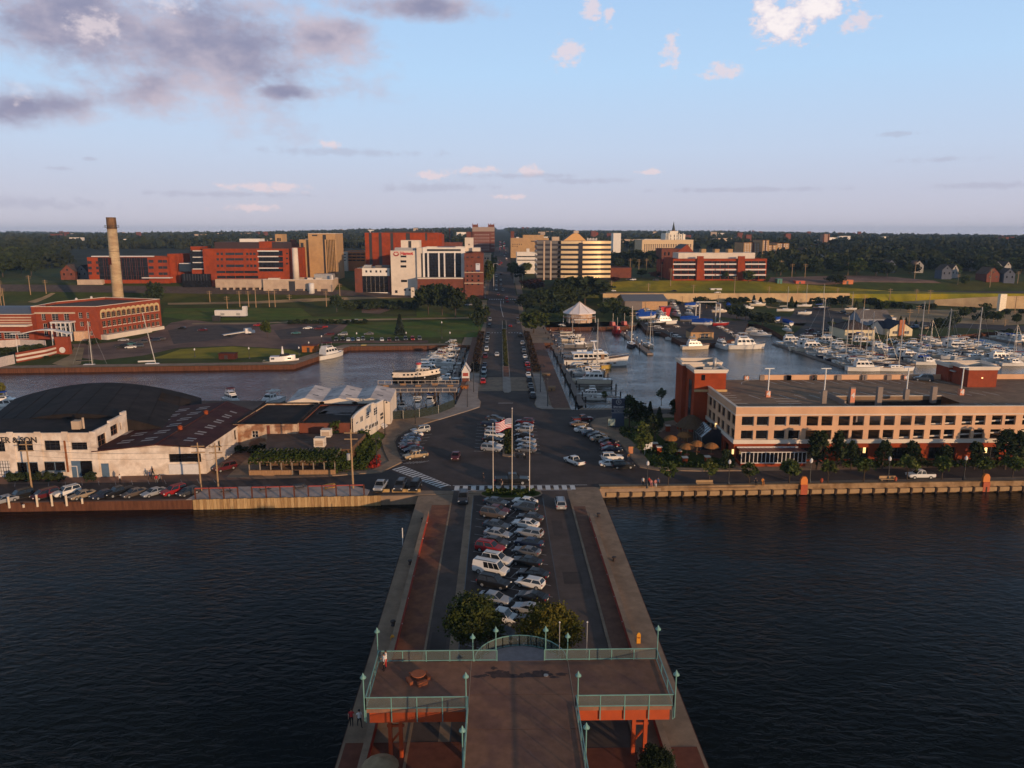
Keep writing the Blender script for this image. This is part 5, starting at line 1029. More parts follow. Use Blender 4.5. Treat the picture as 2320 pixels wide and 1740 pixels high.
def restaurant():
 A2=lambda zx,zy,y:AT(450+zx/K_,780+zy/K_,y)
 y0,y1=133.0,137.8;p0=A2(440,1150,y0);p1=A2(1185,1105,y0);x0,x1=p0[0],p1[0]
 b=B('pergola_restaurant','low restaurant with a vine covered pergola front and a flat brown roof','restaurant',((x0+x1)/2,y0,-.05));BR=mat('brown_timber',(.13,.075,.045),.85,var=.25)
 zt=3.35;yb=149.6;r0=P(450+500/K_,780+915/K_,zt);r1=P(450+1310/K_,780+905/K_,zt);k0=P(450+655/K_,780+765/K_,zt)
 m=MB();poly=[(x0+1.6,r0[1]),(r1[0],r1[1]),(r1[0]+1,yb),(k0[0]-1.0,yb)];m.prism(poly,-.05,zt,0,1);b.add(m,'flat_roof_block',[BR,ROOF_BR])
 for c in((1105,795,1.9,1.7),(1050,880,2.2,2.2)):
  p=P(450+c[0]/K_,780+c[1]/K_,zt);b.add(bx(p[0]-1,p[0]+1,p[1]-.8,p[1]+.9,zt,zt+c[2]*.8).box(p[0]-.75,p[0]+.75,p[1]-.83,p[1]-.802,zt+.25,zt+c[2]*.6,1),'air_conditioner',[CREAM,BEIGE])
 for u in range(24): x=lerp(x0+.4,x1-.3,u/23);b.add(MB().add([(x-.07,y0-.2,2.75),(x+.07,y0-.2,2.75),(x+.07+.3,y1+.6,3.5),(x-.07+.3,y1+.6,3.5),(x-.07,y0-.2,2.6),(x+.07,y0-.2,2.6),(x+.37,y1+.6,3.35),(x+.23,y1+.6,3.35)],[(0,1,2,3),(4,7,6,5),(0,4,5,1),(1,5,6,2),(3,7,4,0)]),'rafter',[mat('grey_rafter',(.25,.2,.15),.85)])
 b.add(bx(x0,x1,y0-.1,y0+.12,2.45,2.62).box(x0,x1,y0-.12,y0+.14,.95,1.05),'front_beam',[BR])
 for u in range(9): x=lerp(x0+.1,x1-.1,u/8);b.add(bx(x-.09,x+.09,y0-.09,y0+.09,0,2.45),'post',[mat('grey_rafter',(.25,.2,.15),.85)])
 b.add(bx(x0,A2(808,1140,y0)[0],y0-.16,y0-.125,-.02,.95),'board_wall',[TIMBER_OLD]);b.add(bx(A2(872,1130,y0)[0],x1,y0-.16,y0-.125,-.02,.95),'board_wall',[TIMBER_OLD])
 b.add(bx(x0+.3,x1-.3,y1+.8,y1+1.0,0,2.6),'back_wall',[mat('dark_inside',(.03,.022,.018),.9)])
 v=put(leaf_mesh('vine',[(x0,x1,y0,y1+1,2.95,3.45),(x0,x1+1,y0-.2,y0+.3,2.3,2.9),(x1-2,x1+2,y0,y1+3,.2,3.2)],3200,.42,IVY_LEAF,3),'vine',b.t,-b.b);v['kind']='stuff'
restaurant()
hb=[(-29.8,-25.0,135.6,141.5,0,1.2),(-31.5,-26.5,140,152,0,2.6),(-27.5,-24.8,141,153,0,1.3),(-34.5,-31,138,143,0,3.0),(-35,-33.2,150.5,152.5,0,5.4),(-32.5,-27.3,150.6,154,0,3.0)]
o=put(leaf_mesh('ivy_bank',hb,5200,.5,IVY_LEAF,5),'ivy_bank');tag(o,'overgrown bank of ivy and bushes beside the restaurant, along the curved pavement','shrubbery');o['kind']='stuff'
FLOWER=mat('red_flowers',(.30,.03,.02),.8,var=.5,scale=3)
o=put(leaf_mesh('flower_bed',[(-26.5,-22.8,136.6,139.6,.1,.8),(-24.5,-23.6,139.6,144,.1,.7)],500,.3,FLOWER,6),'flower_bed');tag(o,'bed of red flowers at the corner of the curved pavement','flowers');o['kind']='stuff'
# red brick power house with chimney, left of the far quay
def powerhouse():
 A=lambda zx,zy,y:AT(zx/K_,440+zy/K_,y)
 y0=312.0;c=A(862,1248,y0);x1=c[0];x0=A(300,1248,y0)[0];zt=A(800,972,y0)[2]
 b=B('brick_power_house','long red brick former power house with cream arches over its top windows','building',(x1,y0,-.05))
 d=ray(1402/K_,440+1150/K_);far_z=0;p=P(1403/K_,440+1165/K_,0);x2,y2=p[0],p[1]
 n=Vector((x2-x1,y2-y0));L=n.length
 poly=[(x0,y0),(x1,y0),(x2,y2),(x2-30,y2+10),(x0-2,y2-14)]
 bays=[(lerp(.05,.97,(i+.5)/12)) for i in range(12)];H=zt
 rows=[(1.9,3.7),(4.9,7.2),(8.4,10.6)];k=H/13.2;rows=[(a*k,e*k) for a,e in rows]
 sh=[(L*t-1.0,L*t+1.0,a,e) for a,e in rows for t in bays]
 fu=lambda zx:A(zx,1100,y0)[0]-x0;fz=lambda zy:A(700,zy,y0)[2]+.05
 fh=[(fu(362),fu(398),fz(1090),fz(1034)),(fu(450),fu(508),fz(1090),fz(1034)),(fu(556),fu(600),fz(1090),fz(1032)),(fu(368),fu(404),fz(1222),fz(1116)),(fu(683),fu(718),fz(1072),fz(1022)),(fu(752),fu(775),fz(1072),fz(1022)),(fu(688),fu(722),fz(1142),fz(1102)),(fu(758),fu(780),fz(1142),fz(1102)),(fu(766),fu(790),fz(1222),fz(1182))]
 shell(b,poly,-.05,zt,BRICK_R,ROOF_BR,CREAM,{0:fh,1:sh},.9,depth=.3)
 windows(b,poly[0],poly[1],-.05,fh,.3,2,3,GDK,FWT,.09);windows(b,poly[1],poly[2],-.05,sh,.3,2,3,GDK,BEIGE,.09,sill=CREAM)
 CR=mat('cream_arch',(.55,.40,.20),.8,var=.08);dn=n.normalized();o=Vector((dn.y,-dn.x))
 for t in bays:
  m=MB();pts=[(-1.75,0),(-1.75,2.4)]+[(1.75*cos(PI-PI*i/8),2.4+1.5*sin(PI-PI*i/8)) for i in range(1,8)]+[(1.75,2.4),(1.75,0)];inn=[(-1.05,0),(-1.05,2.0)]+[(1.05*cos(PI-PI*i/8),2.0+.85*sin(PI-PI*i/8)) for i in range(1,8)]+[(1.05,2.0),(1.05,0)]
  zb=rows[2][0]-.2
  def W(u,v_,e=.06): q=Vector((x1,y0))+dn*(L*t+u)+o*e;return (q.x,q.y,zb+v_)
  for i in range(len(pts)-1): m.quad(W(*pts[i]),W(*inn[i]),W(*inn[i+1]),W(*pts[i+1]))
  for f in range(len(m.f)): m.f[f]=m.f[f][::-1]
  b.add(m,'window_arch',[CR])
 m=MB();q0=Vector((x1,y0))+dn*(L*.12);
 g=[(Vector((x1,y0))+dn*(L*f)+o*e) for f,e in((.02,3.2),(.72,3.2),(.72,.02),(.02,.02))];m.prism([tuple(v) for v in g],-.05,2.0);b.add(m,'loading_ramp',[CREAM])
 g=[(Vector((x1,y0))+dn*(L*f)+o*e) for f,e in((.72,1.2),(1.0,1.2),(1.0,.02),(.72,.02))];b.add(MB().prism([tuple(v) for v in g],-.05,1.4*k),'pale_plinth',[CREAM])
 b.add(bx(A(300,1030,y0)[0],A(650,1030,y0)[0],y0-.25,y0-.003,fz(1030)-.2,fz(1020)),'string_course',[BEIGE])
 z1=A(520,1108,y0-4)[2];a,e=A(436,1108,y0-4)[0],A(610,1108,y0-4)[0]
 b.add(bx(a,e,y0-4.5,y0-.3,z1-.35,z1+.3),'portico_roof',[FWT])
 for i in range(5): x=lerp(a+.3,e-.3,i/4);b.add(tb((x,y0-4.2,0),(x,y0-4.2,z1-.35),.26,8),'portico_column',[FWT])
 b.add(bx(a+.6,e-.6,y0-.35,y0-.02,.1,z1-.5),'porch_glass',[GLASS_B])
 for i in range(7): x=lerp(a+.6,e-.6,i/6);b.add(bx(x-.1,x+.1,y0-.45,y0-.36,.1,z1-.5),'mullion',[FWT])
 b.add(bx(A(648,1200,y0-2)[0],A(738,1200,y0-2)[0],y0-3,y0-.02,-.05,A(648,1185,y0-2)[2]),'entrance_box',[mat('peach_box',(.62,.40,.26),.8)])
 for zx,zy in((660,915),(790,900),(1017,868),(1048,908)): p=P(zx/K_,440+zy/K_,zt-.8);b.add(lt([(.5,0),(.6,.7),(.1,1.1)],8,0,p),'roof_vent',[FWT])
 y=309;cx=A(300,1280,y)[0];zz=A(150,1040,y)[2]
 d=B('brick_annex','low red brick annex with striped masonry and a grey barrel roof beside the power house','building',(cx-14,y,-.05))
 shell(d,[(cx-30,y),(cx,y),(cx,y+22),(cx-30,y+22)],-.05,zz,BRICK_R,ROOF_GR,CREAM,{0:[(1+i*5.6,5.6+i*5.6,1.0,3.6) for i in range(5)]},.4);windows(d,(cx-30,y),(cx,y),-.05,[(1+i*5.6,5.6+i*5.6,1.0,3.6) for i in range(5)],.25,4,3,GLASS_B,FWT,.1)
 for zy in(1065,1088,1110): z_=A(150,zy,y)[2];d.add(bx(cx-29,cx-.2,y-.06,y-.003,z_-.25,z_+.25),'masonry_band',[BEIGE])
 z_=A(150,1135,y-4)[2];d.add(bx(cx-30,cx,y-4,y-.07,z_-.5,z_+.2),'porch_roof',[CREAM]);z_=A(150,1190,y-4)[2];d.add(bx(cx-29,cx-3,y-4.2,y-3.8,z_-.15,z_+.15),'porch_beam',[FWT])
 m=MB();rr=[[(cx-30+(30*j),y+3+16*i/8,zz+2.6*sin(PI*i/8)) for i in range(9)] for j in(0,1)];m.loft(rr,0,False,False,False);d.add(m,'barrel_roof',[mat('blue_grey_metal',(.10,.12,.16),.5)])
 ych=362;p0=A(1018,850,ych);p1=A(958,200,ych);r0=(A(1060,850,ych)[0]-A(975,850,ych)[0])/2;r1=(A(998,210,ych)[0]-A(920,210,ych)[0])/2;zb=p0[2]
 c=B('tall_chimney','tall pale brick factory chimney with a blackened top and an iron gallery','chimney',(p0[0],ych,-.05));xb,xt=p0[0],p1[0];xm=lambda t:lerp(xb,xt,t)
 zg=A(965,300,ych)[2];tg=(zg-zb)/(p1[2]-zb);slope=(xt-xb)/(p1[2]-zb);base_x=xb-slope*(zb)
 SH=mat('chimney_brick',(.46,.34,.20),.85,var=.2,scale=.5,col2=(.38,.26,.15),stretch=(1,1,2.5))
 c.add(tb((base_x,ych,-.05),(xm(tg),ych,zg),r0*1.12,18,0,lerp(r0,r1,tg)),'shaft',[SH],smooth=True)
 c.add(tb((xm(tg),ych,zg),(xt,ych,p1[2]),lerp(r0,r1,tg)*1.02,18,0,r1),'blackened_top',[mat('sooty_brick',(.17,.095,.05),.9,var=.45,scale=.7,stretch=(1,1,.4))],smooth=True)
 c.add(tb((xt,ych,p1[2]-.02),(xt,ych,p1[2]+.02),r1*.75,14),'flue_opening',[BLACK])
 rg=lerp(r0,r1,tg)
 m=lt([(rg+.05,0),(rg+1.0,0),(rg+1.0,.12),(rg+.05,.12)],16,0,(xm(tg),ych,zg+.6));c.add(m,'gallery',[FDK])
 m=MB()
 for i in range(12):
  t=2*PI*i/12;m.tube((xm(tg)+(rg+.95)*cos(t),ych+(rg+.95)*sin(t),zg+.6),(xm(tg)+(rg+.95)*cos(t),ych+(rg+.95)*sin(t),zg+1.7),.06,4);t2=2*PI*(i+1)/12;m.tube((xm(tg)+(rg+.95)*cos(t),ych+(rg+.95)*sin(t),zg+1.65),(xm(tg)+(rg+.95)*cos(t2),ych+(rg+.95)*sin(t2),zg+1.65),.06,4)
 c.add(m,'gallery_rail',[FDK]);q=A(970,578,ych);c.add(bx(q[0]-.9,q[0]+.7,ych-r0*.98,ych-r0*.6,q[2]-1.6,q[2]+1.7),'door_hatch',[mat('dark_red_hatch',(.07,.015,.01),.8)])
 for tt in(.15,.3,.5,.65): zz_=lerp(zb,zg,tt);c.add(lt([(lerp(r0,rg,tt)*1.03,0),(lerp(r0,rg,tt)*1.03,.25)],18,0,(xm(tt*tg),ych,zz_)),'iron_band',[mat('band_iron',(.2,.14,.09),.8)])
powerhouse()
# pavilion, kiosk, boat sheds, marina houses, retaining walls
def pavilion():
 A=lambda zx,zy,y:AT(1260+zx/6.506,620+zy/6.506,y)
 y=372;c=A(340,750,y);R=A(595,590,y)[0]-A(345,590,y)[0];ze=A(345,588,y-R*.8)[2];zp=A(335,408,y)[2];cx=c[0]
 b=B('tent_roof_pavilion','round waterside pavilion under a pleated white tent roof','pavilion',(cx,y,.0));n=10
 CW=mat('tent_canvas',(.78,.70,.68),.7,var=.04)
 for i in range(n):
  t0,t1=2*PI*i/n+.2,2*PI*(i+1)/n+.2;e0=(cx+R*cos(t0),y+R*sin(t0),ze);e1=(cx+R*cos(t1),y+R*sin(t1),ze);k=.32
  m0=(cx+R*k*cos(t0),y+R*k*sin(t0),lerp(ze,zp,.60));m1=(cx+R*k*cos(t1),y+R*k*sin(t1),lerp(ze,zp,.60))
  b.add(MB().quad(e0,e1,m1,m0).add([m0,m1,(cx,y,zp)],[(0,1,2)]).quad((e0[0],e0[1],ze-.35),(e1[0],e1[1],ze-.35),e1,e0),'roof_panel',[CW]);b.add(tb((e0[0],e0[1],ze+.03),(m0[0],m0[1],m0[2]+.04),.09,4).tube((m0[0],m0[1],m0[2]+.04),(cx,y,zp+.03),.09,4),'roof_rib',[BEIGE])
 TANW=mat('pavilion_wall',(.50,.33,.22),.8,var=.08)
 poly=[(cx+R*.78*cos(2*PI*i/n+.2),y+R*.78*sin(2*PI*i/n+.2)) for i in range(n)];zm=lerp(0,ze,.48)
 b.add(MB().prism(poly,0,ze-.4,0,top=False),'wall',[TANW]);P2=[(cx+R*.98*cos(2*PI*i/n+.2),y+R*.98*sin(2*PI*i/n+.2)) for i in range(n)]
 b.add(MB().prism(P2,zm-.2,zm,0,bottom=True),'balcony',[mat('balcony_wood',(.30,.16,.09),.85)]);rl=MB()
 for i in range(n): rl.tube((*P2[i],zm+.9),(*P2[(i+1)%n],zm+.9),.06,4);rl.tube((*P2[i],zm),(*P2[i],zm+.9),.06,4);
 b.add(rl,'balcony_rail',[FWT])
 for i in range(n): b.add(tb((*P2[i],0),(*P2[i],zm-.2),.14,6),'post',[FWT])
 for i in range(n):
  a,c_=Vector(poly[i]),Vector(poly[(i+1)%n]);d=(c_-a);o=Vector((d.y,-d.x)).normalized()
  if o.y>.3: continue
  mid=(a+c_)/2+o*.04;w=d.length*.5
  for z0,z1,nm,mt in((zm+.3,ze-1.2,'window',GDK),(.2,zm-.7,'door',mat('pavilion_door',(.55,.42,.32),.8))):
   me=wmesh(w,z1-z0,2,1,mt,FWT,.12,nm);b.at(me,nm,(mid.x,mid.y,z0),math.atan2(d.y,d.x))
 b.add(bx(cx-3.5,cx+3,y-R-.4,y-R-.2,zm-.55,zm-.05),'sign_board',[FWT])
pavilion()
def gable(name,lab,cat,x0,x1,y0,y1,h,hp,wall,roof,ridge='x',z=0,group=None,ov=.4,front=[],skew=0):
 b=B(name,lab,cat,((x0+x1)/2,y0,z-.05),group);m=MB();H=[(a*(x1-x0),c*(x1-x0),d,e) for a,c,d,e in front]
 for i,(p,q) in enumerate((((x0,y0),(x1,y0)),((x1,y0),(x1,y1)),((x1,y1),(x0,y1)),((x0,y1),(x0,y0)))): facade(m,p,q,z-.05,z+h,H if i==0 else [],.15)
 r=MB();xm,ym=(x0+x1)/2,(y0+y1)/2
 if ridge=='x':
  for x,s in((x0,-1),(x1,1)): m.add([(x,y0,z+h),(x,y1,z+h),(x,ym,z+hp)],[(0,1,2)])
  r.quad((x0-ov,y0-ov,z+h-.1),(x1+ov,y0-ov,z+h-.1),(x1+ov,ym,z+hp+.08),(x0-ov,ym,z+hp+.08));r.quad((x0-ov,ym,z+hp+.08),(x1+ov,ym,z+hp+.08),(x1+ov,y1+ov,z+h-.1),(x0-ov,y1+ov,z+h-.1))
 elif ridge=='y':
  for y in(y0,y1): m.add([(x0,y,z+h),(x1,y,z+h),(xm,y,z+hp)],[(0,1,2)])
  r.quad((x0-ov,y0-ov,z+h-.1),(xm,y0-ov,z+hp+.08),(xm,y1+ov,z+hp+.08),(x0-ov,y1+ov,z+h-.1));r.quad((xm,y0-ov,z+hp+.08),(x1+ov,y0-ov,z+h-.1),(x1+ov,y1+ov,z+h-.1),(xm,y1+ov,z+hp+.08))
 else:
  k=(y1-y0)/2;a,c=(x0+k*.9,ym,z+hp),(x1-k*.9,ym,z+hp);e=[(x0-ov,y0-ov,z+h-.05),(x1+ov,y0-ov,z+h-.05),(x1+ov,y1+ov,z+h-.05),(x0-ov,y1+ov,z+h-.05)]
  r.quad(e[0],e[1],c,a);r.add([e[1],e[2],c],[(0,1,2)]);r.quad(e[2],e[3],a,c);r.add([e[3],e[0],a],[(0,1,2)])
 b.add(m,'wall',[wall]);b.add(r,'roof',[roof])
 if H: windows(b,(x0,y0),(x1,y0),z-.05,H,.15,2,2,GDK,FWT,.09)
 return b
b=gable('kiosk','small white pointed roof kiosk with a red board beside the causeway','kiosk',-11.2,-9.0,221,224.5,3.0,5.2,FWT,mat('kiosk_roof',(.6,.55,.52),.7),'y',0)
b.add(bx(-10.9,-9.3,220.9,220.96,1.6,2.6),'red_board',[mat('kiosk_red',(.34,.05,.03),.7)]);b.add(bx(-11.1,-9.1,220.8,220.95,0,1.0),'brick_counter',[BRICK_DK])
def wp(o,zx,zy,k=K_): return G(o[0]+zx/k,o[1]+zy/k)
SLATE=mat('brown_shingle',(.085,.06,.05),.85,var=.2,scale=1.0)
p=wp(Z3,1395,1265);q=wp(Z3,1600,1268);gable('boathouse','small tan boathouse with a brown hipped roof at the tip of the boatyard','boathouse',p[0],q[0],p[1]+1,p[1]+9,3.2,5.8,mat('tan_stucco',(.46,.27,.13),.8,var=.08),SLATE,'hip',0,front=[(.45,.58,.6,2.4),(.64,.76,.6,2.4),(.1,.2,1,2.4)])
p=wp(Z3,835,1010);q=wp(Z3,1200,1020);b=gable('boat_shed','wide grey boat storage shed with a low roof behind the blue covered boats','shed',p[0],q[0]+2,p[1]+6,p[1]+34,5.2,8.0,mat('tan_shed_wall',(.50,.30,.16),.8),mat('grey_metal_roof',(.13,.115,.11),.5,var=.15),'x',0)
b.add(bx(p[0]+.2,p[0]+10,p[1]+5.8,p[1]+5.98,0,5.0),'grey_siding',[mat('grey_siding',(.16,.13,.12),.7)])
r=wp(Z3,1178,1062);b=B('red_trailer','bright red upright panelled trailer in front of the grey boat shed','trailer',(r[0],r[1],0));b.add(MB().add([(r[0]-2.3,r[1],1.2),(r[0]+1.6,r[1],.3),(r[0]+2.6,r[1],5.4),(r[0]-2.9,r[1],5.4),(r[0]-2.3,r[1]+5,1.2),(r[0]+1.6,r[1]+5,.3),(r[0]+2.6,r[1]+5,5.4),(r[0]-2.9,r[1]+5,5.4)],[(0,1,2,3),(1,5,6,2),(3,2,6,7),(4,0,3,7),(5,4,7,6)]),'red_body',[flat('bright_red',(.50,.012,.008),.5)]);b.add(bx(r[0]-1.5,r[0]+1.2,r[1]+.5,r[1]+4.5,0,1.2),'chassis',[BLACK])
YW=mat('pale_yellow_siding',(.68,.56,.36),.8,var=.05);NAVY=mat('navy_shingle',(.03,.033,.05),.8,var=.15)
p=wp(Z4,660,1258);q=wp(Z4,930,1262);b=gable('marina_house','pale yellow marina building with a wide dark porch and brown hipped roof','house',p[0],q[0],p[1],p[1]+15,4.0,7.2,YW,SLATE,'hip',0,front=[(.1,.48,.3,2.8),(.58,.68,1.4,2.6),(.70,.80,1.4,2.6),(.82,.92,1.4,2.6)])
p=wp(Z4,1048,1230);q=wp(Z4,1245,1230);b=gable('marina_house','pale yellow gabled marina house with a brick chimney and navy roof','house',p[0],q[0],p[1],p[1]+12,3.0,6.2,YW,NAVY,'y',0,front=[(.12,.34,1,2.2),(.64,.86,1,2.2)])
xm=lerp(p[0],q[0],.5);b.add(bx(xm-1.2,xm+1.0,p[1]-.6,p[1]-.01,-.05,7.0),'brick_chimney',[mat('chimney_brick_orange',(.42,.14,.06),.85)])
p2=wp(Z4,920,1200);b=gable('marina_house','low cream wing with a long navy roof joining the gabled marina house','house',p2[0],p[0]+1,p[1]+4,p[1]+15,2.8,5.6,CREAM,NAVY,'x',0,front=[(.3,.4,1,2.2),(.5,.6,1,2.2),(.7,.8,1,2.2)])
p=wp(Z4,830,1145);q=wp(Z4,1080,1140);gable('marina_house','grey roofed house behind the marina buildings with a blue gable','house',p[0],q[0],p[1]+4,p[1]+16,3.2,6.6,mat('grey_blue_siding',(.25,.26,.30),.8),ROOF_GR,'x',0)
WALLM=mat('golden_retaining_wall',(.56,.39,.21),.85,var=.1,scale=.3,col2=(.47,.31,.17))
def wall3(lab,pts,th=.6,posts=()):
 """pts: (x, y, z_bottom, z_top) along the wall"""
 t=thing('retaining_wall',lab,'retaining wall',(pts[0][0],pts[0][1],pts[0][2]));o=Vector((pts[0][0],pts[0][1],pts[0][2]));
 for a,c in zip(pts,pts[1:]):
  m=MB();v=[(a[0],a[1],a[2]),(c[0],c[1],c[2]),(c[0],c[1],c[3]),(a[0],a[1],a[3]),(a[0],a[1]+th,a[2]),(c[0],c[1]+th,c[2]),(c[0],c[1]+th,c[3]),(a[0],a[1]+th,a[3])]
  m.add(v,[(0,1,2,3),(3,2,6,7),(1,5,6,2),(4,0,3,7)]);m.build('panel',WALLM,t).location=-o
 return t,o
x0=wp(Z3,630,922);n=12;pts=[]
for i in range(15): x=lerp(x0[0],AT(1740+700/K_,690,466.2)[0],i/14);y=466.2;pts.append((x,y,T(x,464)-.5,T(x,471)+.95))
wall3('long golden concrete retaining wall below the bayfront road, facing the boatyard',pts)
pts=[]
for zx,zt_,zb_ in((1160,930,938),(1400,914,958),(1700,897,972),(1985,884,985),(2050,882,988),(2212,880,990),(2700,860,1000)):
 g=G(1740+zx/K_,440+zb_/K_);z=ZAT(g[1],440+zt_/K_,1740+zx/K_);pts.append((g[0],g[1],g[2]-.3,z))
t,o=wall3('sloping golden overpass wall with a bright pillar at the far right of the marina',pts)
g=G(1740+2010/K_,440+1008/K_);h=ZAT(g[1],440+862/K_,1740+2030/K_);w=.5*(G(1740+2045/K_,440+1005/K_)[0]-G(1740+1990/K_,440+1005/K_)[0])
bx(g[0]-w,g[0]+w,g[1]-1.2,g[1]+1.0,g[2]-.2,h).build('bright_pillar',mat('bright_pillar_paint',(.78,.66,.48),.6),t).location=-o
# timber decks and docks in the left basin
PLANK=mat('grey_decking',(.23,.18,.15),.9,var=.2,scale=1.2,stretch=(.5,6,1));PILE=mat('dock_pile',(.05,.036,.03),.9,var=.3)
def plank_deck(t,o,x0,x1,y0,y1,z,n,along='y',m=PLANK):
 """deck boards, each its own piece"""
 me=None
 for i in range(n):
  if along=='y': w=(x1-x0)/n;mb=bx(-w*.46,w*.46,0,y1-y0,-.12,0);loc=(x0+w*(i+.5),y0,z)
  else: w=(y1-y0)/n;mb=bx(0,x1-x0,-w*.46,w*.46,-.12,0);loc=(x0,y0+w*(i+.5),z)
  if me is None: me=mb.mesh('deck_board',m)
  put(me,'deck_board',t,Vector(loc)-o)
t=thing('dock_deck','high timber fishing deck on dark piles with pale railings, near the tour boat','deck',(-22,196.5,-1.6));o=Vector((-22,196.5,-1.6));z=2.0
plank_deck(t,o,-34.0,-11.3,196.6,207.0,z,11,'y')
for sgn,y in((0,196.6),(1,207.0)):
 m=MB();m.box(-34,-11.3,y-.06,y+.06,z+1.0,z+1.12);m.box(-34,-11.3,y-.05,y+.05,z+.08,z+.16)
 for i in range(13): x=lerp(-34,-11.4,i/12);m.box(x-.06,x+.06,y-.06,y+.06,z,z+1.05)
 m.build('railing',mat('pale_rail',(.42,.36,.31),.8),t).location=-o
 for i in range(5):
  x=lerp(-33,-12,i/4);tb((x,y,-2.2),(x,y,z-.1),.28,7).tube((x,y,.4),(x+1.3,y,z-.2),.12,5).tube((x,y,.4),(x-1.3,y,z-.2),.12,5).build('pile',PILE,t).location=-o
m=MB()
for i in range(5): m.obox((-31+i*4.4,201+(i%2)*2.4,z+.4),(1.6,.5,.06));m.obox((-31+i*4.4,201.6+(i%2)*2.4,z+.65),(1.6,.06,.4))
m.build('bench',TIMBER_OLD,t).location=-o
t=thing('screened_fence','dark green screened wire fence along the basin edge above the boats','fence',(-26,177,0));o=Vector((-26,177,0));sc=mat('fence_screen',(.028,.036,.03),.9,var=.2,alpha=.9)
fp=[(-32.5,173.6),(-26.6,174.2),(-23.0,174.7),(-19.3,176.3),(-15,180),(-11.4,187.2)]
for a,c in zip(fp,fp[1:]):
 MB().quad((*a,.05),(*c,.05),(*c,2.1),(*a,2.1)).build('screen_panel',sc,t).location=-o
 tb((*a,0),(*a,2.25),.06,5).build('post',STEEL,t).location=-o
land('slip_bank',[(-33,172),(-20,172),(-14,176.5),(-11.3,184),(-11.3,190),(-16,184),(-22,178.6),(-33,177)],SHEET_RUST,TAN,-4,.03)
# vehicles
def cp(name,c,metal=.25): return mat('paint_'+name,c,.38,metal*.6,var=0,coat=.06,spec=.3)
PAINT={k:cp(k,c,m) for k,c,m in(('white',(.66,.63,.59),0),('silver',(.33,.33,.335),.5),('grey',(.13,.13,.135),.4),('dark grey',(.05,.05,.055),.3),('black',(.010,.010,.011),.1),('navy',(.014,.022,.05),.3),('blue',(.03,.08,.17),.3),('maroon',(.10,.012,.016),.3),('red',(.30,.014,.016),.2),('bright red',(.55,.02,.015),.1),('tan',(.33,.25,.17),.4),('gold',(.36,.26,.15),.4),('brown',(.11,.085,.07),.35),('green silver',(.13,.19,.18),.5),('teal',(.05,.15,.16),.3),('slate',(.05,.065,.085),.35))}
CGL=flat('car_glass',(.008,.009,.010),.1,spec=.4);TYRE=flat('tyre_rubber',(.012,.012,.012),.85);RIM=flat('wheel_rim',(.42,.42,.42),.35,metal=.6)
HL=flat('headlight_lens',(.72,.70,.66),.15,spec=.8);TL=flat('taillight_lens',(.30,.012,.012),.2);TRIM=flat('black_trim',(.015,.015,.016),.6)
CT=dict(
sedan=dict(L=4.75,st=[(-2.37,.70,.42,.80),(-2.22,.84,.28,.98),(-1.6,.90,.22,1.02),(-.6,.92,.2,.98),(.9,.92,.2,.95),(1.6,.9,.22,.87),(2.18,.84,.26,.74),(2.38,.64,.36,.60)],g=(-1.85,-1.0,.35,1.15,.93,1.44)),
coupe=dict(L=4.5,st=[(-2.25,.70,.42,.82),(-2.1,.85,.26,.98),(-1.5,.91,.22,1.0),(-.6,.92,.2,.95),(.9,.92,.2,.90),(1.6,.9,.22,.82),(2.1,.84,.26,.70),(2.26,.62,.36,.58)],g=(-1.95,-.8,.15,1.05,.9,1.32)),
hatch=dict(L=4.2,st=[(-2.1,.72,.42,.9),(-2.0,.84,.28,1.02),(-1.4,.88,.22,1.02),(0,.89,.2,.98),(.9,.89,.2,.95),(1.5,.87,.22,.88),(1.95,.8,.26,.76),(2.1,.6,.36,.6)],g=(-2.02,-1.6,.4,1.25,.96,1.5)),
suv=dict(L=4.8,st=[(-2.4,.80,.48,.95),(-2.3,.92,.34,1.1),(-1.5,.96,.28,1.12),(0,.96,.27,1.1),(1.0,.96,.27,1.08),(1.8,.94,.28,1.02),(2.25,.88,.34,.9),(2.42,.72,.42,.75)],g=(-2.32,-2.1,.35,1.05,1.07,1.78)),
minivan=dict(L=4.9,st=[(-2.45,.82,.45,.95),(-2.35,.94,.3,1.08),(-1.5,.97,.25,1.1),(0,.97,.24,1.08),(1.2,.97,.24,1.04),(1.9,.93,.26,.92),(2.3,.86,.3,.78),(2.46,.68,.38,.66)],g=(-2.38,-2.15,.75,1.75,1.03,1.72)),
wagon=dict(L=4.8,st=[(-2.4,.76,.42,.85),(-2.3,.88,.28,1.0),(-1.5,.91,.22,1.0),(0,.92,.2,.97),(.9,.92,.2,.95),(1.6,.9,.22,.87),(2.2,.84,.26,.74),(2.4,.64,.36,.6)],g=(-2.3,-2.0,.35,1.15,.93,1.5)),
van=dict(L=5.4,st=[(-2.7,.9,.5,1.1),(-2.62,.99,.36,1.22),(-1.5,1.0,.3,1.24),(0,1.0,.3,1.22),(1.6,1.0,.3,1.18),(2.1,.98,.3,1.08),(2.55,.92,.34,.95),(2.72,.8,.42,.8)],g=(-2.66,-2.6,1.25,1.85,1.15,2.1)),
pickup=dict(L=5.5,st=[(-2.75,.86,.5,.95),(-2.7,.95,.42,1.08),(-1.6,.97,.38,1.1),(0,.97,.36,1.1),(1.2,.97,.36,1.1),(2.0,.96,.38,1.06),(2.6,.92,.42,.98),(2.76,.82,.5,.8)],g=(-.75,-.55,.75,1.35,1.07,1.82),bed=(-2.6,-.85)))
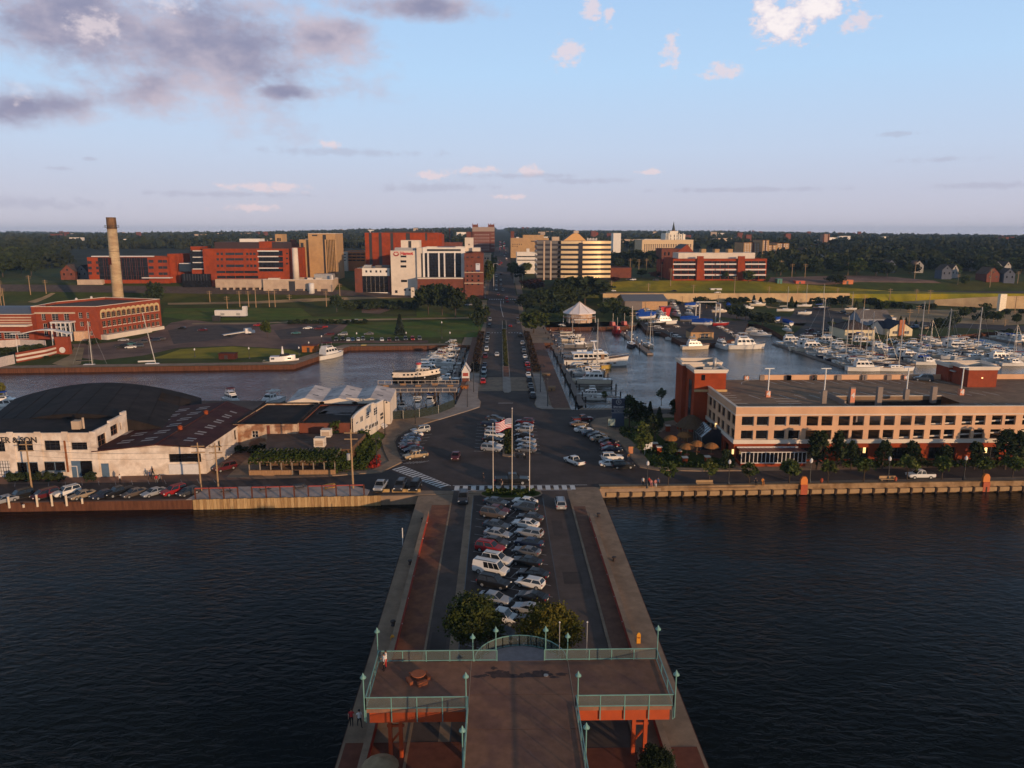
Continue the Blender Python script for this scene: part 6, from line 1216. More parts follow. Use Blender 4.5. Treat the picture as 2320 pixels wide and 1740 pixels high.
def car_proto(kind,det=2):
 c=CT[kind];L=c['L'];t=thing(kind,'x','car');m=MB();R=[]
 for x,w,zb,zt in c['st']: R.append([(x,-w*.9,zb),(x,-w,zb+.2),(x,-w,zt-.14),(x,-w*.9,zt),(x,w*.9,zt),(x,w,zt-.14),(x,w,zb+.2),(x,w*.9,zb)])
 m.loft(R[::1],0);xr0,xr1,xf1,xf0,z0,z1=c['g'];W=max(s[1] for s in c['st']);wb,wt=W*.93,W*.74
 B4=[(xr0,-wb,z0),(xf0,-wb,z0),(xf0,wb,z0),(xr0,wb,z0)];T4=[(xr1,-wt,z1-.05),(xf1,-wt,z1-.05),(xf1,wt,z1-.05),(xr1,wt,z1-.05)];C4=[(xr1+.18,-wt+.12,z1),(xf1-.18,-wt+.12,z1),(xf1-.18,wt-.12,z1),(xr1+.18,wt-.12,z1)]
 m.loft([B4,T4,C4],0,cap0=False)
 if 'bed' in c:
  a,e=c['bed'];w=W*.86;z=c['st'][2][3];m.box(a,e,-w,w,z-.0,z+.015,1)
 m.box(-L/2+.05,L/2-.05,-W*.93,W*.93,.2,.32,1)
 if kind in('suv','van','minivan') and det==2:
  for s in(-1,1): m.box(xr1+.3,xf1-.3,s*wt*.82-.03,s*wt*.82+.03,z1+.0,z1+.06,1)
 wx=(L*.31,-L*.30);wr=.34 if kind not in('suv','pickup','van') else .38
 def glass(nm,p,q,r,s,k=.1,off=.012):
  V=[Vector(v) for v in(p,q,r,s)];cen=sum(V,Vector())/4;n=(V[1]-V[0]).cross(V[3]-V[0]).normalized();V=[v+(cen-v)*k+n*off for v in V]
  if det==0: m.add(V,[(0,1,2,3)],2)
  else: MB().add(V,[(0,1,2,3)]).build(nm,CGL,t)
 glass('windscreen',B4[1],B4[2],T4[2],T4[1],.09);glass('rear_window',B4[3],B4[0],T4[0],T4[3],.13)
 for s,(i,j) in((-1,(0,1)),(1,(2,3))):
  b0,b1,t1,t0=Vector(B4[i]),Vector(B4[j]),Vector(T4[j]),Vector(T4[i])
  nq=2 if det else 1
  if kind=='van' : nq=3
  for k in range(nq):
   u0,u1=k/nq,(k+1)/nq
   if kind=='van': u0,u1=((.42+.58*u0),(.42+.58*u1)) if s<0 else (.58*u0,.58*u1)
   glass('side_window',b0.lerp(b1,u0),b0.lerp(b1,u1),t0.lerp(t1,u1),t0.lerp(t1,u0),.11)
 zs=[s for s in c['st']]
 for x in wx:
  for s in(-1,1):
   y=s*(W-.10)
   if det==0: m.tube((x,y-s*.12,wr),(x,y+s*.115,wr),wr,8,1);continue
   w=put(wheel_mesh(wr,det),'wheel',t,(x,y,wr),0 if s>0 else PI)
   if det==2: put(rim_mesh(wr),'rim',w)
 if det==2:
  for s in(-1,1):
   f=zs[-2];MB().obox((f[0]+.08,s*f[1]*.78,f[3]-.12),(.16,.34,.15),s*-.35).build('headlight',HL,t);r=zs[1];MB().obox((r[0]-.03,s*r[1]*.86,r[3]-.17),(.16,.22,.2)).build('taillight',TL,t)
  bx(zs[-1][0]-.04,zs[-1][0]+.02,-.5,.5,.42,.56).build('grille',TRIM,t)
  bx(zs[0][0]-.02,zs[0][0]+.04,-.26,.26,.55,.68).build('number_plate',HL,t)
 elif det==0:
  for s in(-1,1): f=zs[-2];m.obox((f[0]+.08,s*f[1]*.78,f[3]-.12),(.16,.34,.15),0,3);r=zs[1];m.obox((r[0]-.03,s*r[1]*.86,r[3]-.17),(.16,.22,.2),0,4)
 ml=[PAINT['silver'],TRIM,CGL,HL,TL]
 me=m.mesh('car_body',ml);
 for p in me.polygons: p.use_smooth=False
 if det==0:
  bpy.data.objects.remove(t);return put(me,kind)
 put(me,'body',t);return t
WH={}
def wheel_mesh(r,det):
 k=(r,'w',det)
 if k not in WH: WH[k]=tb((0,-.12,0),(0,.115,0),r,14 if det==2 else 8).mesh('wheel',TYRE)
 return WH[k]
def rim_mesh(r):
 k=(r,'r')
 if k not in WH: WH[k]=tb((0,.10,0),(0,.125,0),r*.62,10).mesh('rim',RIM)
 return WH[k]
PROTO={}
NAMES=dict(sedan='sedan',coupe='coupe',hatch='hatchback',suv='suv',minivan='minivan',wagon='estate_car',van='passenger_van',pickup='pickup_truck')
def car(kind,col,pos,hd,label,group=None,det=2):
 k=(kind,det)
 if k not in PROTO: PROTO[k]=car_proto(kind,det)
 o=dup(PROTO[k],(pos[0],pos[1],pos[2]),math.radians(hd),label,group,'car') if det else PROTO[k].copy()
 if not det: COL.objects.link(o);o.location=pos;o.rotation_euler=(0,0,math.radians(hd));tag(o,label,'car',group)
 o.name=NAMES[kind];o.scale=(.88,)*3
 if det==0: o.material_slots[0].link='OBJECT';o.material_slots[0].material=PAINT[col]
 else: paint(o,'body',PAINT[col])
 return o
def cz(o,zx,zy,z=.7,lift=.02): p=P(o[0]+zx/K_,o[1]+zy/K_,z);return (p[0],p[1],lift)
OD=['first','second','third','fourth','fifth','sixth','seventh','eighth','ninth','tenth','eleventh','twelfth','thirteenth','fourteenth','fifteenth','sixteenth','seventeenth','eighteenth','nineteenth','twentieth']
KN=lambda k:NAMES[k].replace('_',' ').replace('suv','SUV')
QA,QB=(850,900),(850,1200)
g='cars parked on the pier'
for i,(k,c,o,x,y,w) in enumerate([('sedan','slate',QA,1045,895,'farthest car of the west row, touching the flower island'),('sedan','maroon',QA,1055,962,'behind the brown SUV near the island'),('suv','brown',QA,1025,1000,'in front of the maroon sedan'),('sedan','slate',QA,1050,1095,'between the brown SUV and a silver sedan'),('sedan','silver',QA,1060,1168,'fifth of the west row'),('sedan','dark grey',QA,1038,1238,'behind the red SUV'),('suv','red',QA,995,1292,'the only red one of the west row'),('suv','white',QA,1055,1395,'with roof rails, tucked behind the white van'),('van','white',QA,1000,1478,'largest vehicle of the pier rows'),('suv','black',QA,1025,1590,'in front of the white van'),('sedan','silver',QB,1030,580,'half hidden by the west tree'),('pickup','white',QB,1085,745,'showing only its bonnet beside the west tree'),('sedan','black',QB,1105,885,'nearest car, between the two trees')]):
 car(k,c,cz(o,x,y),-24,f'{c} {KN(k)} on the pier, {w}',g)
for k,c,o,x,y,w in[('sedan','white',QA,1295,890,'farthest car of the east row, by the flower island'),('suv','slate',QA,1295,945,'second of the east row'),('sedan','dark grey',QA,1340,1028,'behind the cream white sedan'),('sedan','white',QA,1300,1082,'between a dark sedan and the silver estate'),('wagon','silver',QA,1330,1160,'the only estate car of the east row'),('sedan','navy',QA,1330,1245,'nearer than the silver estate'),('coupe','grey',QA,1310,1318,'with a silver blue roof, in mid row'),('sedan','black',QA,1312,1408,'beyond a second black sedan'),('sedan','black',QA,1365,1515,'just beyond the white hatchback'),('hatch','white',QA,1340,1592,'brightest car of the near east row'),('coupe','black',QB,1360,565,'nearer than the white hatchback'),('coupe','silver',QB,1330,668,'partly behind the east tree'),('sedan','dark grey',QB,1265,785,'mostly hidden under the east tree')]:
 car(k,c,cz(o,x,y),156,f'{c} {KN(k)} on the pier, {w}',g)
car('suv','dark grey',cz(QA,760,862),-90,'dark SUV with lit headlights driving down the west lane of the pier');car('minivan','silver',cz(QA,1600,908),90,'silver minivan driving up the east lane towards the plaza')
g='cars parked in the plaza'
for k,c,x,y,w in[('sedan','dark grey',1035,938,'farthest of the west side row'),('pickup','navy',1010,988,'in the west side row below the flag'),('hatch','silver',1020,1042,'west side row, behind the white SUV'),('suv','white',1030,1086,'west side row, middle'),('sedan','black',1015,1122,'west side row, behind a white sedan'),('sedan','white',1015,1172,'west side row, behind the silver SUV'),('suv','silver',1005,1200,'nearest of the west side row')]:
 car(k,c,cz(PZ,x,y),-18,f'{c} {KN(k)} at the plaza median, {w}',g)
for k,c,x,y,w in[('suv','maroon',1295,970,'farthest of the east side row'),('sedan','silver',1290,1004,'next to the maroon SUV'),('hatch','silver',1290,1036,'third of the east side row'),('sedan','black',1288,1086,'fourth of the east side row'),('sedan','silver',1303,1130,'fifth of the east side row'),('coupe','silver',1312,1168,'sixth of the east side row'),('sedan','grey',1306,1206,'nearest of the east side row, by the motorcycle')]:
 car(k,c,cz(PZ,x,y),162,f'{c} {KN(k)} at the plaza median, {w}',g)
for k,c,x,y,w in[('suv','silver',392,1040,'farthest of the curved row'),('coupe','white',335,1080,'second of the curved row'),('sedan','navy',315,1102,'behind a white coupe'),('sedan','blue',308,1128,'fourth of the curved row'),('sedan','grey',292,1152,'beyond the maroon sedan'),('sedan','maroon',290,1178,'only red toned car of the curved row'),('sedan','navy',325,1206,'beside the gold pickup')]:
 car(k,c,cz(PZ,x,y),206,f'{c} {KN(k)} by the ivy bank kerb, {w}',g)
car('pickup','gold',cz(PZ,350,1256,.8),207,'gold pickup truck parked at the hatched bay by the crossing',g)
for k,c,x,y,w in[('pickup','maroon',1790,945,'farthest of the hotel side row'),('sedan','brown',1760,985,'beside the maroon pickup'),('sedan','white',1800,1035,'first white car of the hotel side row'),('sedan','slate',1866,1064,'behind a dark sedan'),('sedan','dark grey',1918,1086,'beyond the tan sedan'),('sedan','tan',1940,1112,'only pale gold car of the row'),('sedan','dark grey',2015,1136,'behind the red coupe'),('coupe','red',2030,1168,'only red car of the hotel side row'),('sedan','navy',2045,1204,'third from the near end'),('suv','white',2048,1276,'nearly touching the old white sedan'),('sedan','white',2030,1326,'beside the black open top jeep')]:
 car(k,c,cz(PZ,x,y),14 if y<1200 else 4,f'{c} {KN(k)} by the hotel kerb, {w}',g)
car('suv','black',cz(PZ,2140,1345),4,'black off road car with a tan soft top at the hotel kerb',g)
car('sedan','maroon',cz(PZ,695,1262),-92,'maroon sedan driving across the open west half of the plaza');car('pickup','white',cz(PZ,1720,1304,.8),122,'white pickup truck driving across the open east half of the plaza')
t=car('pickup','black',cz(PZ,1180,1468,.9),2,'large black pickup towing a flat trailer across the plaza behind the flagpoles');t.scale=(1.1,1.0,1.08)
g='cars parked on the shipyard quay'
for k,c,x,y,w in[('sedan','silver',35,1335,'at the edge of the picture'),('suv','black',170,1300,'by the first white post'),('minivan','maroon',390,1290,'between the first and second white posts'),('suv','white',575,1268,'only white one on the quay'),('sedan','tan',712,1292,'beside the white SUV'),('sedan','navy',895,1288,'after the gap'),('pickup','black',1030,1268,'between a navy and a brown car'),('sedan','brown',1160,1275,'next to the black pickup'),('sedan','silver',1330,1270,'standing alone in mid quay'),('suv','red',1500,1260,'only bright red one on the quay'),('hatch','dark grey',1625,1266,'last before the light promenade')]:
 car(k,c,cz(A0,x,y),232,f'{c} {KN(k)} on the shipyard quay, {w}',g)
car('suv','maroon',cz(A0,1942,1058),228,'maroon SUV parked in the alley beside the long white shed',g)
for k,c,x,w in(('pickup','silver',48,'silver pickup truck at the quay edge, nearest the picnic promenade'),('suv','dark grey',216,'dark SUV with a yellow front mark between two others at the quay edge'),('minivan','black',345,'black van at the quay corner beside the pier')): car(k,c,cz(PZ,x,1520),-95,w,g)
def row_cars(o,data,hd,where,det,group,z=None):
 for i,(k,c,x,y) in enumerate(data):
  p=cz(o,x,y) if z is None else (lambda q:(q[0],q[1],q[2]+.12))(G(o[0]+x/K_,o[1]+(y+6)/K_));car(k,c,p,hd,f'{c} {KN(k)}, {OD[i]} from the {where}',group,det)
row_cars(PZ,[('hatch','bright red',932,620),('suv','green silver',937,572),('suv','silver',941,530),('sedan','navy',946,478),('suv','maroon',950,405),('minivan','white',962,345),('sedan','dark grey',964,306),('suv','grey',966,278),('sedan','silver',971,250),('suv','slate',976,222)],-90,'paved band in the west kerb row of the causeway',1,'cars parked on the causeway')
row_cars(PZ,[('suv','dark grey',1362,742),('sedan','black',1352,695),('sedan','grey',1342,655),('suv','dark grey',1332,607),('hatch','white',1322,562),('sedan','maroon',1324,512),('suv','red',1315,477),('sedan','dark grey',1302,446),('sedan','white',1295,406),('suv','grey',1286,364),('sedan','slate',1280,338),('suv','silver',1272,292),('suv','black',1257,226)],90,'plaza in the east kerb row of the causeway',1,'cars parked on the causeway')
row_cars(PZ,[('suv','black',985,160),('sedan','grey',990,132),('suv','silver',993,98)],-90,'crossing in the far west kerb group',1,'cars parked beyond the crossing',1);row_cars(PZ,[('sedan','grey',1237,122),('suv','dark grey',1230,96)],90,'crossing in the far east kerb group',1,'cars parked beyond the crossing',1)
car('sedan','white',cz(PZ,1052,388),-90,'white sedan driving towards the plaza on the causeway',None,1);car('coupe','bright red',(lambda q:(q[0],q[1],q[2]+.12))(G(850+1168/K_,700+155/K_)),90,'bright red coupe driving away beside the median',None,1)
def far(o,L_,hd,lab,group):
 for i,(k,c,x,y) in enumerate(L_):
  q=G(o[0]+x/K_,o[1]+(y+5)/K_);car(k,c,(q[0],q[1],max(q[2],0)+.14),hd,lab(k,c).replace(KN(k),KN(k)+', '+OD[i]+' one',1) if len(L_)>4 else lab(k,c),group,0)
far(Z2,[('suv','maroon',1255,870),('sedan','white',1237,828),('sedan','dark grey',1237,812),('suv','silver',1238,795),('sedan','navy',1237,780),('suv','grey',1240,762),('sedan','silver',1238,745),('suv','dark grey',1237,732),('van','white',1237,714)],-90,lambda k,c:f'{c} {KN(k)} queueing towards the lights on the hill street','cars on the hill street')
far(Z2,[('suv','silver',1295,835),('sedan','grey',1280,805),('sedan','silver',1277,780),('suv','dark grey',1277,760),('sedan','white',1275,742),('suv','black',1275,694),('sedan','dark grey',1365,692)],90,lambda k,c:f'{c} {KN(k)} climbing the hill street away from the bay','cars on the hill street')
far(Z2,[('van','bright red',1327,905),('suv','red',1334,932)],90,lambda k,c:f'{c} {KN(k)} waiting just below the bayfront junction',None)
rr=random.Random(4)
for i in range(46):
 y=690+i*13+rr.random()*8;s=rr.choice((-1,1));x=pl(y,[(690,3),(1000,4)])+s*(1.8+1.7*rr.randint(0,1))+1.0;c=rr.choice(['white','silver','red','dark grey','bright red','grey','maroon'])
 car(rr.choice(['sedan','suv']),c,(x,y,T(x,y)+.15),90*s,f'one of the small cars in the far traffic between the downtown blocks','far downtown traffic',0)
lab=lambda w:(lambda k,c:f'{c} {KN(k)} {w}')
far(Z0,[('suv','black',1055,1330),('sedan','teal',1130,1305),('sedan','white',1130,1335),('suv','slate',1195,1325),('suv','dark grey',1235,1290),('sedan','maroon',1290,1265),('suv','navy',1340,1275),('sedan','dark grey',1390,1262),('sedan','silver',1070,1272)],200,lab('in the packed cluster below the power house ramp'),'cars by the power house')
far(Z0,[('sedan','black',1575,1168),('sedan','maroon',1752,1183)],185,lab('standing alone on the open gravel lot'),None)
far(Z1,[('pickup','red',710,1143),('sedan','white',1133,1167),('sedan','teal',1033,1210),('suv','maroon',1225,1172),('sedan','red',1270,1156),('wagon','maroon',1320,1220),('suv','white',1535,1105),('suv','silver',1437,1224),('sedan','grey',1662,1218)],190,lab('on the gravel lot beside the meadow'),'cars on the gravel lot')
far(Z1,[('suv','dark grey',1380,1272),('suv','black',1437,1268),('sedan','white',1485,1270),('sedan','blue',1523,1270),('sedan','white',1570,1268),('suv','grey',1612,1266),('sedan','grey',1690,1266),('sedan','white',1775,1270),('sedan','maroon',1838,1268),('suv','dark grey',1905,1270),('suv','slate',1980,1264),('minivan','red',2040,1262),('suv','grey',2100,1262)],-80,lab('in the row along the basin wall by the big spruce'),'cars along the basin wall')
far(Z2,[('van','white',88,838),('minivan','maroon',535,850),('sedan','white',920,868),('suv','silver',1000,960),('van','gold',60,825)],175,lab('beside the hospital buildings'),None)
far(Z3,[('sedan','white',718,838),('sedan','black',1245,840),('sedan','white',1622,852),('suv','dark grey',860,740),('suv','white',892,742),('suv','dark grey',1090,745)],180,lab('on the sunny bayfront road'),'cars on the bayfront road')
far(Z4,[('suv','blue',1265,1158),('minivan','tan',1345,1168),('sedan','white',578,1165),('sedan','maroon',360,1185),('suv','black',520,1185),('sedan','maroon',330,1222),('suv','dark grey',590,1210),('sedan','silver',430,1215),('sedan','dark grey',690,1040),('suv','black',640,1028)],200,lab('on the marina lot by the yellow houses'),'cars at the marina')
p=GQ(1340,240);car('suv','slate',(p[0],p[1],GZ+.02),160,'slate SUV alone on the garage roof beside the brick stair house');p=P(1740+1315/K_,800+1080/K_,0);car('pickup','white',(p[0],p[1],.02),180,'white pickup truck on the quay street in front of the garage')
for k,o in PROTO.items():
 drop(o) if k[1] else bpy.data.objects.remove(o)
q=G(Z0[0]+2000/K_,Z0[1]+1068/K_);t=thing('box_trailer','long white box trailer parked on the grass below the hospital','trailer',(q[0],q[1],q[2]));bx(-8,8,-1.3,1.3,1.0,4.0).build('box',FWT,t);bx(6.2,8.2,-1.2,1.2,4.0,6.0).build('raised_cab',FWT,t);bx(-7.5,7,-1,1,.5,1.0).build('chassis',TRIM,t)
for x in(-6,-4.8,4.5): put(wheel_mesh(.38,1),'wheel',t,(x,-1.1,.38));
for x in(-5,3): bx(x,x+2,-1.32,-1.302,1.4,2.6).build('door_panel',STEEL,t)
q=G(Z1[0]+545/K_,Z1[1]+1225/K_);t=thing('flatbed_truck','white flatbed truck with a tilted grey bed on the gravel lot','truck',(q[0],q[1],.05),math.radians(35));bx(2.2,5,-1.2,1.2,.8,2.9).box(5,6.4,-1.1,1.1,.8,1.9).build('cab',FWT,t);MB().add([(-7,-1.25,.9),(2,-1.25,1.7),(2,1.25,1.7),(-7,1.25,.9),(-7,-1.25,.6),(2,-1.25,1.3),(2,1.25,1.3),(-7,1.25,.6)],[(0,1,2,3),(0,4,5,1),(3,2,6,7)]).build('flat_bed',STEEL,t)
bx(4.98,5.06,-1,1,1.9,2.7).build('windscreen',CGL,t)
for x in(-4.5,4.2):
 for s in(-1.1,1.1): put(wheel_mesh(.38,1),'wheel',t,(x,s,.38))
p=P(850+1262/K_,700+1275/K_,.4);t=thing('motorcycle','black motorcycle parked at the near end of the plaza median','motorcycle',(p[0],p[1],.02),math.radians(-20))
for x in(-.75,.75): put(tb((x,-.07,.33),(x,.07,.33),.33,12).mesh('wheel',TYRE),'wheel',t)
bx(-.5,.2,-.14,.14,.35,.75).build('engine',TRIM,t);MB().loft([[(-.85,-.12,.8),(-.85,.12,.8),(-.85,.12,.9),(-.85,-.12,.9)],[(.1,-.16,.7),(.1,.16,.7),(.1,.16,.85),(.1,-.16,.85)],[(.55,-.1,.85),(.55,.1,.85),(.55,.1,1.0),(.55,-.1,1.0)]]).build('tank_and_seat',PAINT['black'],t);tb((.75,0,.33),(.5,0,1.05),.05,5).tube((.5,-.4,1.1),(.5,.4,1.1),.03,5).build('handlebar',STEEL,t);bx(.55,.7,-.1,.1,.85,1.0).build('headlight',HL,t)
# boats
GEL=mat('white_gelcoat',(.70,.66,.61),.3,var=.05,coat=.3);GEL_C=mat('cream_gelcoat',(.62,.52,.40),.35,var=.05);HNAVY=flat('navy_hull',(.012,.018,.04),.3);HBLK=flat('black_hull',(.015,.014,.014),.4)
HRED=flat('red_hull',(.36,.014,.012),.45);HGRY=flat('grey_hull',(.16,.15,.145),.5);TEAK=mat('teak_deck',(.24,.12,.055),.7,var=.15);CAN_B=mat('blue_canvas',(.012,.06,.30),.8,var=.12);CAN_D=mat('dark_canvas',(.025,.022,.028),.8,var=.1);CAN_M=mat('maroon_canvas',(.12,.016,.02),.8,var=.1);CAN_T=mat('tan_canvas',(.36,.24,.14),.8,var=.1);CAN_W=mat('white_canvas',(.62,.58,.52),.8,var=.05);ALU=mat('mast_aluminium',(.55,.50,.43),.4,metal=.3,var=.05)
YELH=flat('mustard_hull',(.45,.30,.06),.5)
def hull(L,W,F,m=0,sheer=.35,stern=.86,keel=.55,flare=.8,n=10,z0=0):
 R=[];top=[]
 for i in range(n+1):
  t=i/n;x=-L/2+L*t;w=W/2*(stern+(1-stern)*min(1,t*2.5))*(max(.02,1-max(0,(t-.42)/.58)**2.3));g=F*(1+sheer*max(0,t-.25)**1.6);k=-keel*(1-max(0,(t-.7)/.3)**2*.9)
  xx=x-(0 if t<.9 else 0);R.append([(xx,-w,g),(xx-L*.03*t,-w*flare,.05),(xx-L*.05*t,0,k),(xx-L*.03*t,w*flare,.05),(xx,w,g)]);top.append((xx,w,g))
 mb=MB();mb.loft(R,m,False,False,False);mb.f=[f[::-1] for f in mb.f];mb.add(R[0],[(0,1,2,3,4)],m);return mb,R
def deck(R,m=0,drop=.12,i0=0,i1=None):
 mb=MB();r=R[i0:i1];v=[];
 for q in r: v+=[(q[0][0],q[0][1]*.94,q[0][2]-drop),(q[4][0],q[4][1]*.94,q[4][2]-drop)]
 mb.add(v,[(2*i,2*i+2,2*i+3,2*i+1) for i in range(len(r)-1)],m);return mb
def rubrail(R,r=.05):
 mb=MB()
 for s in(0,4): mb.path([q[s] for q in R],r,4)
 return mb
def house(x0,x1,w0,w1,z0,z1,rake0=.3,rake1=.6,top=.86,m=0):
 """tapered cabin block: aft x0, forward x1"""
 mb=MB();mb.loft([[(x0,-w0,z0),(x1,-w1,z0),(x1,w1,z0),(x0,w0,z0)],[(x0+rake0,-w0*top,z1),(x1-rake1,-w1*top,z1),(x1-rake1,w1*top,z1),(x0+rake0,w0*top,z1)]],m,cap0=False);return mb
def band(x0,x1,w0,w1,z0,z1,rake0,rake1,top,a,b,off=.03,n=3,t=None):
 """window strips lying on the cabin sides and front between heights a..b (0..1)"""
 f=lambda k:[(lerp(x0,x0+rake0,k),lerp(w0,w0*top,k)),(lerp(x1,x1-rake1,k),lerp(w1,w1*top,k))]
 (xa,wa),(xb,wb)=f(a);(xc,wc),(xd,wd)=f(b);za,zb=lerp(z0,z1,a),lerp(z0,z1,b)
 for s in(-1,1):
  for i in range(n):
   u0,u1=(i+.12)/n,(i+.9)/n
   MB().quad((lerp(xa,xb,u0),s*(lerp(wa,wb,u0)+off),za),(lerp(xa,xb,u1),s*(lerp(wa,wb,u1)+off),za),(lerp(xc,xd,u1),s*(lerp(wc,wd,u1)+off),zb),(lerp(xc,xd,u0),s*(lerp(wc,wd,u0)+off),zb)).build('cabin_window',CGL,t)
 MB().quad((xb+off,-wb*.9,za),(xb+off,wb*.9,za),(xd+off,wd*.9,zb),(xd+off,-wd*.9,zb)).build('windscreen',CGL,t)
def b_express(L=9.5,canv=CAN_D,tall=0):
 t=thing('motor_cruiser','x','boat');W=L*.33;h,R=hull(L,W,L*.115);h.build('hull',[GEL],t);deck(R,0,.1).build('deck',[GEL],t);rubrail(R).build('rub_rail',HNAVY if tall else STEEL,t);F=L*.115
 a=(-L*.05,L*.30,W*.40,W*.16,F,F+L*.085,.1,L*.12,.8);house(*a).build('cabin',[GEL],t)
 k=(-L*.16,L*.13,W*.40,W*.34,F+.1,F+L*.15,.2,L*.10,.72);house(*k).build('cockpit_screen',[GEL],t);band(*k,.42,.86,n=2,t=t)
 bx(-L*.46,-L*.16,-W*.36,W*.36,F-.35,F-.3).build('cockpit',[TEAK],t)
 z=F+L*.2
 MB().loft([[(-L*.36,-W*.36,z-.35),(-L*.30,-W*.36,z),(-L*.30,W*.36,z),(-L*.36,W*.36,z-.35)],[(-L*.02,-W*.30,z),(-L*.02,-W*.30,z+.12),(-L*.02,W*.30,z+.12),(-L*.02,W*.30,z)]]).build('canopy',[canv],t)
 m=MB()
 for s in(-1,1): m.tube((-L*.2,s*W*.42,F),(-L*.27,s*W*.36,z+.1),.07,5)
 m.tube((-L*.27,-W*.36,z+.1),(-L*.27,W*.36,z+.1),.07,5);m.build('radar_arch',GEL,t)
 rl=MB();pts=[(q[0][0],q[0][1]*.95,q[0][2]+.5) for q in R[6:]]+[(q[4][0],q[4][1]*.95,q[4][2]+.5) for q in R[6:]][::-1];rl.path(pts,.03,4);rl.build('bow_rail',STEEL,t);return t
def b_fly(L=12):
 t=thing('flybridge_cruiser','x','boat');W=L*.33;F=L*.12;h,R=hull(L,W,F);h.build('hull',[GEL],t);deck(R,0,.1).build('deck',[GEL],t);rubrail(R).build('rub_rail',HNAVY,t)
 a=(-L*.28,L*.24,W*.40,W*.28,F,F+L*.15,.15,L*.1,.84);house(*a).build('cabin',[GEL],t);band(*a,.45,.85,n=4,t=t)
 c=(-L*.24,L*.06,W*.34,W*.28,F+L*.15,F+L*.215,.1,L*.06,.9);house(*c).build('flybridge',[GEL],t);band(*c,.5,.95,n=1,t=t)
 bx(-L*.44,-L*.28,-W*.36,W*.36,F-.3,F-.25).build('cockpit',[TEAK],t);z=F+L*.30
 bx(-L*.22,0,-W*.28,W*.28,z,z+.1).build('canopy',[CAN_W],t);m=MB()
 for x in(-L*.2,-L*.03):
  for s in(-1,1): m.tube((x,s*W*.26,F+L*.2),(x,s*W*.26,z),.05,4)
 m.build('canopy_frame',STEEL,t);rl=MB();rl.path([(q[0][0],q[0][1]*.95,q[0][2]+.55) for q in R[5:]]+[(q[4][0],q[4][1]*.95,q[4][2]+.55) for q in R[5:]][::-1],.03,4);rl.build('bow_rail',STEEL,t);return t
def b_sail(L=10,cov=CAN_D):
 t=thing('sailboat','x','boat');W=L*.31;F=L*.10;h,R=hull(L,W,F,stern=.6);h.build('hull',[GEL],t);deck(R,0,.05).build('deck',[GEL],t);rubrail(R,.04).build('toe_rail',TEAK,t)
 a=(-L*.16,L*.2,W*.28,W*.18,F,F+L*.05,.1,L*.06,.85);house(*a).build('coach_roof',[GEL],t);band(*a,.35,.8,n=3,t=t);bx(-L*.42,-L*.16,-W*.2,W*.2,F-.04,F+.02).build('cockpit',[TEAK],t)
 H=L*1.32;tb((L*.08,0,F),(L*.08,0,F+H),.13,6,0,.09).build('mast',[ALU],t);tb((L*.08,0,F+1.6),(-L*.36,0,F+1.5),.07,5).build('boom',ALU,t)
 MB().loft([[(L*.05,-.12,F+1.6),(L*.05,.12,F+1.6),(L*.05,.1,F+2.0),(L*.05,-.1,F+2.0)],[(-L*.36,-.1,F+1.5),(-L*.36,.1,F+1.5),(-L*.36,.06,F+1.75),(-L*.36,-.06,F+1.75)]]).build('sail_cover',[cov],t)
 m=MB();top=(L*.08,0,F+H)
 for p in((L*.49,0,F+.5),(-L*.48,0,F+.2),(L*.06,-W*.47,F),(L*.06,W*.47,F)): m.tube(p,top,.022,3,caps=False)
 m.tube((L*.08,-W*.3,F+H*.55),(L*.08,W*.3,F+H*.55),.04,4);m.build('rigging',ALU,t);return t
def b_open(L=6.5):
 t=thing('open_motorboat','x','boat');W=L*.36;F=L*.12;h,R=hull(L,W,F);h.build('hull',[GEL],t);deck(R,0,.35,0,6).build('cockpit',[CAN_T],t);deck(R,0,.06,5).build('foredeck',[GEL],t);rubrail(R,.05).build('rub_rail',GEL,t)
 a=(L*.02,L*.14,W*.38,W*.30,F,F+.7,.3,.45,.8);house(*a).build('console',[GEL],t);band(*a,.2,.95,n=1,t=t);bx(-L*.56,-L*.48,-.25,.25,-.2,F+.45).build('outboard',[HBLK],t)
 bx(-L*.3,-L*.12,-W*.3,W*.3,F-.3,F+.15).build('seat',[CAN_W],t);return t
def b_covered(L=9):
 t=thing('tarpaulined_boat','x','boat');W=L*.34;F=1.3;h,R=hull(L,W,F,z0=0);h.v=[(x,y,z+1.5) for x,y,z in h.v];h.build('hull',[GEL],t);rr=[]
 for q in R[::2]: rr.append([(q[0][0],q[0][1]*1.04,q[0][2]+1.0),(q[0][0],q[0][1]*1.02,q[0][2]+1.7),(q[0][0],0,q[0][2]+2.9-abs(q[0][0])*.12),(q[0][0],q[4][1]*1.02,q[0][2]+1.7),(q[0][0],q[4][1]*1.04,q[0][2]+1.0)])
 m=MB().loft(rr,0,False,False,False);m.f=[f[::-1] for f in m.f];m.add(rr[0],[(0,1,2,3,4)]);m.build('tarpaulin',[CAN_B],t)
 for x in(-L*.3,0,L*.25):
  for s in(-1,1): tb((x,s*W*.42,0),(x,s*W*.30,1.6),.06,4).build('stand',STEEL,t)
 return t
BP=dict(express=b_express(),fly=b_fly(),sail=b_sail(),open=b_open(),cov=b_covered())
HB=dict(white=GEL,cream=GEL_C,navy=HNAVY,black=HBLK,red=HRED,grey=HGRY,mustard=YELH);CB=dict(blue=CAN_B,dark=CAN_D,maroon=CAN_M,tan=CAN_T,white=CAN_W)
ON=dict(express='motor_cruiser',fly='flybridge_cruiser',sail='sailboat',open='open_motorboat',cov='tarpaulined_boat')
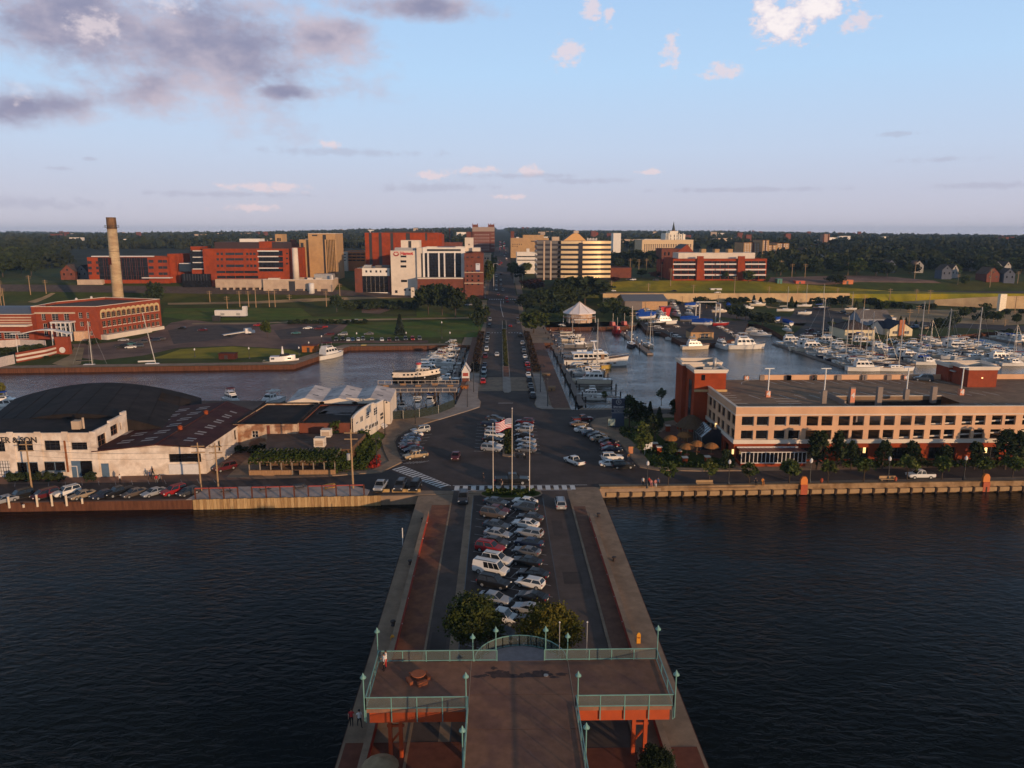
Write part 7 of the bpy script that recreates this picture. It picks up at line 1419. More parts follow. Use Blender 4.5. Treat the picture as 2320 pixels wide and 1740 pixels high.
def boat(kind,pos,hd,label,hullc='white',canv=None,s=1.0,group=None):
 o=dup(BP[kind],pos,math.radians(hd),label,group,'boat',(s,s,s));o.name=ON[kind]
 if hullc!='white': paint(o,'hull',HB[hullc])
 if canv:
  for p in('canopy','sail_cover','tarpaulin'): paint(o,p,CB[canv])
 return o
WL=-1.62
def wz(o,zx,zy,k=K_,z=WL): return P(o[0]+zx/k,o[1]+zy/k,z)
M3=(1260,620);k3=6.506
g='boats moored along the causeway dock'
for kind,zx,zy,hd,s,h,c,lab in[('express',120,822,5,.85,'cream','white','small cream cruiser, nearest to the round pavilion'),('open',150,868,0,.9,'white',None,'small open boat beside the cream cruiser by the pavilion'),('sail',215,928,0,.95,'white','maroon','white sailboat with a tall mast near the pavilion wall'),('express',250,995,0,1.05,'cream','tan','sunlit tan topped cruiser between the sailboat and the grey boat'),('express',330,1085,2,1.25,'grey','dark','long grey boat with a line of people aboard'),('sail',560,1400,0,1.2,'mustard','dark','mustard hulled sailboat under a dark cover below the big yacht'),('express',400,1465,5,1.15,'white','white','white cruiser with a low cabin, nearer than the mustard sailboat'),('express',490,1500,0,1.1,'white','tan','white cruiser with a pale top beside a trawler'),('fly',520,1615,180,1.0,'cream','white','big white trawler with a long awning, nearest but one on the dock')]:
 boat(kind,wz(M3,zx,zy,k3),hd,lab,h,c,s,g)
p=wz(PZ,1850,760);boat('fly',p,180,'small white pilot boat with an upright wheelhouse at the near end of the causeway dock',s=.62,group=g);p=wz(PZ,1890,785);boat('open',p,180,'low open boat beside the small pilot boat at the near end of the causeway dock',s=.95,group=g)
def yacht():
 p0,p1=wz(M3,120,1375,k3),wz(M3,1075,1360,k3);L=p1[0]-p0[0];p=((p0[0]+p1[0])/2,(p0[1]+p1[1])/2+2,WL)
 t=thing('motor_yacht','large white classic motor yacht with a long windowed deckhouse, biggest boat in the basin','yacht',p);W=5.6;F=2.3
 h,R=hull(L,W,F,sheer=.75,stern=.8,n=14);h.build('hull',[GEL],t);deck(R,0,.1).build('deck',[TEAK],t);rubrail(R,.10).build('rub_rail',mat('brown_rail',(.12,.05,.03),.6),t)
 a=(-L*.36,L*.20,2.2,1.9,F,F+2.1,.2,1.2,.95);house(*a).build('deckhouse',[GEL],t);band(*a,.42,.84,n=7,t=t);bx(L*.06,L*.11,-2.2,-2.12,F,F+1.9).build('door',[TEAK],t)
 bx(-L*.38,L*.17,-2.55,2.55,F+2.1,F+2.25).build('upper_deck',GEL,t);c=(-L*.06,L*.12,1.7,1.4,F+2.25,F+3.3,.2,.8,.9);house(*c).build('flybridge',[GEL],t);band(*c,.5,.95,n=2,t=t)
 tb((-L*.02,0,F+3.0),(-L*.045,0,F+6.2),.35,6,0,.15).box(-L*.09,L*.02,-.9,.9,F+6.1,F+6.35).build('radar_mast',GEL,t);MB().loft([[(-L*.30,-.7,F+2.6),(-L*.30,.7,F+2.6),(-L*.30,.6,F+3.1),(-L*.30,-.6,F+3.1)],[(-L*.15,-.7,F+2.6),(-L*.15,.7,F+2.6),(-L*.15,.4,F+3.2),(-L*.15,-.4,F+3.2)]]).build('tender',GEL,t)
 m=MB();m.tube((L*.0,1,F+3),(L*.0,1,F+8.5),.035,4);m.tube((L*.02,-1,F+3),(L*.02,-1,F+8),.035,4);m.tube((-L*.17,0,F+2.2),(-L*.11,0,F+4.6),.06,4);m.build('aerial',ALU,t)
 rl=MB();rl.path([(q[0][0],q[0][1]*.96,q[0][2]+.8) for q in R[7:]]+[(q[4][0],q[4][1]*.96,q[4][2]+.8) for q in R[7:]][::-1],.04,4);rl.build('bow_rail',STEEL,t)
 for x in(-.2,-.12,.05,.15,.25): bx(L*x,L*x+.9,-W/2-.02,-W/2+.3,1.1,1.5).build('porthole',CGL,t)
yacht()
def tour():
 p0,p1=wz(PZ,150,632),wz(PZ,560,632);L=p1[0]-p0[0];p=((p0[0]+p1[0])/2,p0[1]+2,WL);t=thing('tour_boat','black hulled tour boat with a long cream upper side and small square windows','boat',p);W=4.6
 h,R=hull(L,W,1.5,sheer=1.0,stern=.85,n=12);h.build('hull',[HBLK],t);UP=mat('tour_cream',(.66,.56,.46),.5)
 rr=[[(q[0][0],q[0][1],q[0][2]-.05),(q[0][0],q[0][1]*.97,q[0][2]+1.5),(q[0][0],q[4][1]*.97,q[0][2]+1.5),(q[0][0],q[4][1],q[0][2]-.05)] for q in R];MB().loft(rr,0,False).build('upper_works',UP,t)
 dk=MB();dk.add([p for q in rr for p in(q[1],q[2])],[(2*i,2*i+2,2*i+3,2*i+1) for i in range(len(rr)-1)]);dk.v=[(x,y,z+.02) for x,y,z in dk.v];dk.build('deck',PLANK,t)
 for u in(.08,.26,.36,.46,.56,.66,.84,.93):
  i=int(u*12);q=rr[i];bx(q[0][0]-.3,q[0][0]+.3,q[0][1]-.06,q[0][1]+.1,q[0][2]+.6,q[0][2]+1.1).build('porthole',CGL,t)
 a=(-.2,4.2,1.6,1.4,3.05,4.1,.1,.3,.94);house(*a).build('wheelhouse',[UP],t);band(*a,.35,.8,n=4,t=t);tb((.6,0,3.9),(.6,0,5.2),.7,10).build('funnel',UP,t);tb((.6,0,5.2),(.6,0,5.8),.95,12,0,.75).build('red_cap',HRED,t);tb((-L*.47,0,2.8),(-L*.5,0,5.6),.08,5).tube((-L*.46,0,3),(-L*.28,0,3.4),.07,5).build('stern_davit',HBLK,t)
tour()
p=wz(PZ,470,565);boat('fly',p,0,'white cruiser with a blue grey cabin moored behind the tour boat','white','white',1.0);
g='boats moored on the west side of the causeway'
for i,(zx,zy,k,s,c) in enumerate([(640,322,'express',.9,'white'),(650,345,'express',.85,'tan'),(640,372,'express',.95,'white'),(560,402,'express',.9,'tan'),(680,400,'open',1,'white'),(540,432,'express',.9,'maroon'),(650,430,'express',.85,'dark'),(520,458,'express',1.0,'tan'),(640,462,'open',1.1,None),(490,490,'express',1.05,'white'),(630,492,'express',.95,'dark'),(640,555,'open',1.1,None),(620,620,'express',.9,'dark'),(660,525,'open',1.1,None)]):
 boat(k,wz(PZ,zx,zy),180 if i%3 else 172,f'{"pale" if k!="open" else "low open"} boat, {OD[i]} counting from the far wall in the cluster west of the causeway','white',c if k!='open' else None,s,g)
for zx,zy,k,h,c,l,hd,s in((185,815,'open','white',None,'small round white dinghy on the water under the deck end',20,.7),(235,860,'open','white',None,'white runabout tied beside the green screen fence',-80,1.1),(365,860,'express','white','white','white boat with pale cover between two runabouts at the screen fence',-85,.9),(475,830,'express','white','blue','white fishing boat with a dark blue top nearest the causeway wall',-95,.95)):
 boat(k,wz(PZ,zx,zy),hd,l,h,c,s)
A0b=(0,780)
for zx,zy,k,c,l,hd,s in((75,575,'fly','blue','white cruiser with a bright blue canopy at the edge of the picture',15,1.0),(2010,510,'fly','maroon','white cruiser with a dark bimini behind the maroon roof shed',-50,.8),(2165,520,'open',None,'small white dinghy behind the maroon roof shed',0,.8)):
 boat(k,wz(A0b,zx,zy),hd,l,'white',c,s)
boat('express',wz(A1,612,520),-110,'white cruiser facing the camera behind the gabled sheds','white','white',1.15)
boat('open',wz(A0b,345,510),30,'small white skiff beside the barrel roof','white',None,.8)
boat('sail',wz(Z0,778,1512),4,'small white sailboat moored by the far quay near the brick wall','white','dark',1.15)
p=wz(Z0,1330,1505);t=thing('catamaran','white trimaran with a tall tilted mast moored on the far quay','sailboat',p,math.radians(3));
for y,l in((0,13.5),(-3.6,10.5),(3.6,10.5)):
 h,R=hull(l,1.6 if y else 2.2,1.0,stern=.6);h.v=[(a+(2 if y>0 else 0),b+y,c) for a,b,c in h.v];h.build('hull',[GEL],t);d=deck(R,0,.04);d.v=[(a+(2 if y>0 else 0),b+y,c) for a,b,c in d.v];d.build('deck',[GEL],t)
bx(-1,-.3,-3.6,3.6,.8,1.1).box(1.8,2.5,-3.6,3.6,.8,1.1).build('cross_beam',GEL,t);house(-2.5,2.5,1.0,.6,1.0,1.8,.1,.8,.85).build('coach_roof',[GEL],t);tb((.8,0,1),(-2.0,0,19),.16,6,0,.1).build('mast',ALU,t);tb((.7,0,2.6),(-5,0,2.4),.3,6).build('furled_sail',CAN_W,t);bx(3.2,5,-1.12,-1.0,.2,.9).build('orange_graphic',flat('graphic_orange',(.5,.15,.02),.5),t)
def bigboat():
 p0,p1=wz(Z1,735,1490),wz(Z1,1055,1478);L=p1[0]-p0[0];t=thing('work_boat','long white enclosed patrol boat moored along the far quay','boat',((p0[0]+p1[0])/2,(p0[1]+p1[1])/2+1.5,WL),math.atan2(p1[1]-p0[1],p1[0]-p0[0]));h,R=hull(L,4.4,1.7,sheer=.5,stern=.9);h.build('hull',[GEL],t)
 rr=[[(q[0][0],q[0][1]*.96,q[0][2]-.03),(q[0][0],q[0][1]*.8,q[0][2]+1.5),(q[0][0],q[4][1]*.8,q[0][2]+1.5),(q[0][0],q[4][1]*.96,q[0][2]-.03)] for q in R[2:10]];MB().loft(rr,0).build('cabin',GEL,t);house(-.5,3,1.4,1.2,3.2,4.0,.2,.4,.9).build('wheelhouse',[CAN_D],t);tb((.6,0,4),(.6,0,6.6),.5,7,0,.15).build('mast',GEL,t);bx(-L*.5-.6,-L*.46,-1.2,1.2,.2,1.6).build('outboard',GEL,t)
 for x in(-3.2,2.4): bx(x,x+1.1,-1.98,-1.7,2.4,2.9).build('window',CGL,t)
bigboat()
boat('fly',wz(Z1,1330,1412),58,'white trawler with a red topped wheelhouse at the corner of the far quay','white','maroon',1.15)
q=wz(Z1,1697,1340);t=thing('barge','flat rusty work barge tied to the basin wall','barge',(q[0],q[1],WL));bx(-8.5,8.5,-2.2,2.2,-.5,.9).build('hull',SHEET_RUST,t);bx(-4.5,-2.6,-1,1,.9,1.9).build('winch_box',YELH,t)
g='small red boats by the pavilion wall'
for zx,zy,l in((835,815,'red tug beside the pavilion wall, left of the floating dock'),(900,885,'red tug tied nearest to the camera at the floating dock end'),(1005,805,'orange red tug against the far wall beyond the floating dock')):
 p=wz(M3,zx,zy,k3);t=thing('red_workboat',l,'boat',p,math.radians(-70),g);h,R=hull(6.2,3.6,1.7,stern=.7);h.build('hull',[HRED],t);deck(R,0,.1).build('deck',[HRED],t);house(-1.6,1.2,1.0,.8,1.6,3.4,.1,.3,.9).build('cabin',[HRED],t);tb((0,0,3.4),(0,0,7.5),.06,4).build('mast',ALU,t)
boat('sail',wz(M3,1105,1065,k3),-95,'navy hulled sailboat at the floating dock with a tall mast','navy','white',1.15);boat('sail',wz(M3,1370,1075,k3),-80,'cream sailboat at the end of the floating dock','cream','tan',1.0)
a,c=wz(M3,945,850,k3,-.9),wz(M3,1390,1175,k3,-.9);t=thing('floating_dock','narrow floating dock with white capped piles in the middle of the right basin','dock',(a[0],a[1],WL));d=Vector((c[0]-a[0],c[1]-a[1]));n=14;rz=math.atan2(d.y,d.x);w=d.length/n
me=bx(0,w*.94,-1.1,1.1,0,.7).mesh('float_section',PLANK)
for i in range(n): q=d*(i/n);put(me,'float_section',t,(q.x,q.y,0.05),rz)
for i,s in((1,-1),(2,1),(4,-1),(5,1),(7,1),(8,-1),(9,1),(11,-1),(12,1)): q=d*(i/n)+Vector((-d.y,d.x)).normalized()*1.3*s;tb((0,0,-1),(0,0,2.1),.22,6).tube((0,0,2.1),(0,0,2.6),.25,6,1).build('pile',[PILE,FWT],t).location=(q.x,q.y,0)
for x0,x1,sg,lab in((20.9,22.6,1,'long grey dock with finger piers and white capped piles east of the causeway'),(-14.6,-13.0,-1,'long dark dock with finger piers west of the causeway')):
 t=thing('boat_dock',lab,'dock',(x0,270,WL));o=Vector((x0,270,WL));y0,y1=(192,346) if sg>0 else (214,292);n=int((y1-y0)/3)
 me=bx(0,x1-x0,-1.42,1.42,-.15,0).mesh('deck_section',PLANK)
 for i in range(n): put(me,'deck_section',t,Vector((x0,y0+3*(i+.5),-.75))-o)
 y=y0+2;i=0
 while y<y1:
  x=x1 if sg>0 else x0;l=11 if sg>0 else 8;put(bx(min(0,sg*l),max(0,sg*l),-.4,.4,-.15,0).mesh('finger_pier',PLANK),'finger_pier',t,Vector((x,y,-.75))-o)
  for xx in(x+sg*.4,x+sg*l): tb((0,0,-1),(0,0,2.2),.2,6).tube((0,0,2.2),(0,0,2.6),.22,6,1).build('pile',[PILE,FWT if i%2 else PILE],t).location=Vector((xx,y+.6,WL))-o
  if i%2==0: tb((0,0,-1),(0,0,2.6),.22,6).build('pile',[PILE],t).location=Vector((x0-.4 if sg>0 else x1+.4,y+2,WL))-o
  y+=8.2 if sg>0 else 7;i+=1
g='boats at the boatyard'
for zx,zy,k,h,c,s,hd,l in[(1400,810,'express','white','white',.9,0,'white boat nearest the blue covered hull on the boatyard shore'),(1530,860,'express','grey','white',.95,-25,'grey boat, next along the boatyard shore'),(1620,905,'open','black',None,1.5,-15,'dark hulled boat along the boatyard shore'),(1775,985,'express','white','dark',1.0,-40,'white boat with a dark top before the boathouse'),(1800,840,'express','cream','tan',.85,10,'sunlit cream boat drawn up behind the boathouse'),(2050,1110,'fly','cream','white',.95,5,'cream cruiser alone in front of the boathouse')]:
 boat(k,wz(M3,zx,zy,k3),hd,l,h,c,s,g)
for zx,zy,k,h,c,s,hd,l in[(1665,1330,'fly','white','maroon',.85,-80,'upright white cruiser with a dark red waterline right of the boathouse'),(1870,1335,'fly','white','white',1.25,0,'long white cruiser with a rounded top right of the boathouse'),(1830,1290,'express','white','tan',1.0,0,'white cruiser directly behind the long rounded one'),(1790,1260,'express','white','dark',.95,0,'white cruiser, third back in the boatyard pier row'),(1745,1235,'express','cream','tan',.95,0,'cream cruiser, fourth back in the boatyard pier row'),(1710,1210,'express','white','tan',.9,0,'white boat, fifth back in the boatyard pier row'),(1670,1190,'express','white','white',.9,0,'white boat at the inner end of the boatyard pier row'),(1870,1175,'open','white',None,1.1,-20,'low boat on the inner creek bank, farthest in'),(1940,1195,'express','white','white',.8,-30,'white covered boat on the creek bank, in the middle'),(2000,1225,'express','white','tan',1.0,-40,'white cruiser on the creek bank, nearest the bay'),(1790,1145,'open','grey',None,1.0,-20,'grey skiff at the head of the creek')]:
 boat(k,wz(Z3,zx,zy),hd,l,h,c,s,g)
def shore(o,zx,zy,k,h,c,s,hd,l):
 q=G(o[0]+zx/K_,o[1]+zy/K_);boat(k,(q[0],q[1],max(0,q[2])+(.9*s if k!='cov' else 0)),hd,l,h,c,s,'boats stored ashore')
for a in[(Z3,1010,1100,'cov','white','blue',1.2,20,'hull under a bright blue tarpaulin, nearest the shed, front one'),(Z3,960,1060,'cov','white','blue',1.0,60,'hull under a blue tarpaulin leaning beside the boat shed wall'),(Z3,1380,1125,'cov','grey','blue',1.0,-10,'hull under a dark blue tarpaulin in mid yard'),(Z3,1490,1155,'cov','white','blue',1.05,-25,'hull under a long blue tarpaulin behind the boathouse'),(Z3,1400,990,'cov','white','blue',.9,0,'small blue covered hull by the bushes'),(Z3,1715,985,'cov','navy','blue',.85,80,'blue wrapped bow among the trees of the yard'),(Z3,1030,1050,'express','white','white',1.0,10,'white cruiser on stands before the grey shed'),(Z3,1125,1065,'fly','grey','white',.8,-70,'white cruiser on stands left of the red trailer'),(Z3,1170,1140,'fly','white','white',1.05,10,'large white cruiser on stands in the yard'),(Z3,1110,1145,'express','black','tan',.95,10,'dark cruiser on stands beside the large white one'),(Z3,1245,995,'fly','white','white',.8,-70,'white cruiser bow on, right of the red trailer'),(Z3,1275,1060,'fly','white','white',.8,-80,'white cruiser stern on, front of the row right of the trailer'),(Z3,1385,1010,'express','grey','dark',.8,-60,'grey boat in the back row of the yard'),(Z3,1385,1055,'express','white','white',.85,-75,'white boat in the middle row of the yard'),(Z3,1640,1030,'express','cream','white',.9,0,'cream boat by the blue lift frame'),(Z3,1650,1150,'open','red',None,1.2,0,'red hull beside the lift frame'),(Z4,150,1020,'sail','white','white',.95,-5,'white sailing hull with a mast on the golden grass'),(Z4,315,980,'sail','white','tan',.9,0,'farthest stored sailing boat with a bright mast'),(Z4,460,1005,'sail','navy','blue',1.0,5,'stored sailing boat with a blue hull and tall mast'),(Z4,315,1050,'open','white','blue',1.2,0,'low hull with a teal cover on the boat park'),(Z4,715,1005,'sail','white','tan',.7,0,'small stored boat with a short mast beside the road'),(Z4,870,1052,'express','cream','white',.9,5,'cream boat at the road bend'),(Z4,60,1120,'cov','white','blue',.8,30,'blue covered hull among cars at the creek'),(Z4,160,1150,'cov','white','blue',.9,100,'blue covered hull standing on end at the creek'),(Z4,170,1195,'express','white','white',.7,-80,'small white boat facing out at the creek'),(Z3,1970,975,'express','cream','white',1.0,0,'cream cruiser stored at the edge of the golden field'),(Z3,1880,1000,'express','white','dark',.8,0,'white boat stored behind the round trees')]: shore(*a)
rr=random.Random(9);cnt=0
def berth(o,a,b,n,hd,where,g,mast=.12,fly=.2,s0=.95):
 global cnt
 for i in range(n):
  t=(i+.5)/n;zx=lerp(a[0],b[0],t)+rr.uniform(-6,6);zy=lerp(a[1],b[1],t)+rr.uniform(-2,2);u=rr.random();k='sail' if u<mast else 'fly' if u<mast+fly else 'express'
  c=rr.choice(['white','tan','dark','blue','maroon','white','tan']);h=rr.choice(['white']*5+['cream']*3+['navy'])
  boat(k,wz(o,zx,zy),hd+rr.uniform(-4,4),f'{h} {dict(sail="sailboat",fly="flybridge cruiser",express="cruiser")[k]}, {c} canvas, {OD[i]} from shore {where}',h,c,s0*rr.uniform(.88,1.12),g)
 t=thing('marina_pier',f'plank pier between berths {where}','dock',wz(o,lerp(a[0],b[0],.5),lerp(a[1],b[1],.5)));c=Vector(t.location);p0,p1=Vector(wz(o,*a)),Vector(wz(o,*b));d=p1-p0;m=max(4,int(d.length/6));off=Vector((cos(math.radians(hd)),sin(math.radians(hd)),0))*(-6.3)
 me=bx(0,d.length/m*.96,-.8,.8,0,.5).mesh('pier_section',PLANK)
 for i in range(m): put(me,'pier_section',t,p0+d*(i/m)+off-c,math.atan2(d.y,d.x))
g='boats in the marina'
berth(Z4,(190,1300),(830,1512),15,-8,'on the near row facing the garage',g,.05,.25,1.08);berth(Z4,(330,1262),(1050,1485),13,172,'on the back of the near row',g,.1,.15,.95)
berth(Z4,(790,1300),(1420,1480),12,-8,'on the second row',g,.06,.2,.95);berth(Z4,(1010,1290),(1620,1430),10,172,'on the back of the second row',g,.1,.15,.92)
berth(Z4,(1340,1270),(2150,1490),15,-8,'on the third row towards the edge',g,.06,.2,.95);berth(Z4,(1560,1262),(2240,1440),10,172,'on the back of the third row',g,.08,.2,.92);berth(Z4,(1990,1242),(2320,1300),6,-8,'on the last row at the edge',g,.05,.3,.9)
boat('fly',wz(Z4,835,1525),-6,'white cruiser with a low tan cabin, nearest boat of the marina','white','tan',1.0);boat('sail',wz(Z4,1100,1525),-3,'white sailboat with a black sail cover, nearest the garage roof','white','dark',1.25);boat('express',wz(Z4,760,1480),-5,'white cruiser with a maroon top beside the nearest cruiser','white','maroon',1.1)
for zx,zy,s in((440,1310,1.35),(700,1335,1.1),(765,1400,1.3),(1290,1325,1.3),(1515,1400,1.25),(1770,1430,1.35)): boat('sail',wz(Z4,zx,zy),-8,f'tall masted sailboat rising {int(s*13)} metres above the marina berths, by x {zx}'.replace(f', by x {zx}',{440:' near the brick quay wall',700:' before the dark porch',765:' before the yellow gable end',1290:' right of the yellow houses',1515:' in the third row',1770:' beyond the brick stair house'}[zx]),'white','dark',s)
for o in BP.values(): drop(o)
q=G(1200+1535/K_,440+1110/K_);t=thing('boat_lift','tall pale steel boat lift frame in the boatyard','lift',(q[0],q[1],0))
for x in(-5,5):
 for y in(-3.5,3.5): bx(x-.25,x+.25,y-.25,y+.25,0,9).build('leg',STEEL,t)
 bx(x-.3,x+.3,-3.5,3.5,9,9.6).build('side_beam',STEEL,t)
bx(-5,5,3.2,3.8,9.6,10.1).build('cross_beam',STEEL,t)
# trees
def leafmat(n,c,c2,var=.45): return mat(n,c,.85,var=var,scale=1.1,rand=.22,col2=c2,spec=.2)
LF=dict(dark=leafmat('leaf_dark',(.019,.030,.010),(.030,.040,.012)),mid=leafmat('leaf_mid',(.040,.060,.012),(.062,.070,.014)),light=leafmat('leaf_light',(.055,.075,.016),(.080,.088,.020)),olive=leafmat('leaf_olive',(.085,.085,.011),(.115,.095,.013)),blue=leafmat('leaf_spruce',(.016,.026,.018),(.024,.034,.022)),purple=leafmat('leaf_purple',(.030,.010,.012),(.045,.015,.014)),silver=leafmat('leaf_silver',(.07,.085,.05),(.09,.10,.06)))
BARK=mat('bark',(.075,.052,.036),.9,var=.3,scale=3)
def crown_pts(kind,n,r,seed):
 """points clustered in lumps through a unit crown (radius 1 wide, height 0..1)"""
 g=np.random.default_rng(seed)
 if kind=='conifer':
  u=g.random(n)**.8;th=g.random(n)*2*PI;tier=(np.floor(u*9)+g.random(n)**2*.8)/9;rad=(1-tier)*(.35+.65*g.random(n)**.5)*(1+.12*np.sin(th*5+tier*20));return np.stack([rad*np.cos(th),rad*np.sin(th),.06+.94*tier-.06*rad],1)
 L_=dict(broad=34,near=60,young=26,column=30,bush=16)[kind];c=g.normal(size=(L_,3));c/=np.linalg.norm(c,axis=1)[:,None];c*=(.45+.5*g.random(L_))[:,None];
 lr=(.20+.20*g.random(L_))*(1.0 if kind!='young' else .8);k=g.integers(0,L_,n);d=g.normal(size=(n,3));d/=np.linalg.norm(d,axis=1)[:,None];p=c[k]+d*(lr[k]*(.45+.65*g.random(n)**.6))[:,None]*np.where(g.random(n)<.22,1.3+.35*g.random(n),1)[:,None]
 if kind=='column': p[:,:2]*=(1.05-.5*np.clip(p[:,2:3],-1,1))
 if kind=='young': p[:,:2]*=(1.0-.45*np.clip(p[:,2:3],-.3,1))
 z=(p[:,2]+1.25)/2.5;lo=dict(broad=.22,near=.24,young=.34,column=.10,bush=.0)[kind];return np.stack([p[:,0],p[:,1],lo+(1-lo)*z],1)
def tree_proto(kind,h,r,n,size,lm,seed,trunk=True):
 t=thing('tree','x','tree');g=np.random.default_rng(seed+50);p=crown_pts(kind,n,r,seed)*np.array([r,r,h]);put(leaves('crown',p,size,LF[lm],g,.3),'crown',t)
 if trunk:
  m=MB();tr=h*.024;m.tube((0,0,-.3),(0,0,h*.45),tr,6,0,tr*.6);rg=random.Random(seed)
  if kind!='conifer':
   for i in range(6): a=i*1.05+rg.random();m.tube((0,0,h*(.26+.03*i)),(r*.6*cos(a),r*.6*sin(a),h*(.5+.05*i)),tr*.5,4,0,tr*.15)
  else: m.tube((0,0,h*.45),(0,0,h*.95),tr*.6,5,0,.02)
  m.build('trunk',BARK,t)
 return t
TP={}
def TPR(kind,lm,v=0):
 k=(kind,lm,v)
 if k not in TP:
  h,r,n,s=dict(broad=(10,4.4,1500,.85),near=(7.6,3.35,15000,.23),young=(6,1.9,750,.36),column=(9,1.7,1100,.42),conifer=(10,2.7,1300,.7),bush=(2.2,1.6,420,.42))[kind];TP[k]=tree_proto(kind,h,r,n,s,lm,7*v+len(TP)+3);TP[k]['H']=h;TP[k]['R']=r
 return TP[k]
TNAME=dict(broad='broadleaf_tree',near='broadleaf_tree',young='young_street_tree',column='columnar_tree',conifer='conifer_tree',bush='bush')
def plant(kind,lm,pos,h,w,label,group=None,v=0):
 p=TPR(kind,lm,v);o=dup(p,pos,random.uniform(0,6.28),label,group,'bush' if kind=='bush' else 'tree',(w/2/p['R'],w/2/p['R'],h/p['H']));o.name=TNAME[kind];return o
def tr(o,zx,zb,zt,w,kind,lm,label,group=None,k=K_,v=0,flatz=None):
 q=P(o[0]+zx/k,o[1]+zb/k,flatz) if flatz is not None else G(o[0]+zx/k,o[1]+zb/k);z=q[2] if flatz is not None else max(0,q[2]) if q[1]<373 else q[2]
 q=(q[0],q[1],z);h=ZAT(q[1],o[1]+zt/k,o[0]+zx/k)-z;dep=math.hypot(q[1],44)*1.0;return plant(kind,lm,q,max(h,.5),w/k*dep/F_*(1.02 if kind!='young' else .85),label,group,v)
for (sx,sy,w,lm,l) in((1076,1395,5.7,'mid','round bushy green tree among the pier cars, beside the west lane'),(1247,1421,5.6,'olive','round yellow green tree among the pier cars on the east side')):
 p=P(sx,sy,4.3);plant('near',lm,(p[0],p[1],0),6.6,w,l)
p=P(1487,1716,2.6);plant('near','dark',(p[0],p[1],0),3.6,2.8,'dark small leaved tree beside the red column under the deck')
A=(0,780)
for o,zx,zb,zt,w,k,lm,l in[
(Z2,650,1040,765,190,'broad','dark','dark broad tree in front of the brick podium, left one of a trio'),(Z2,770,1045,755,210,'broad','dark','tallest dark broad tree in front of the brick podium'),(Z2,885,1065,800,190,'broad','dark','dark broad tree nearest to the street, before the brick podium'),
(Z2,405,1222,1035,100,'conifer','blue','dark blue spruce alone above the row of parked cars'),(Z1,785,1252,1080,85,'broad','mid','single round tree between the two halves of the gravel lot'),(Z1,1385,1018,868,115,'broad','dark','single dark tree beside the grass lane below the hospital'),
(Z0,1345,995,755,160,'broad','dark','dark tree just behind the far end of the power house'),(Z2,1165,835,555,85,'broad','mid','green street tree beside the red brick annex'),(Z2,1200,730,520,85,'broad','mid','green street tree farther up the hill than the annex tree'),(Z2,1090,1190,1010,90,'broad','dark','dark tree at the shore end of the west causeway planting'),
(Z2,1375,730,575,95,'broad','mid','street tree at the foot of the white banded annex'),(Z2,1500,690,580,75,'broad','light','light green tree in front of the white banded annex'),(Z2,1440,760,610,90,'broad','dark','dark tree between the light green one and the street'),(Z2,1560,1200,1000,240,'broad','mid','wide bushy tree beside the causeway, nearest of the pavilion grove'),
(Z2,1760,1010,730,190,'conifer','dark','dark pointed tree in the pavilion grove'),(Z2,1840,1000,760,170,'broad','dark','dark tree between the pointed one and the biggest tree'),(Z2,2000,965,695,370,'broad','dark','biggest dark tree, spreading behind the white tent roof'),(Z2,1620,1000,800,190,'broad','dark','dark tree in the grove by the causeway'),(Z2,1700,1070,930,150,'broad','dark','lower tree in front of the grove by the tent roof'),(Z2,1490,1030,850,140,'broad','dark','tree at the street corner end of the grove'),(Z2,1560,860,720,190,'broad','purple','purple leaved tree below the striped office'),(Z2,1850,760,690,120,'broad','dark','dark tree at the foot of the striped office'),
(Z3,735,765,708,75,'broad','purple','purple round tree beside the striped office'),(Z3,1090,735,662,95,'broad','purple','purple tree beside the utility pole above the grass slope'),(Z3,965,720,650,85,'broad','mid','green tree between the brown hall and the purple tree'),
(Z3,1290,740,650,65,'young','mid','slim tree at the left end of the orange office'),(Z3,1415,738,640,62,'young','mid','slim tree left of the first brick pier of the orange office'),(Z3,1515,745,660,65,'young','mid','slim tree right of the first brick pier of the orange office'),(Z3,1695,752,658,68,'young','mid','slim tree left of the second brick pier of the orange office'),(Z3,1890,765,655,100,'broad','mid','fuller tree right of the second brick pier of the orange office'),(Z3,2050,772,700,55,'young','mid','slim tree at the right end of the orange office'),
(Z3,720,1020,890,140,'broad','mid','round tree between the tent roof and the grey shed'),(Z3,640,1050,930,110,'broad','mid','light tree just behind the tent roof'),(Z3,800,1075,960,150,'broad','dark','dark shrubby tree beside the grey shed'),(Z3,1790,1075,955,170,'broad','dark','dark rounded tree, left of the trio by the creek'),(Z3,1862,1085,985,120,'broad','dark','middle dark tree of the trio by the creek'),(Z3,2010,1145,1018,200,'broad','dark','widest dark round tree of the trio by the creek'),
(Z4,1480,1195,1062,115,'broad','dark','dark round tree at the end of the marina road'),(Z4,1590,1185,1008,95,'broad','silver','airy grey green tree beside the dark round one on the marina road'),(Z4,580,785,690,140,'broad','dark','dark tree between the orange machines of the building site'),(Z4,1700,790,700,75,'broad','mid','round green tree on the bluff below the houses'),(A,5,500,330,100,'broad','olive','yellow green tree at the edge of the picture by the blue canopy boat')]: tr(o,zx,zb,zt,w,k,lm,l,v=zx%2)
g='trees and bushes along the bayfront wall'
for i,(zx,zb,zt,w,k) in enumerate([(1260,950,915,90,'bush'),(1480,965,880,115,'broad'),(1560,985,905,110,'broad'),(1740,965,888,105,'broad'),(1850,955,883,95,'broad'),(1935,955,870,52,'conifer'),(1992,955,888,62,'conifer'),(2080,965,888,85,'broad')]): tr(Z3,zx,zb,zt,w,k,'dark',f'{"pointed" if k=="conifer" else "rounded"} dark tree, {OD[i]} along the golden wall behind the boatyard',g)
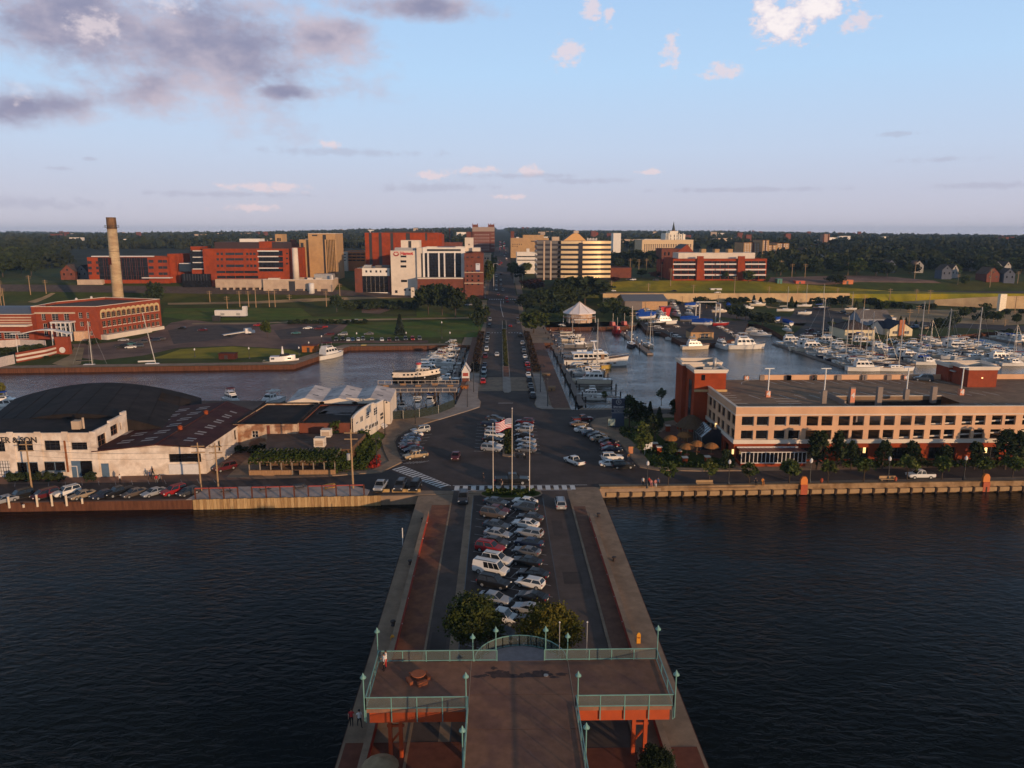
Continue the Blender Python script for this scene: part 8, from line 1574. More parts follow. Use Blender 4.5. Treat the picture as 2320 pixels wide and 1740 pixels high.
for i,(zx,zb,zt,w,k) in enumerate([(200,975,882,62,'conifer'),(242,978,918,40,'conifer'),(362,972,898,52,'conifer'),(432,972,888,105,'broad'),(540,982,888,95,'broad'),(640,988,868,115,'broad'),(760,992,918,52,'conifer'),(880,988,888,105,'broad'),(950,992,908,62,'conifer'),(1012,1002,918,82,'broad'),(1072,1002,928,62,'broad'),(1142,1008,928,62,'broad'),(1212,1012,948,62,'broad'),(1345,1022,940,62,'broad'),(1415,1012,938,62,'broad')]): tr(Z4,zx,zb,zt,w,k,'dark' if i%3 else 'mid',f'{"pointed" if k=="conifer" else "rounded"} tree, {OD[i]} in the belt between the stored boats and the verge',g)
for i,(zx,zb,zt,w,k) in enumerate([(1690,1072,968,92,'broad'),(1755,1045,968,62,'broad'),(1875,1032,938,92,'broad'),(1885,1112,1000,125,'broad'),(1985,1102,1008,82,'broad'),(2050,1062,985,62,'broad'),(2145,1122,1028,75,'broad'),(2190,1052,988,52,'broad'),(1785,1098,1038,52,'bush'),(745,1155,1085,62,'conifer'),(1145,1102,1050,32,'conifer'),(1190,1112,1062,32,'conifer'),(1277,1142,1085,32,'conifer'),(1325,1147,1090,36,'conifer'),(1410,1182,1112,32,'conifer'),(2080,1215,1160,115,'bush'),(550,1140,1095,60,'bush')]): tr(Z4,zx,zb,zt,w,k,'dark' if i%2 else 'mid',f'{"little pointed" if k=="conifer" else "rounded"} tree, {OD[i]} of those planted around the marina lots',g)
g='trees in the hotel garden'
for zx,zb,zt,w,k,lm,l in[(480,640,318,130,'column','dark','dark tree right behind the navy sign'),(560,650,378,140,'column','dark','dark bushy tree next to the navy sign'),(655,600,415,90,'conifer','dark','dark conifer between the sign and the stair tower'),(735,610,465,90,'conifer','dark','second conifer towards the thatched hut'),(700,745,488,130,'column','dark','dark tree before the thatched hut'),(885,570,365,140,'column','dark','dark tree beside the foot of the stair tower'),(965,575,400,110,'column','dark','dark tree touching the stair tower'),(578,870,555,145,'column','light','pale airy tree on the garden lawn'),(850,890,745,95,'column','mid','small tree among the orange umbrellas'),(1305,1000,830,140,'bush','dark','dark bush at the garage corner'),(755,450,293,112,'young','silver','grey green young tree by the water rail'),(265,425,318,65,'young','mid','thin young tree by the dock end')]: tr(G0,zx,zb,zt,w,k,lm,l,g,flatz=0)
g='columnar trees before the garage'
for i,(zx,zb,zt,w) in enumerate([(420,930,612,155),(590,930,618,120),(715,915,718,105),(985,915,712,115),(1240,905,722,130),(1510,905,762,125),(1780,905,722,125),(2045,905,612,165),(2155,890,622,125)]): tr(G1,zx,1004,zt,w,'column','dark',f'dark columnar tree, {OD[i]} along the garage front from the sunroom',g,v=i%2,flatz=0)
g='young street trees on the quay'
for i,(o,zx,zb,zt,w) in enumerate([(G0,815,1150,928,160),(G0,1170,1132,908,160),(G0,1515,1140,928,170),(G0,1860,1132,908,190),(G1,180,1130,908,185),(G1,515,1122,908,170),(G1,825,1112,880,180),(G1,1200,1095,868,195),(G1,1500,1092,868,190),(G1,1855,1085,880,180),(G1,2110,1075,880,190)]): tr(o,zx,zb,zt,w,'young','light' if i%2 else 'mid',f'young light green street tree with a pale trunk, {OD[i]} along the seawall from the plaza',g,v=i%2,flatz=0)
for i,(zx,zb,zt,w) in enumerate([(60,1385,1320,160),(230,1375,1300,160),(350,1370,1290,150),(800,1300,1245,140),(400,1425,1395,60),(500,1410,1380,60)]): tr(Z0,zx,zb,zt,w,'bush','dark',f'dark bush, {OD[i]} of the plantings around the striped brick wall','bushes by the striped wall')
for i,zx in enumerate(range(1490,2060,62)): tr(Z1,zx,1000-(i%3)*8,925-(i%2)*12,110,'bush','dark',f'dark thicket bush, {OD[i]} from the lone tree along the grass lane','thicket below the hospital')
for i in range(14): tr(Z2,-540+i*48+(i%3)*9,1125-i*.3,1085-(i%2)*8,80,'bush','dark',f'low dark bush, {OD[i]} along the sunken lane across the lawn from the gravel lot','bushes along the sunken lane')
for i,zx in enumerate((1000,1035,1070,1100,1060,1110,1150)): tr(Z2,zx,(960,930,990,1040,1090,1120,1060)[i],(890,870,900,960,1000,1050,960)[i],90,'bush','dark',f'dark shrub, {OD[i]} beside the street below the junction','shrubs below the junction')
for i in range(7): tr(A,(95,165,235,330,420,520,790)[i],1180,(1105,1110,1105,1100,1100,1105,1095)[i],110,'bush','dark',f'clipped dark hedge bush, {OD[i]} along the white workshop front','hedge at the white workshop',flatz=0)
for i,(zx,zb) in enumerate(((2080,930),(2190,935),(2300,935),(2250,905))): tr(A,zx,zb,zb-60,100,'bush','dark',f'dark bush, {OD[i]} behind the maroon roof shed wall','bushes by the shed',flatz=0)
rr=random.Random(21);g='trees of the woods on the bluff';placed=0
def woods_ok(x,y):
 a=x/y
 if y<640: return a<-.60 or a>.36
 if y<1000: return a<-.56 or a>.345 or (.15<a<.215 and y<740)
 return abs(x-pl(y,[(1000,4),(3000,8)]))>26
while placed<215:
 y=rr.uniform(545,760);s=rr.choice((-1,1,1));a=rr.uniform(.57,.80) if s<0 else rr.uniform(.36,.78) if rr.random()<.85 else rr.uniform(.155,.21);x=s*a*y
 if not woods_ok(x,y): continue
 z=T(x,y);h=rr.uniform(8,13)*(1.25 if s<0 else 1);plant('broad',rr.choice(['dark','dark','dark','mid']),(x,y,z-.5),h,h*rr.uniform(.8,1.15),'one of the dark broadleaf trees crowding the wooded bluff beyond the bay road',g,rr.randint(0,1));placed+=1
def mass(name,label,n,y0,y1,k,size,hgt,seed,m):
 r=np.random.default_rng(seed);C=[]
 while len(C)<n:
  y=y0+(y1-y0)*r.random()**1.35;x=(r.random()*2-1)*y*.86
  if woods_ok(x,y): C.append((x,y,T(x,y),.7+.6*r.random()))
 C=np.array(C);c=np.repeat(C,k,0);d=r.normal(size=(len(c),3));d/=np.linalg.norm(d,axis=1)[:,None];d[:,2]=abs(d[:,2])*1.0
 p=c[:,:3]+d*(c[:,3:4]*np.array([[hgt*.55,hgt*.55,hgt]]));o=put(leaves(name,p,size,m,r,.3,.8),name);tag(o,label,'woods');o['kind']='stuff'
FW_=mat('far_foliage',(.020,.027,.011),.95,var=.5,scale=.06,col2=(.034,.038,.015),det=8)
mass('wooded_bluff','dark tree canopy covering the bluff on both sides of the downtown',1500,620,1100,22,3.0,9,1,FW_);mass('far_woods','dark woods between the far town and the hills',4600,1000,2600,9,6,8,2,FW_);mass('hill_forest','bluish forest on the low hills along the horizon',5200,2600,6800,6,13,7,3,FW_)
for o in TP.values(): drop(o)
hm={}
def small_house(w,d,h,wall,roof):
 m=MB();m.box(-w/2,w/2,0,d,-2,h);m.add([(-w/2,0,h),(w/2,0,h),(0,0,h+w*.5)],[(0,1,2)]);m.add([(w/2,d,h),(-w/2,d,h),(0,d,h+w*.5)],[(0,1,2)]);m.quad((-w/2-.4,-.4,h-.2),(0,-.4,h+w*.5+.1),(0,d+.4,h+w*.5+.1),(-w/2-.4,d+.4,h-.2),1);m.quad((0,-.4,h+w*.5+.1),(w/2+.4,-.4,h-.2),(w/2+.4,d+.4,h-.2),(0,d+.4,h+w*.5+.1),1)
 for x in(-w*.25,w*.25): m.quad((x-.5,-.04,h*.5),(x+.5,-.04,h*.5),(x+.5,-.04,h*.5+1.4),(x-.5,-.04,h*.5+1.4),2)
 m.quad((-.5,-.04,h+.6),(.5,-.04,h+.6),(.5,-.04,h+1.7),(-.5,-.04,h+1.7),2);return m.mesh('house',[wall,roof,GDK])
HS=[small_house(7,10,5.5,mat('house_white',(.30,.28,.26),.8),SLATE),small_house(8,11,5,mat('house_grey',(.12,.12,.125),.8),ROOF_BK),small_house(7,9,6,mat('house_blue',(.09,.10,.13),.8),SLATE),small_house(9,12,5,BRICK_DK,ROOF_BR)]
for i,(o,zx,zb,k,l) in enumerate([(Z4,1540,735,2,'blue grey house at the wood edge, left of a white gabled one'),(Z4,1610,725,0,'small white gabled house at the wood edge'),(Z4,1770,665,1,'grey gable half hidden in the trees'),(Z4,1975,690,0,'left of two white gabled houses above the brick house'),(Z4,2065,690,0,'right of two white gabled houses above the brick house'),(Z4,1940,760,3,'low brick house under the two white gables'),(Z4,2080,770,2,'pale house beside the low brick house'),(Z4,1300,680,0,'white house beside a utility pole on the bluff'),(Z4,1060,680,2,'bluish house deep among the trees'),(Z4,1100,560,1,'grey house high in the woods'),(Z4,460,610,0,'pale house below the church tower'),(Z4,320,540,0,'white low house left of the church tower'),(Z0,590,740,3,'brown house beside the low orange hospital wing'),(Z0,715,735,1,'grey windowed house at the end of the hospital wing'),(Z0,300,560,0,'pale house in the woods by the chimney'),(Z3,1500,640,1,'grey roof behind the trees near the orange office')]):
 q=G(o[0]+zx/K_,o[1]+zb/K_);q=q if q[1]<900 else (q[0]*760/q[1],760,T(q[0]*760/q[1],760));h=put(HS[k],'house',None,(q[0],q[1],q[2]+.5),rr.uniform(-.4,.4));tag(h,l,'house','houses at the wood edge')
FB_=[bx(-s,s,0,s,-8,hh).mesh('far_building',m) for s,hh,m in((10,5,WHITE_B),(7,8,BEIGE),(14,4,BEIGE),(5,10,BRICK_DK),(11,5,BRICK_DK))]
for i in range(95):
 y=rr.uniform(1050,4200);x=rr.uniform(-.72,.72)*y;
 if abs(x)<30: continue
 h=put(rr.choice(FB_),'far_building',None,(x,y,T(x,y)+rr.uniform(3,7)),rr.uniform(-.3,.3));tag(h,'one of the small pale buildings scattered through the far woods below the hills','building','far buildings among the woods')
q=G(0+1565/6.506,480+500/6.506);q=(q[0]*1300/q[1],1300,0);z=ZAT(1300,480+520/6.506,240);t=thing('red_church','small red church with a white cupola seen just left of the tall chimney','church',(q[0],1300,z-10));bx(-9,-1,0,9,0,10).add([(-9,0,10),(-1,0,10),(-5,0,14)],[(0,1,2)]).build('nave',BRICK_R,t);bx(8,13,0,6,0,15).build('tower',BRICK_R,t);lt([(2.4,15),(2.4,20),(1.5,23),(0,26)],10,0,(10.5,3,0)).build('cupola',FWT,t)
SHR=mat('dusky_shrubs',(.030,.018,.013),.9,var=.5,scale=1.5,col2=(.045,.03,.018));MGR=mat('median_plants',(.042,.045,.012),.9,var=.5,scale=1.5)
for nm,bxs,n,m,l in(('shrub_strip',[(-9.1,-6.5,236,330,.0,1.3)],2600,SHR,'dusky red brown shrub strip beside the west kerb of the causeway'),('shrub_strip',[(10.9,13.3,236,330,.0,1.3)],2600,SHR,'dusky red brown shrub strip beside the east kerb of the causeway'),('median_planting',[(1.5,3.0,246,340,.1,.8)],1300,MGR,'green planting along the long narrow median'),('median_planting',[(1.1,2.7,145.4,170.5,.1,.7)],700,MGR,'green planting in the plaza median between the parked cars'),('island_planting',[(-2.2,6.0,121,123.4,.15,.6)],600,IVY_LEAF,'low green planting under the three flagpoles'),('garden_beds',[(29,45,136,139,0,.8),(30,36,140,152,0,.9),(66,110,135.6,138.6,0,.6),(27,33,157,165,0,.7)],3600,IVY_LEAF,'dark planting beds around the hotel garden and garage front')):
 o=put(leaf_mesh(nm,bxs,n,.42,m,len(nm)+n),nm);tag(o,l,'planting');o['kind']='stuff'
# raised viewing deck at the pier head
TEAL=mat('teal_paint',(.13,.27,.24),.5,var=.12);DECK=mat('deck_brick_slab',(.26,.128,.078),.88,var=.2,scale=1.0,col2=(.20,.10,.07),bump=.2,det=8);ORNG=mat('orange_steel',(.36,.055,.010),.6,var=.1)
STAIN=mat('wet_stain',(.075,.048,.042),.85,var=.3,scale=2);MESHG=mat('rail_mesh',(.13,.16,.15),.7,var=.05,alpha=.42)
ZD=5.0;X0,X1,Y0,Y1=-11.2,14.5,56.1,63.1;RX0,RX1=-2.65,6.25
t=thing('viewing_deck','T shaped brick paved viewing deck on orange columns at the head of the pier','deck',(1.8,60,0));o_=Vector((1.8,60,0))
def dk(mb,n,m): q=mb.build(n,m,t);q.location=-o_;return q
dk(bx(X0,RX0-.04,Y0,Y1,ZD-.35,ZD),'paving_slab',DECK);dk(bx(RX1+.04,X1,Y0,Y1,ZD-.35,ZD),'paving_slab',DECK)
for a,c in((30,43.2),(43.25,48.3),(48.35,53.3),(53.35,57.9),(57.95,Y1)): dk(bx(RX0,RX1,a,c,ZD-.35,ZD-.012),'paving_slab',DECK)
dk(bx(RX0-.035,RX0-.005,30,Y1,ZD-.3,ZD+.01).box(RX1+.005,RX1+.035,30,Y1,ZD-.3,ZD+.01),'edging',BEIGE)
for x0,x1 in((X0+.25,RX0-.3),(RX1+.3,X1-.25)):
 dk(bx(x0,x1,Y0+.1,Y0+.4,ZD-1.35,ZD-.36),'edge_beam',ORNG);dk(bx(x0,x1,Y1-.4,Y1-.1,ZD-1.0,ZD-.36),'edge_beam',ORNG);dk(bx(x0,x1,Y0+3.3,Y0+3.6,ZD-1.2,ZD-.36),'edge_beam',ORNG)
 for x in((x0+1.6,x0+2.5) if x0<0 else (x1-2.9,x1-1.9)):
  for y in(Y0+.6,Y1-.8): dk(bx(x-.16,x+.16,y-.16,y+.16,0,ZD-1.3),'column',ORNG)
 x=x0+2.05 if x0<0 else x1-2.4;dk(tb((x-.4,Y0+.6,1.4),(x+.5,Y0+.6,2.6),.10,5).box(x-.7,x+.75,Y0+.52,Y0+.68,2.9,3.1),'brace',ORNG)
dk(bx(RX0+.4,RX0+.8,30,Y0,ZD-1.3,ZD-.36).box(RX1-.8,RX1-.4,30,Y0,ZD-1.3,ZD-.36),'ramp_beam',ORNG)
for x in(RX0+.6,RX1-.6):
 for y in(38,47,55): dk(bx(x-.2,x+.2,y-.2,y+.2,0,ZD-1.3),'column',ORNG)
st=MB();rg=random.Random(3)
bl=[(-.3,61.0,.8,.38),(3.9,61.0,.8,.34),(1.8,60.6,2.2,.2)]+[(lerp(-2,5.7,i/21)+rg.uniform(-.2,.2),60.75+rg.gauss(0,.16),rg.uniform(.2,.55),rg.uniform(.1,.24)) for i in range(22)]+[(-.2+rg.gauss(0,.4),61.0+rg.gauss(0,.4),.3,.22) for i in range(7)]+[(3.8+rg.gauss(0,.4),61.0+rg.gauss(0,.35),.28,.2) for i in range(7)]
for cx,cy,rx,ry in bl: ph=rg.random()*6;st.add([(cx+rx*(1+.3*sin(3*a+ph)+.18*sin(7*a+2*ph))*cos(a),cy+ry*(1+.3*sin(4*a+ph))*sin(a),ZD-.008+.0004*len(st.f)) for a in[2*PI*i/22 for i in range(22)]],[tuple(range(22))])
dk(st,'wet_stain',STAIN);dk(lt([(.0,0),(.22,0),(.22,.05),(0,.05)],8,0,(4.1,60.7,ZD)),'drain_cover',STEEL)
CONC_G=mat('lilac_concrete',(.34,.28,.27),.85,var=.15)
CXL,RL=1.9,4.3;arc=[(CXL+RL*cos(PI*i/16),Y1+.0+RL*.98*sin(PI*i/16)) for i in range(17)]
dk(MB().prism(arc,ZD-1.3,ZD-1.0,0,bottom=True),'landing',CONC_G);
for i in range(4): dk(bx(CXL-2.0,CXL+2.0,Y1+.02+i*.34,Y1+.36+i*.34,ZD-1.0,ZD-.2-i*.2),'stair_tread',CONC_G)
dk(MB().prism([(CXL+RL*.9*cos(PI*i/16),Y1+1.5+RL*.6*sin(PI*i/16)) for i in range(17)],0,ZD-1.31,0),'landing_core',CONC)
def rail(lab,pts,z0=ZD,h=1.1,step=2.1,lower=True,drop=0):
 r=thing('railing',lab,'railing',(*pts[0],z0));o=Vector((*pts[0],z0))
 for a,c in zip(pts,pts[1:]):
  a,c=Vector((*a,z0)),Vector((*c,z0));L=(c-a).length;n=max(1,round(L/step))
  tb(a+Vector((0,0,h)),c+Vector((0,0,h)),.05,6).build('top_rail',TEAL,r).location=-o;tb(a+Vector((0,0,.1)),c+Vector((0,0,.1)),.045,6).build('bottom_rail',TEAL,r).location=-o
  for i in range(n+1):
   p=a.lerp(c,i/n);bx(-.04,.04,-.04,.04,-drop,h).build('post',TEAL,r).location=p-o
   if i<n: q=a.lerp(c,(i+1)/n);MB().quad(p+Vector((0,0,.16)),q+Vector((0,0,.16)),q+Vector((0,0,h-.06)),p+Vector((0,0,h-.06))).build('mesh_panel',MESHG,r).location=-o
rail('teal railing along the near west edge of the viewing deck, above the orange beam',[(X0,Y0-.05),(RX0-.06,Y0-.05)],drop=1.2);rail('teal railing along the near east edge of the viewing deck, above the orange beam',[(RX1+.06,Y0-.05),(X1,Y0-.05)],drop=1.2)
rail('teal railing down the west end of the viewing deck',[(X0,Y0-.05),(X0,Y1)]);rail('teal railing down the east end of the viewing deck',[(X1,Y1),(X1,Y0-.05)]);rail('teal railing along the far edge, west of the round stair',[(X0,Y1),(CXL-2.2,Y1)]);rail('teal railing along the far edge, east of the round stair',[(CXL+2.2,Y1),(X1,Y1)])
rail('teal railing beside the west side of the access ramp',[(RX0-.06,Y0-.05),(RX0-.06,30)]);rail('teal railing beside the east side of the access ramp',[(RX1+.06,Y0-.05),(RX1+.06,30)])
rail('curved teal railing around the half round stair landing',arc,ZD-1.0,1.15,3)
def teal_lamp(x,y,z0,zt,l):
 r=thing('teal_lamp',l,'lamp post',(x,y,z0),0,'teal lamps on the viewing deck');H=zt-z0;tb((0,0,0),(0,0,H-.35),.055,7).build('pole',TEAL,r);lt([(.27,-.32),(.24,-.22),(.11,-.1),(.08,0),(.03,.1),(0,.16)],12,0,(0,0,H)).build('lamp_shade',TEAL,r,True);lt([(0,-.36),(.18,-.34),(.2,-.3)],10,0,(0,0,H)).build('lens',FWT,r)
ZL=ZD+3.3
for x,y,z0,zt,l in((X0-.1,Y1+.1,ZD,ZL,'far west corner of the deck'),(CXL-2.3,Y1+.1,ZD,ZL,'west side of the round stair opening'),(CXL+2.3,Y1+.1,ZD,ZL,'east side of the round stair opening'),(X1+.1,Y1+.1,ZD,ZL,'far east corner of the deck'),(X0-.1,Y0-.15,ZD-1,ZL,'near west corner of the deck'),(RX0-.2,Y0-.15,ZD,ZL,'corner where the ramp meets the west deck'),(RX1+.2,Y0-.15,ZD,ZL,'corner where the ramp meets the east deck'),(X1+.1,Y0-.15,ZD-1,ZL,'near east corner of the deck'),(CXL-RL-.2,Y1+1.7,0,ZL-1.6,'west foot of the curved landing'),(CXL+RL+.2,Y1+1.7,0,ZL-1.6,'east foot of the curved landing'),(RX0-.2,49.8,ZD-1,ZL-.5,'west rail of the ramp'),(RX1+.2,50.0,ZD-1,ZL-.5,'east rail of the ramp')): teal_lamp(x,y,z0,zt,f'teal lamp with a bell shade at the {l}')
for x,l in((5.6,'nearer the stair'),(8.2,'farther from the stair')): r=thing('marker_pole',f'thin pole with a white knob beside the east tree, {l}','pole',(x,64.6,0));tb((0,0,0),(0,0,8.0),.04,5).build('pole',STEEL,r);lt([(0,-.1),(.1,0),(0,.12)],8,0,(0,0,8)).build('knob',FWT,r)
TER=mat('terracotta',(.36,.11,.05),.8,var=.12);p=P(740+960/4.609,1380+745/4.609,ZD);r=thing('picnic_table','round terracotta picnic table with attached stone seats on the west deck','table',(p[0],p[1],ZD));lt([(.85,.72),(.9,.78),(.88,.82),(0,.82)],18).build('table_top',TER,r);lt([(.35,0),(.22,.3),(.3,.72)],10).build('pedestal',TER,r)
for i in range(4):
 a=.5+i*PI/2;q=MB().loft([[(.95,-.55,.0),(1.35,-.6,.0),(1.35,.6,.0),(.95,.55,.0)],[(.95,-.62,.45),(1.42,-.72,.45),(1.42,.72,.45),(.95,.62,.45)]]).build('seat',TER,r);q.rotation_euler=(0,0,a)
r.scale=(.72,.72,.85)
p=P(740+560/4.609,1380+1650/4.609,2.0);r=thing('beige_parasol','beige parasol below the deck, cut by the bottom of the picture','parasol',(p[0],p[1],0));lt([(1.5,2.1),(1.0,2.5),(.1,2.85),(0,2.9)],14).build('canopy',mat('parasol_beige',(.30,.22,.13),.8),r);tb((0,0,0),(0,0,2.8),.04,5).build('pole',STEEL,r)
BOL=flat('iron_bollard',(.03,.018,.015),.7);YB=mat('yellow_rescue',(.55,.24,.015),.6,var=.08)
for i,(zx,zy,o) in enumerate(((413,1072,QA),(303,1443,QA),(155,828,QB),(1930,1033,QA),(2065,1415,QA))): p=P(o[0]+zx/K_,o[1]+zy/K_);r=thing('mooring_bollard','squat iron mooring bollard, '+('first on the west ledge from the shore','second on the west ledge from the shore','nearest on the west ledge to the deck','first on the east ledge from the shore','second on the east ledge from the shore')[i],'bollard',p,0,'mooring bollards on the pier');lt([(.28,0),(.2,.12),(.2,.4),(.32,.48),(.3,.6),(0,.64)],10).build('post',BOL,r)
for p,l in((P(740+690/4.609,1380+380/4.609),'on the west ledge'),(P(1180+1228/4.609,1380+355/4.609),'on the east ledge')): r=thing('rescue_cabinet',f'upright yellow life ring cabinet {l} of the pier near the deck','rescue post',p);MB().loft([[(-.3,-.12,0),(.3,-.12,0),(.3,.12,0),(-.3,.12,0)],[(-.3,-.12,1.5),(.3,-.12,1.5),(.3,.12,1.5),(-.3,.12,1.5)],[(-.12,-.12,1.8),(.12,-.12,1.8),(.12,.12,1.8),(-.12,.12,1.8)]]).build('cabinet',YB,r);lt([(.14,0),(.24,0),(.24,.05),(.14,.05)],12).build('life_ring',ORNG,r).location=(0,-.14,1.0)
r=thing('boat_pole','slim white marker post on the water side of the west ledge','pole',(-14.1,102.5,-1.2));tb((0,0,0),(0,0,3.2),.07,6).build('pole',FWT,r)
for o in COL.objects:
 if o.name.startswith('rescue_cabinet'): o.scale=(.7,.7,.7)
for i,y in enumerate(range(66,112,6)):
 for x,s in((-11.1,'west'),(13.9,'east')): r=thing('wall_light',f'tiny white light on the red {s} wall, {OD[i]} from the deck','light',(x,y,.55),0,'lights on the pier walls');lt([(0,-.07),(.09,0),(0,.09)],6).build('lens',FWT,r)
# flagpoles, sign, garden, quay furniture
CON=lambda o,zx,zy,z=0:P(o[0]+zx/K_,o[1]+zy/K_,z)
for zx,zt,l in((1020,1000,'left of the three, without a flag'),(1183,868,'tallest, in the middle, flying the striped flag'),(1333,1030,'right of the three, without a flag')):
 p=CON(PZ,zx,1592,.15);h=ZAT(p[1],700+zt/K_,850+zx/K_);t=thing('flagpole',f'white flagpole on the planted island, {l}','flagpole',(p[0],p[1],.15),0,'flagpoles on the island');tb((0,0,0),(0,0,h),.075,8,0,.045).build('pole',mat('pole_cream',(.60,.50,.40),.5,var=.08),t);lt([(0,-.1),(.14,.03),(0,.18)],8,0,(0,0,h)).build('ball',FWT,t);lt([(.3,0),(.25,.25),(.14,.3)],10).build('base',CONC,t)
 if zx==1183:
  fh,fl=1.75,3.05;zt_=h+.15-1.6;t=thing('flag','striped red and white flag with a blue starred corner, hanging from the tallest pole','flag',(p[0]-.1,p[1],zt_))
  f=lambda u,v:(-fl*u*.88,.22*sin(u*7)*u,-fh*v-.75*u+.12*sin(u*6))
  cols=[flat('flag_red',(.42,.015,.03),.8),flat('flag_white',(.72,.70,.70),.8),flat('flag_blue',(.02,.03,.13),.8)]
  for i in range(13):
   m=MB()
   for j in range(12):
    u0,u1=j/12,(j+1)/12;m.quad(f(u0,i/13),f(u1,i/13),f(u1,(i+1)/13),f(u0,(i+1)/13),2 if i<7 and j<5 else i%2)
   m.build('stripe',cols,t)
  m=MB()
  for r_ in range(5):
   for c_ in range(6): q=f(.03+.065*c_,.05+.1*r_);m.box(q[0]-.05,q[0]+.05,q[1]-.03,q[1]+.03,q[2]-.05,q[2]+.05)
  m.build('stars',cols[1],t)['kind']='stuff'
NV=flat('sign_navy',(.012,.018,.045),.5);p0=CON(G0,322,640);zt=ZAT(p0[1],800+392/K_,1390);zm=ZAT(p0[1],800+478/K_,1390);zn=ZAT(p0[1],800+515/K_,1390);t=thing('hotel_sign','tall navy hotel sign with a round emblem and pale lettering','sign',(p0[0]+1.55,p0[1],0))
bx(-1.5,1.5,-.3,.3,zm,zt).build('main_panel',NV,t);bx(-1.5,1.5,-.3,.3,zn+.12,zm-.18).build('lower_panel',NV,t);bx(-1.4,1.4,-.28,.28,0,zn).build('plinth',flat('sign_slate',(.03,.045,.08),.6),t);bx(-1.5,1.5,-.32,.32,zm-.16,zm-.04).box(-1.5,1.5,-.32,.32,zn,zn+.1).build('white_line',STEEL,t)
lettering(t,'Sheraton',.66,(0,-.33,zm+.45),m=FWT,depth=.03);lettering(t,'Erie Bayfront',.38,(0,-.33,(zm+zn)/2-.02),m=FWT,depth=.03);lettering(t,'S',.75,(0,-.33,zm+(zt-zm)*.68),m=FWT,depth=.03)
m=MB();c=(0,zm+(zt-zm)*.68)
for i in range(20): a=2*PI*i/20;m.box(c[0]+.55*cos(a)-.06,c[0]+.55*cos(a)+.06,-.34,-.301,c[1]+.55*sin(a)-.07,c[1]+.55*sin(a)+.07)
m.build('emblem_wreath',STEEL,t)['kind']='stuff'
p=CON(G0,325,660);t=thing('notice_board','small pale notice board on two posts near the navy sign','sign',p);bx(-.8,.8,-.06,.06,.9,2.5).build('board',mat('board_pale',(.20,.26,.24),.6),t);bx(-.9,-.8,-.08,.08,0,2.6).box(.8,.9,-.08,.08,0,2.6).build('frame',FDK,t)
p=CON(G0,640,880);t=thing('leaning_sign','white tilted board on posts at the garden path','sign',p);MB().add([(-.9,-.05,1.1),(.8,-.05,1.5),(.8,-.05,2.7),(-.6,-.05,2.2),(-.9,.05,1.1),(.8,.05,1.5),(.8,.05,2.7),(-.6,.05,2.2)],[(0,1,2,3),(7,6,5,4),(3,2,6,7)]).build('board',FWT,t);bx(-.7,-.6,-.04,.04,0,1.3).box(.6,.7,-.04,.04,0,1.5).build('post',STEEL,t)
p=CON(G0,490,900);t=thing('wayfinding_sign','orange brown slanted wayside sign at the hotel kerb','sign',p);bx(-.45,.45,-.08,.08,.8,2.2).build('panel',mat('sign_orange',(.45,.17,.07),.7),t);bx(-.06,.06,-.05,.05,0,.8).build('post',FDK,t)
TH_=mat('thatch',(.10,.062,.036),.95,var=.35,scale=2.5,stretch=(1,1,.3));UMB=mat('orange_thatch',(.26,.115,.04),.9,var=.25,scale=3)
p=CON(G0,1010,745);t=thing('thatched_hut','large brown thatched hut roof in the hotel garden','hut',p);lt([(3.3,3.0),(2.9,3.5),(1.8,4.6),(.7,5.3),(0,5.4)],16).build('thatch_roof',TH_,t);lt([(2.1,0),(2.1,1.1),(1.9,1.1)],12).build('bar_counter',mat('hut_wood',(.2,.09,.04),.8),t)
for i in range(6): a=i*PI/3;tb((2.6*cos(a),2.6*sin(a),0),(2.6*cos(a),2.6*sin(a),3.3),.1,5).build('post',WOODP,t)
for i,(zx,zy) in enumerate(((950,800),(835,830),(975,905),(1062,880),(1185,900))):
 p=CON(G0,zx,zy);t=thing('thatched_umbrella','orange thatched umbrella over a patio table, '+('behind the others near the hut','nearest to the garden path','front middle one','between the front ones, by the porch','nearest to the garage wall')[i],'umbrella',p,0,'patio umbrellas');lt([(1.55,2.1),(1.4,2.3),(.9,2.75),(.3,3.0),(0,3.02)],12).build('canopy',UMB,t);tb((0,0,0),(0,0,2.9),.05,5).build('pole',WOODP,t);lt([(.6,.7),(.6,.76),(0,.76)],10).build('table_top',TER,t)
for i,(zx,zb,zt) in enumerate(((812,675,628),(910,655,615),(700,845,780),(735,875,812),(958,960,902),(1152,950,895),(905,890,845))):
 p=CON(G0,zx,zb);h=max(1,ZAT(p[1],800+zt/K_,1300+zx/K_));t=thing('brick_pier',f'red brick pier with a pale cap, {OD[i]} of the garden wall piers from the back','pier',p,0,'garden wall piers');bx(-.45,.45,-.45,.45,0,h).build('shaft',BRICK_O,t);bx(-.55,.55,-.55,.55,h+.001,h+.15).build('cap',CREAM,t)
q=[o for o in COL.objects if o.name=='hotel_quay'][0]
FB2=mat('fender_concrete',(.34,.22,.115),.85,var=.15);me=bx(-.85,.85,-.42,0,-1.35,-.62).mesh('fender_block',FB2);me2=bx(-.12,.12,-.5,0,-1.6,-.55).mesh('fender_pile',PILE)
wy=lambda x:pl(x,[(17.6,124.5),(95,126.6),(220,130)])
for i in range(38): x=19.5+i*2.28;put(me,'fender_block',q,(x,wy(x)-.01,0));put(me2,'fender_pile',q,(x+1.14,wy(x)-.01,0))
struct(MB().prism([(17.6,124.45),(95,126.55),(220,129.95),(220,130.6),(95,127.2),(17.6,125.1)],.0,.32).build('seawall_coping',STONE_W))
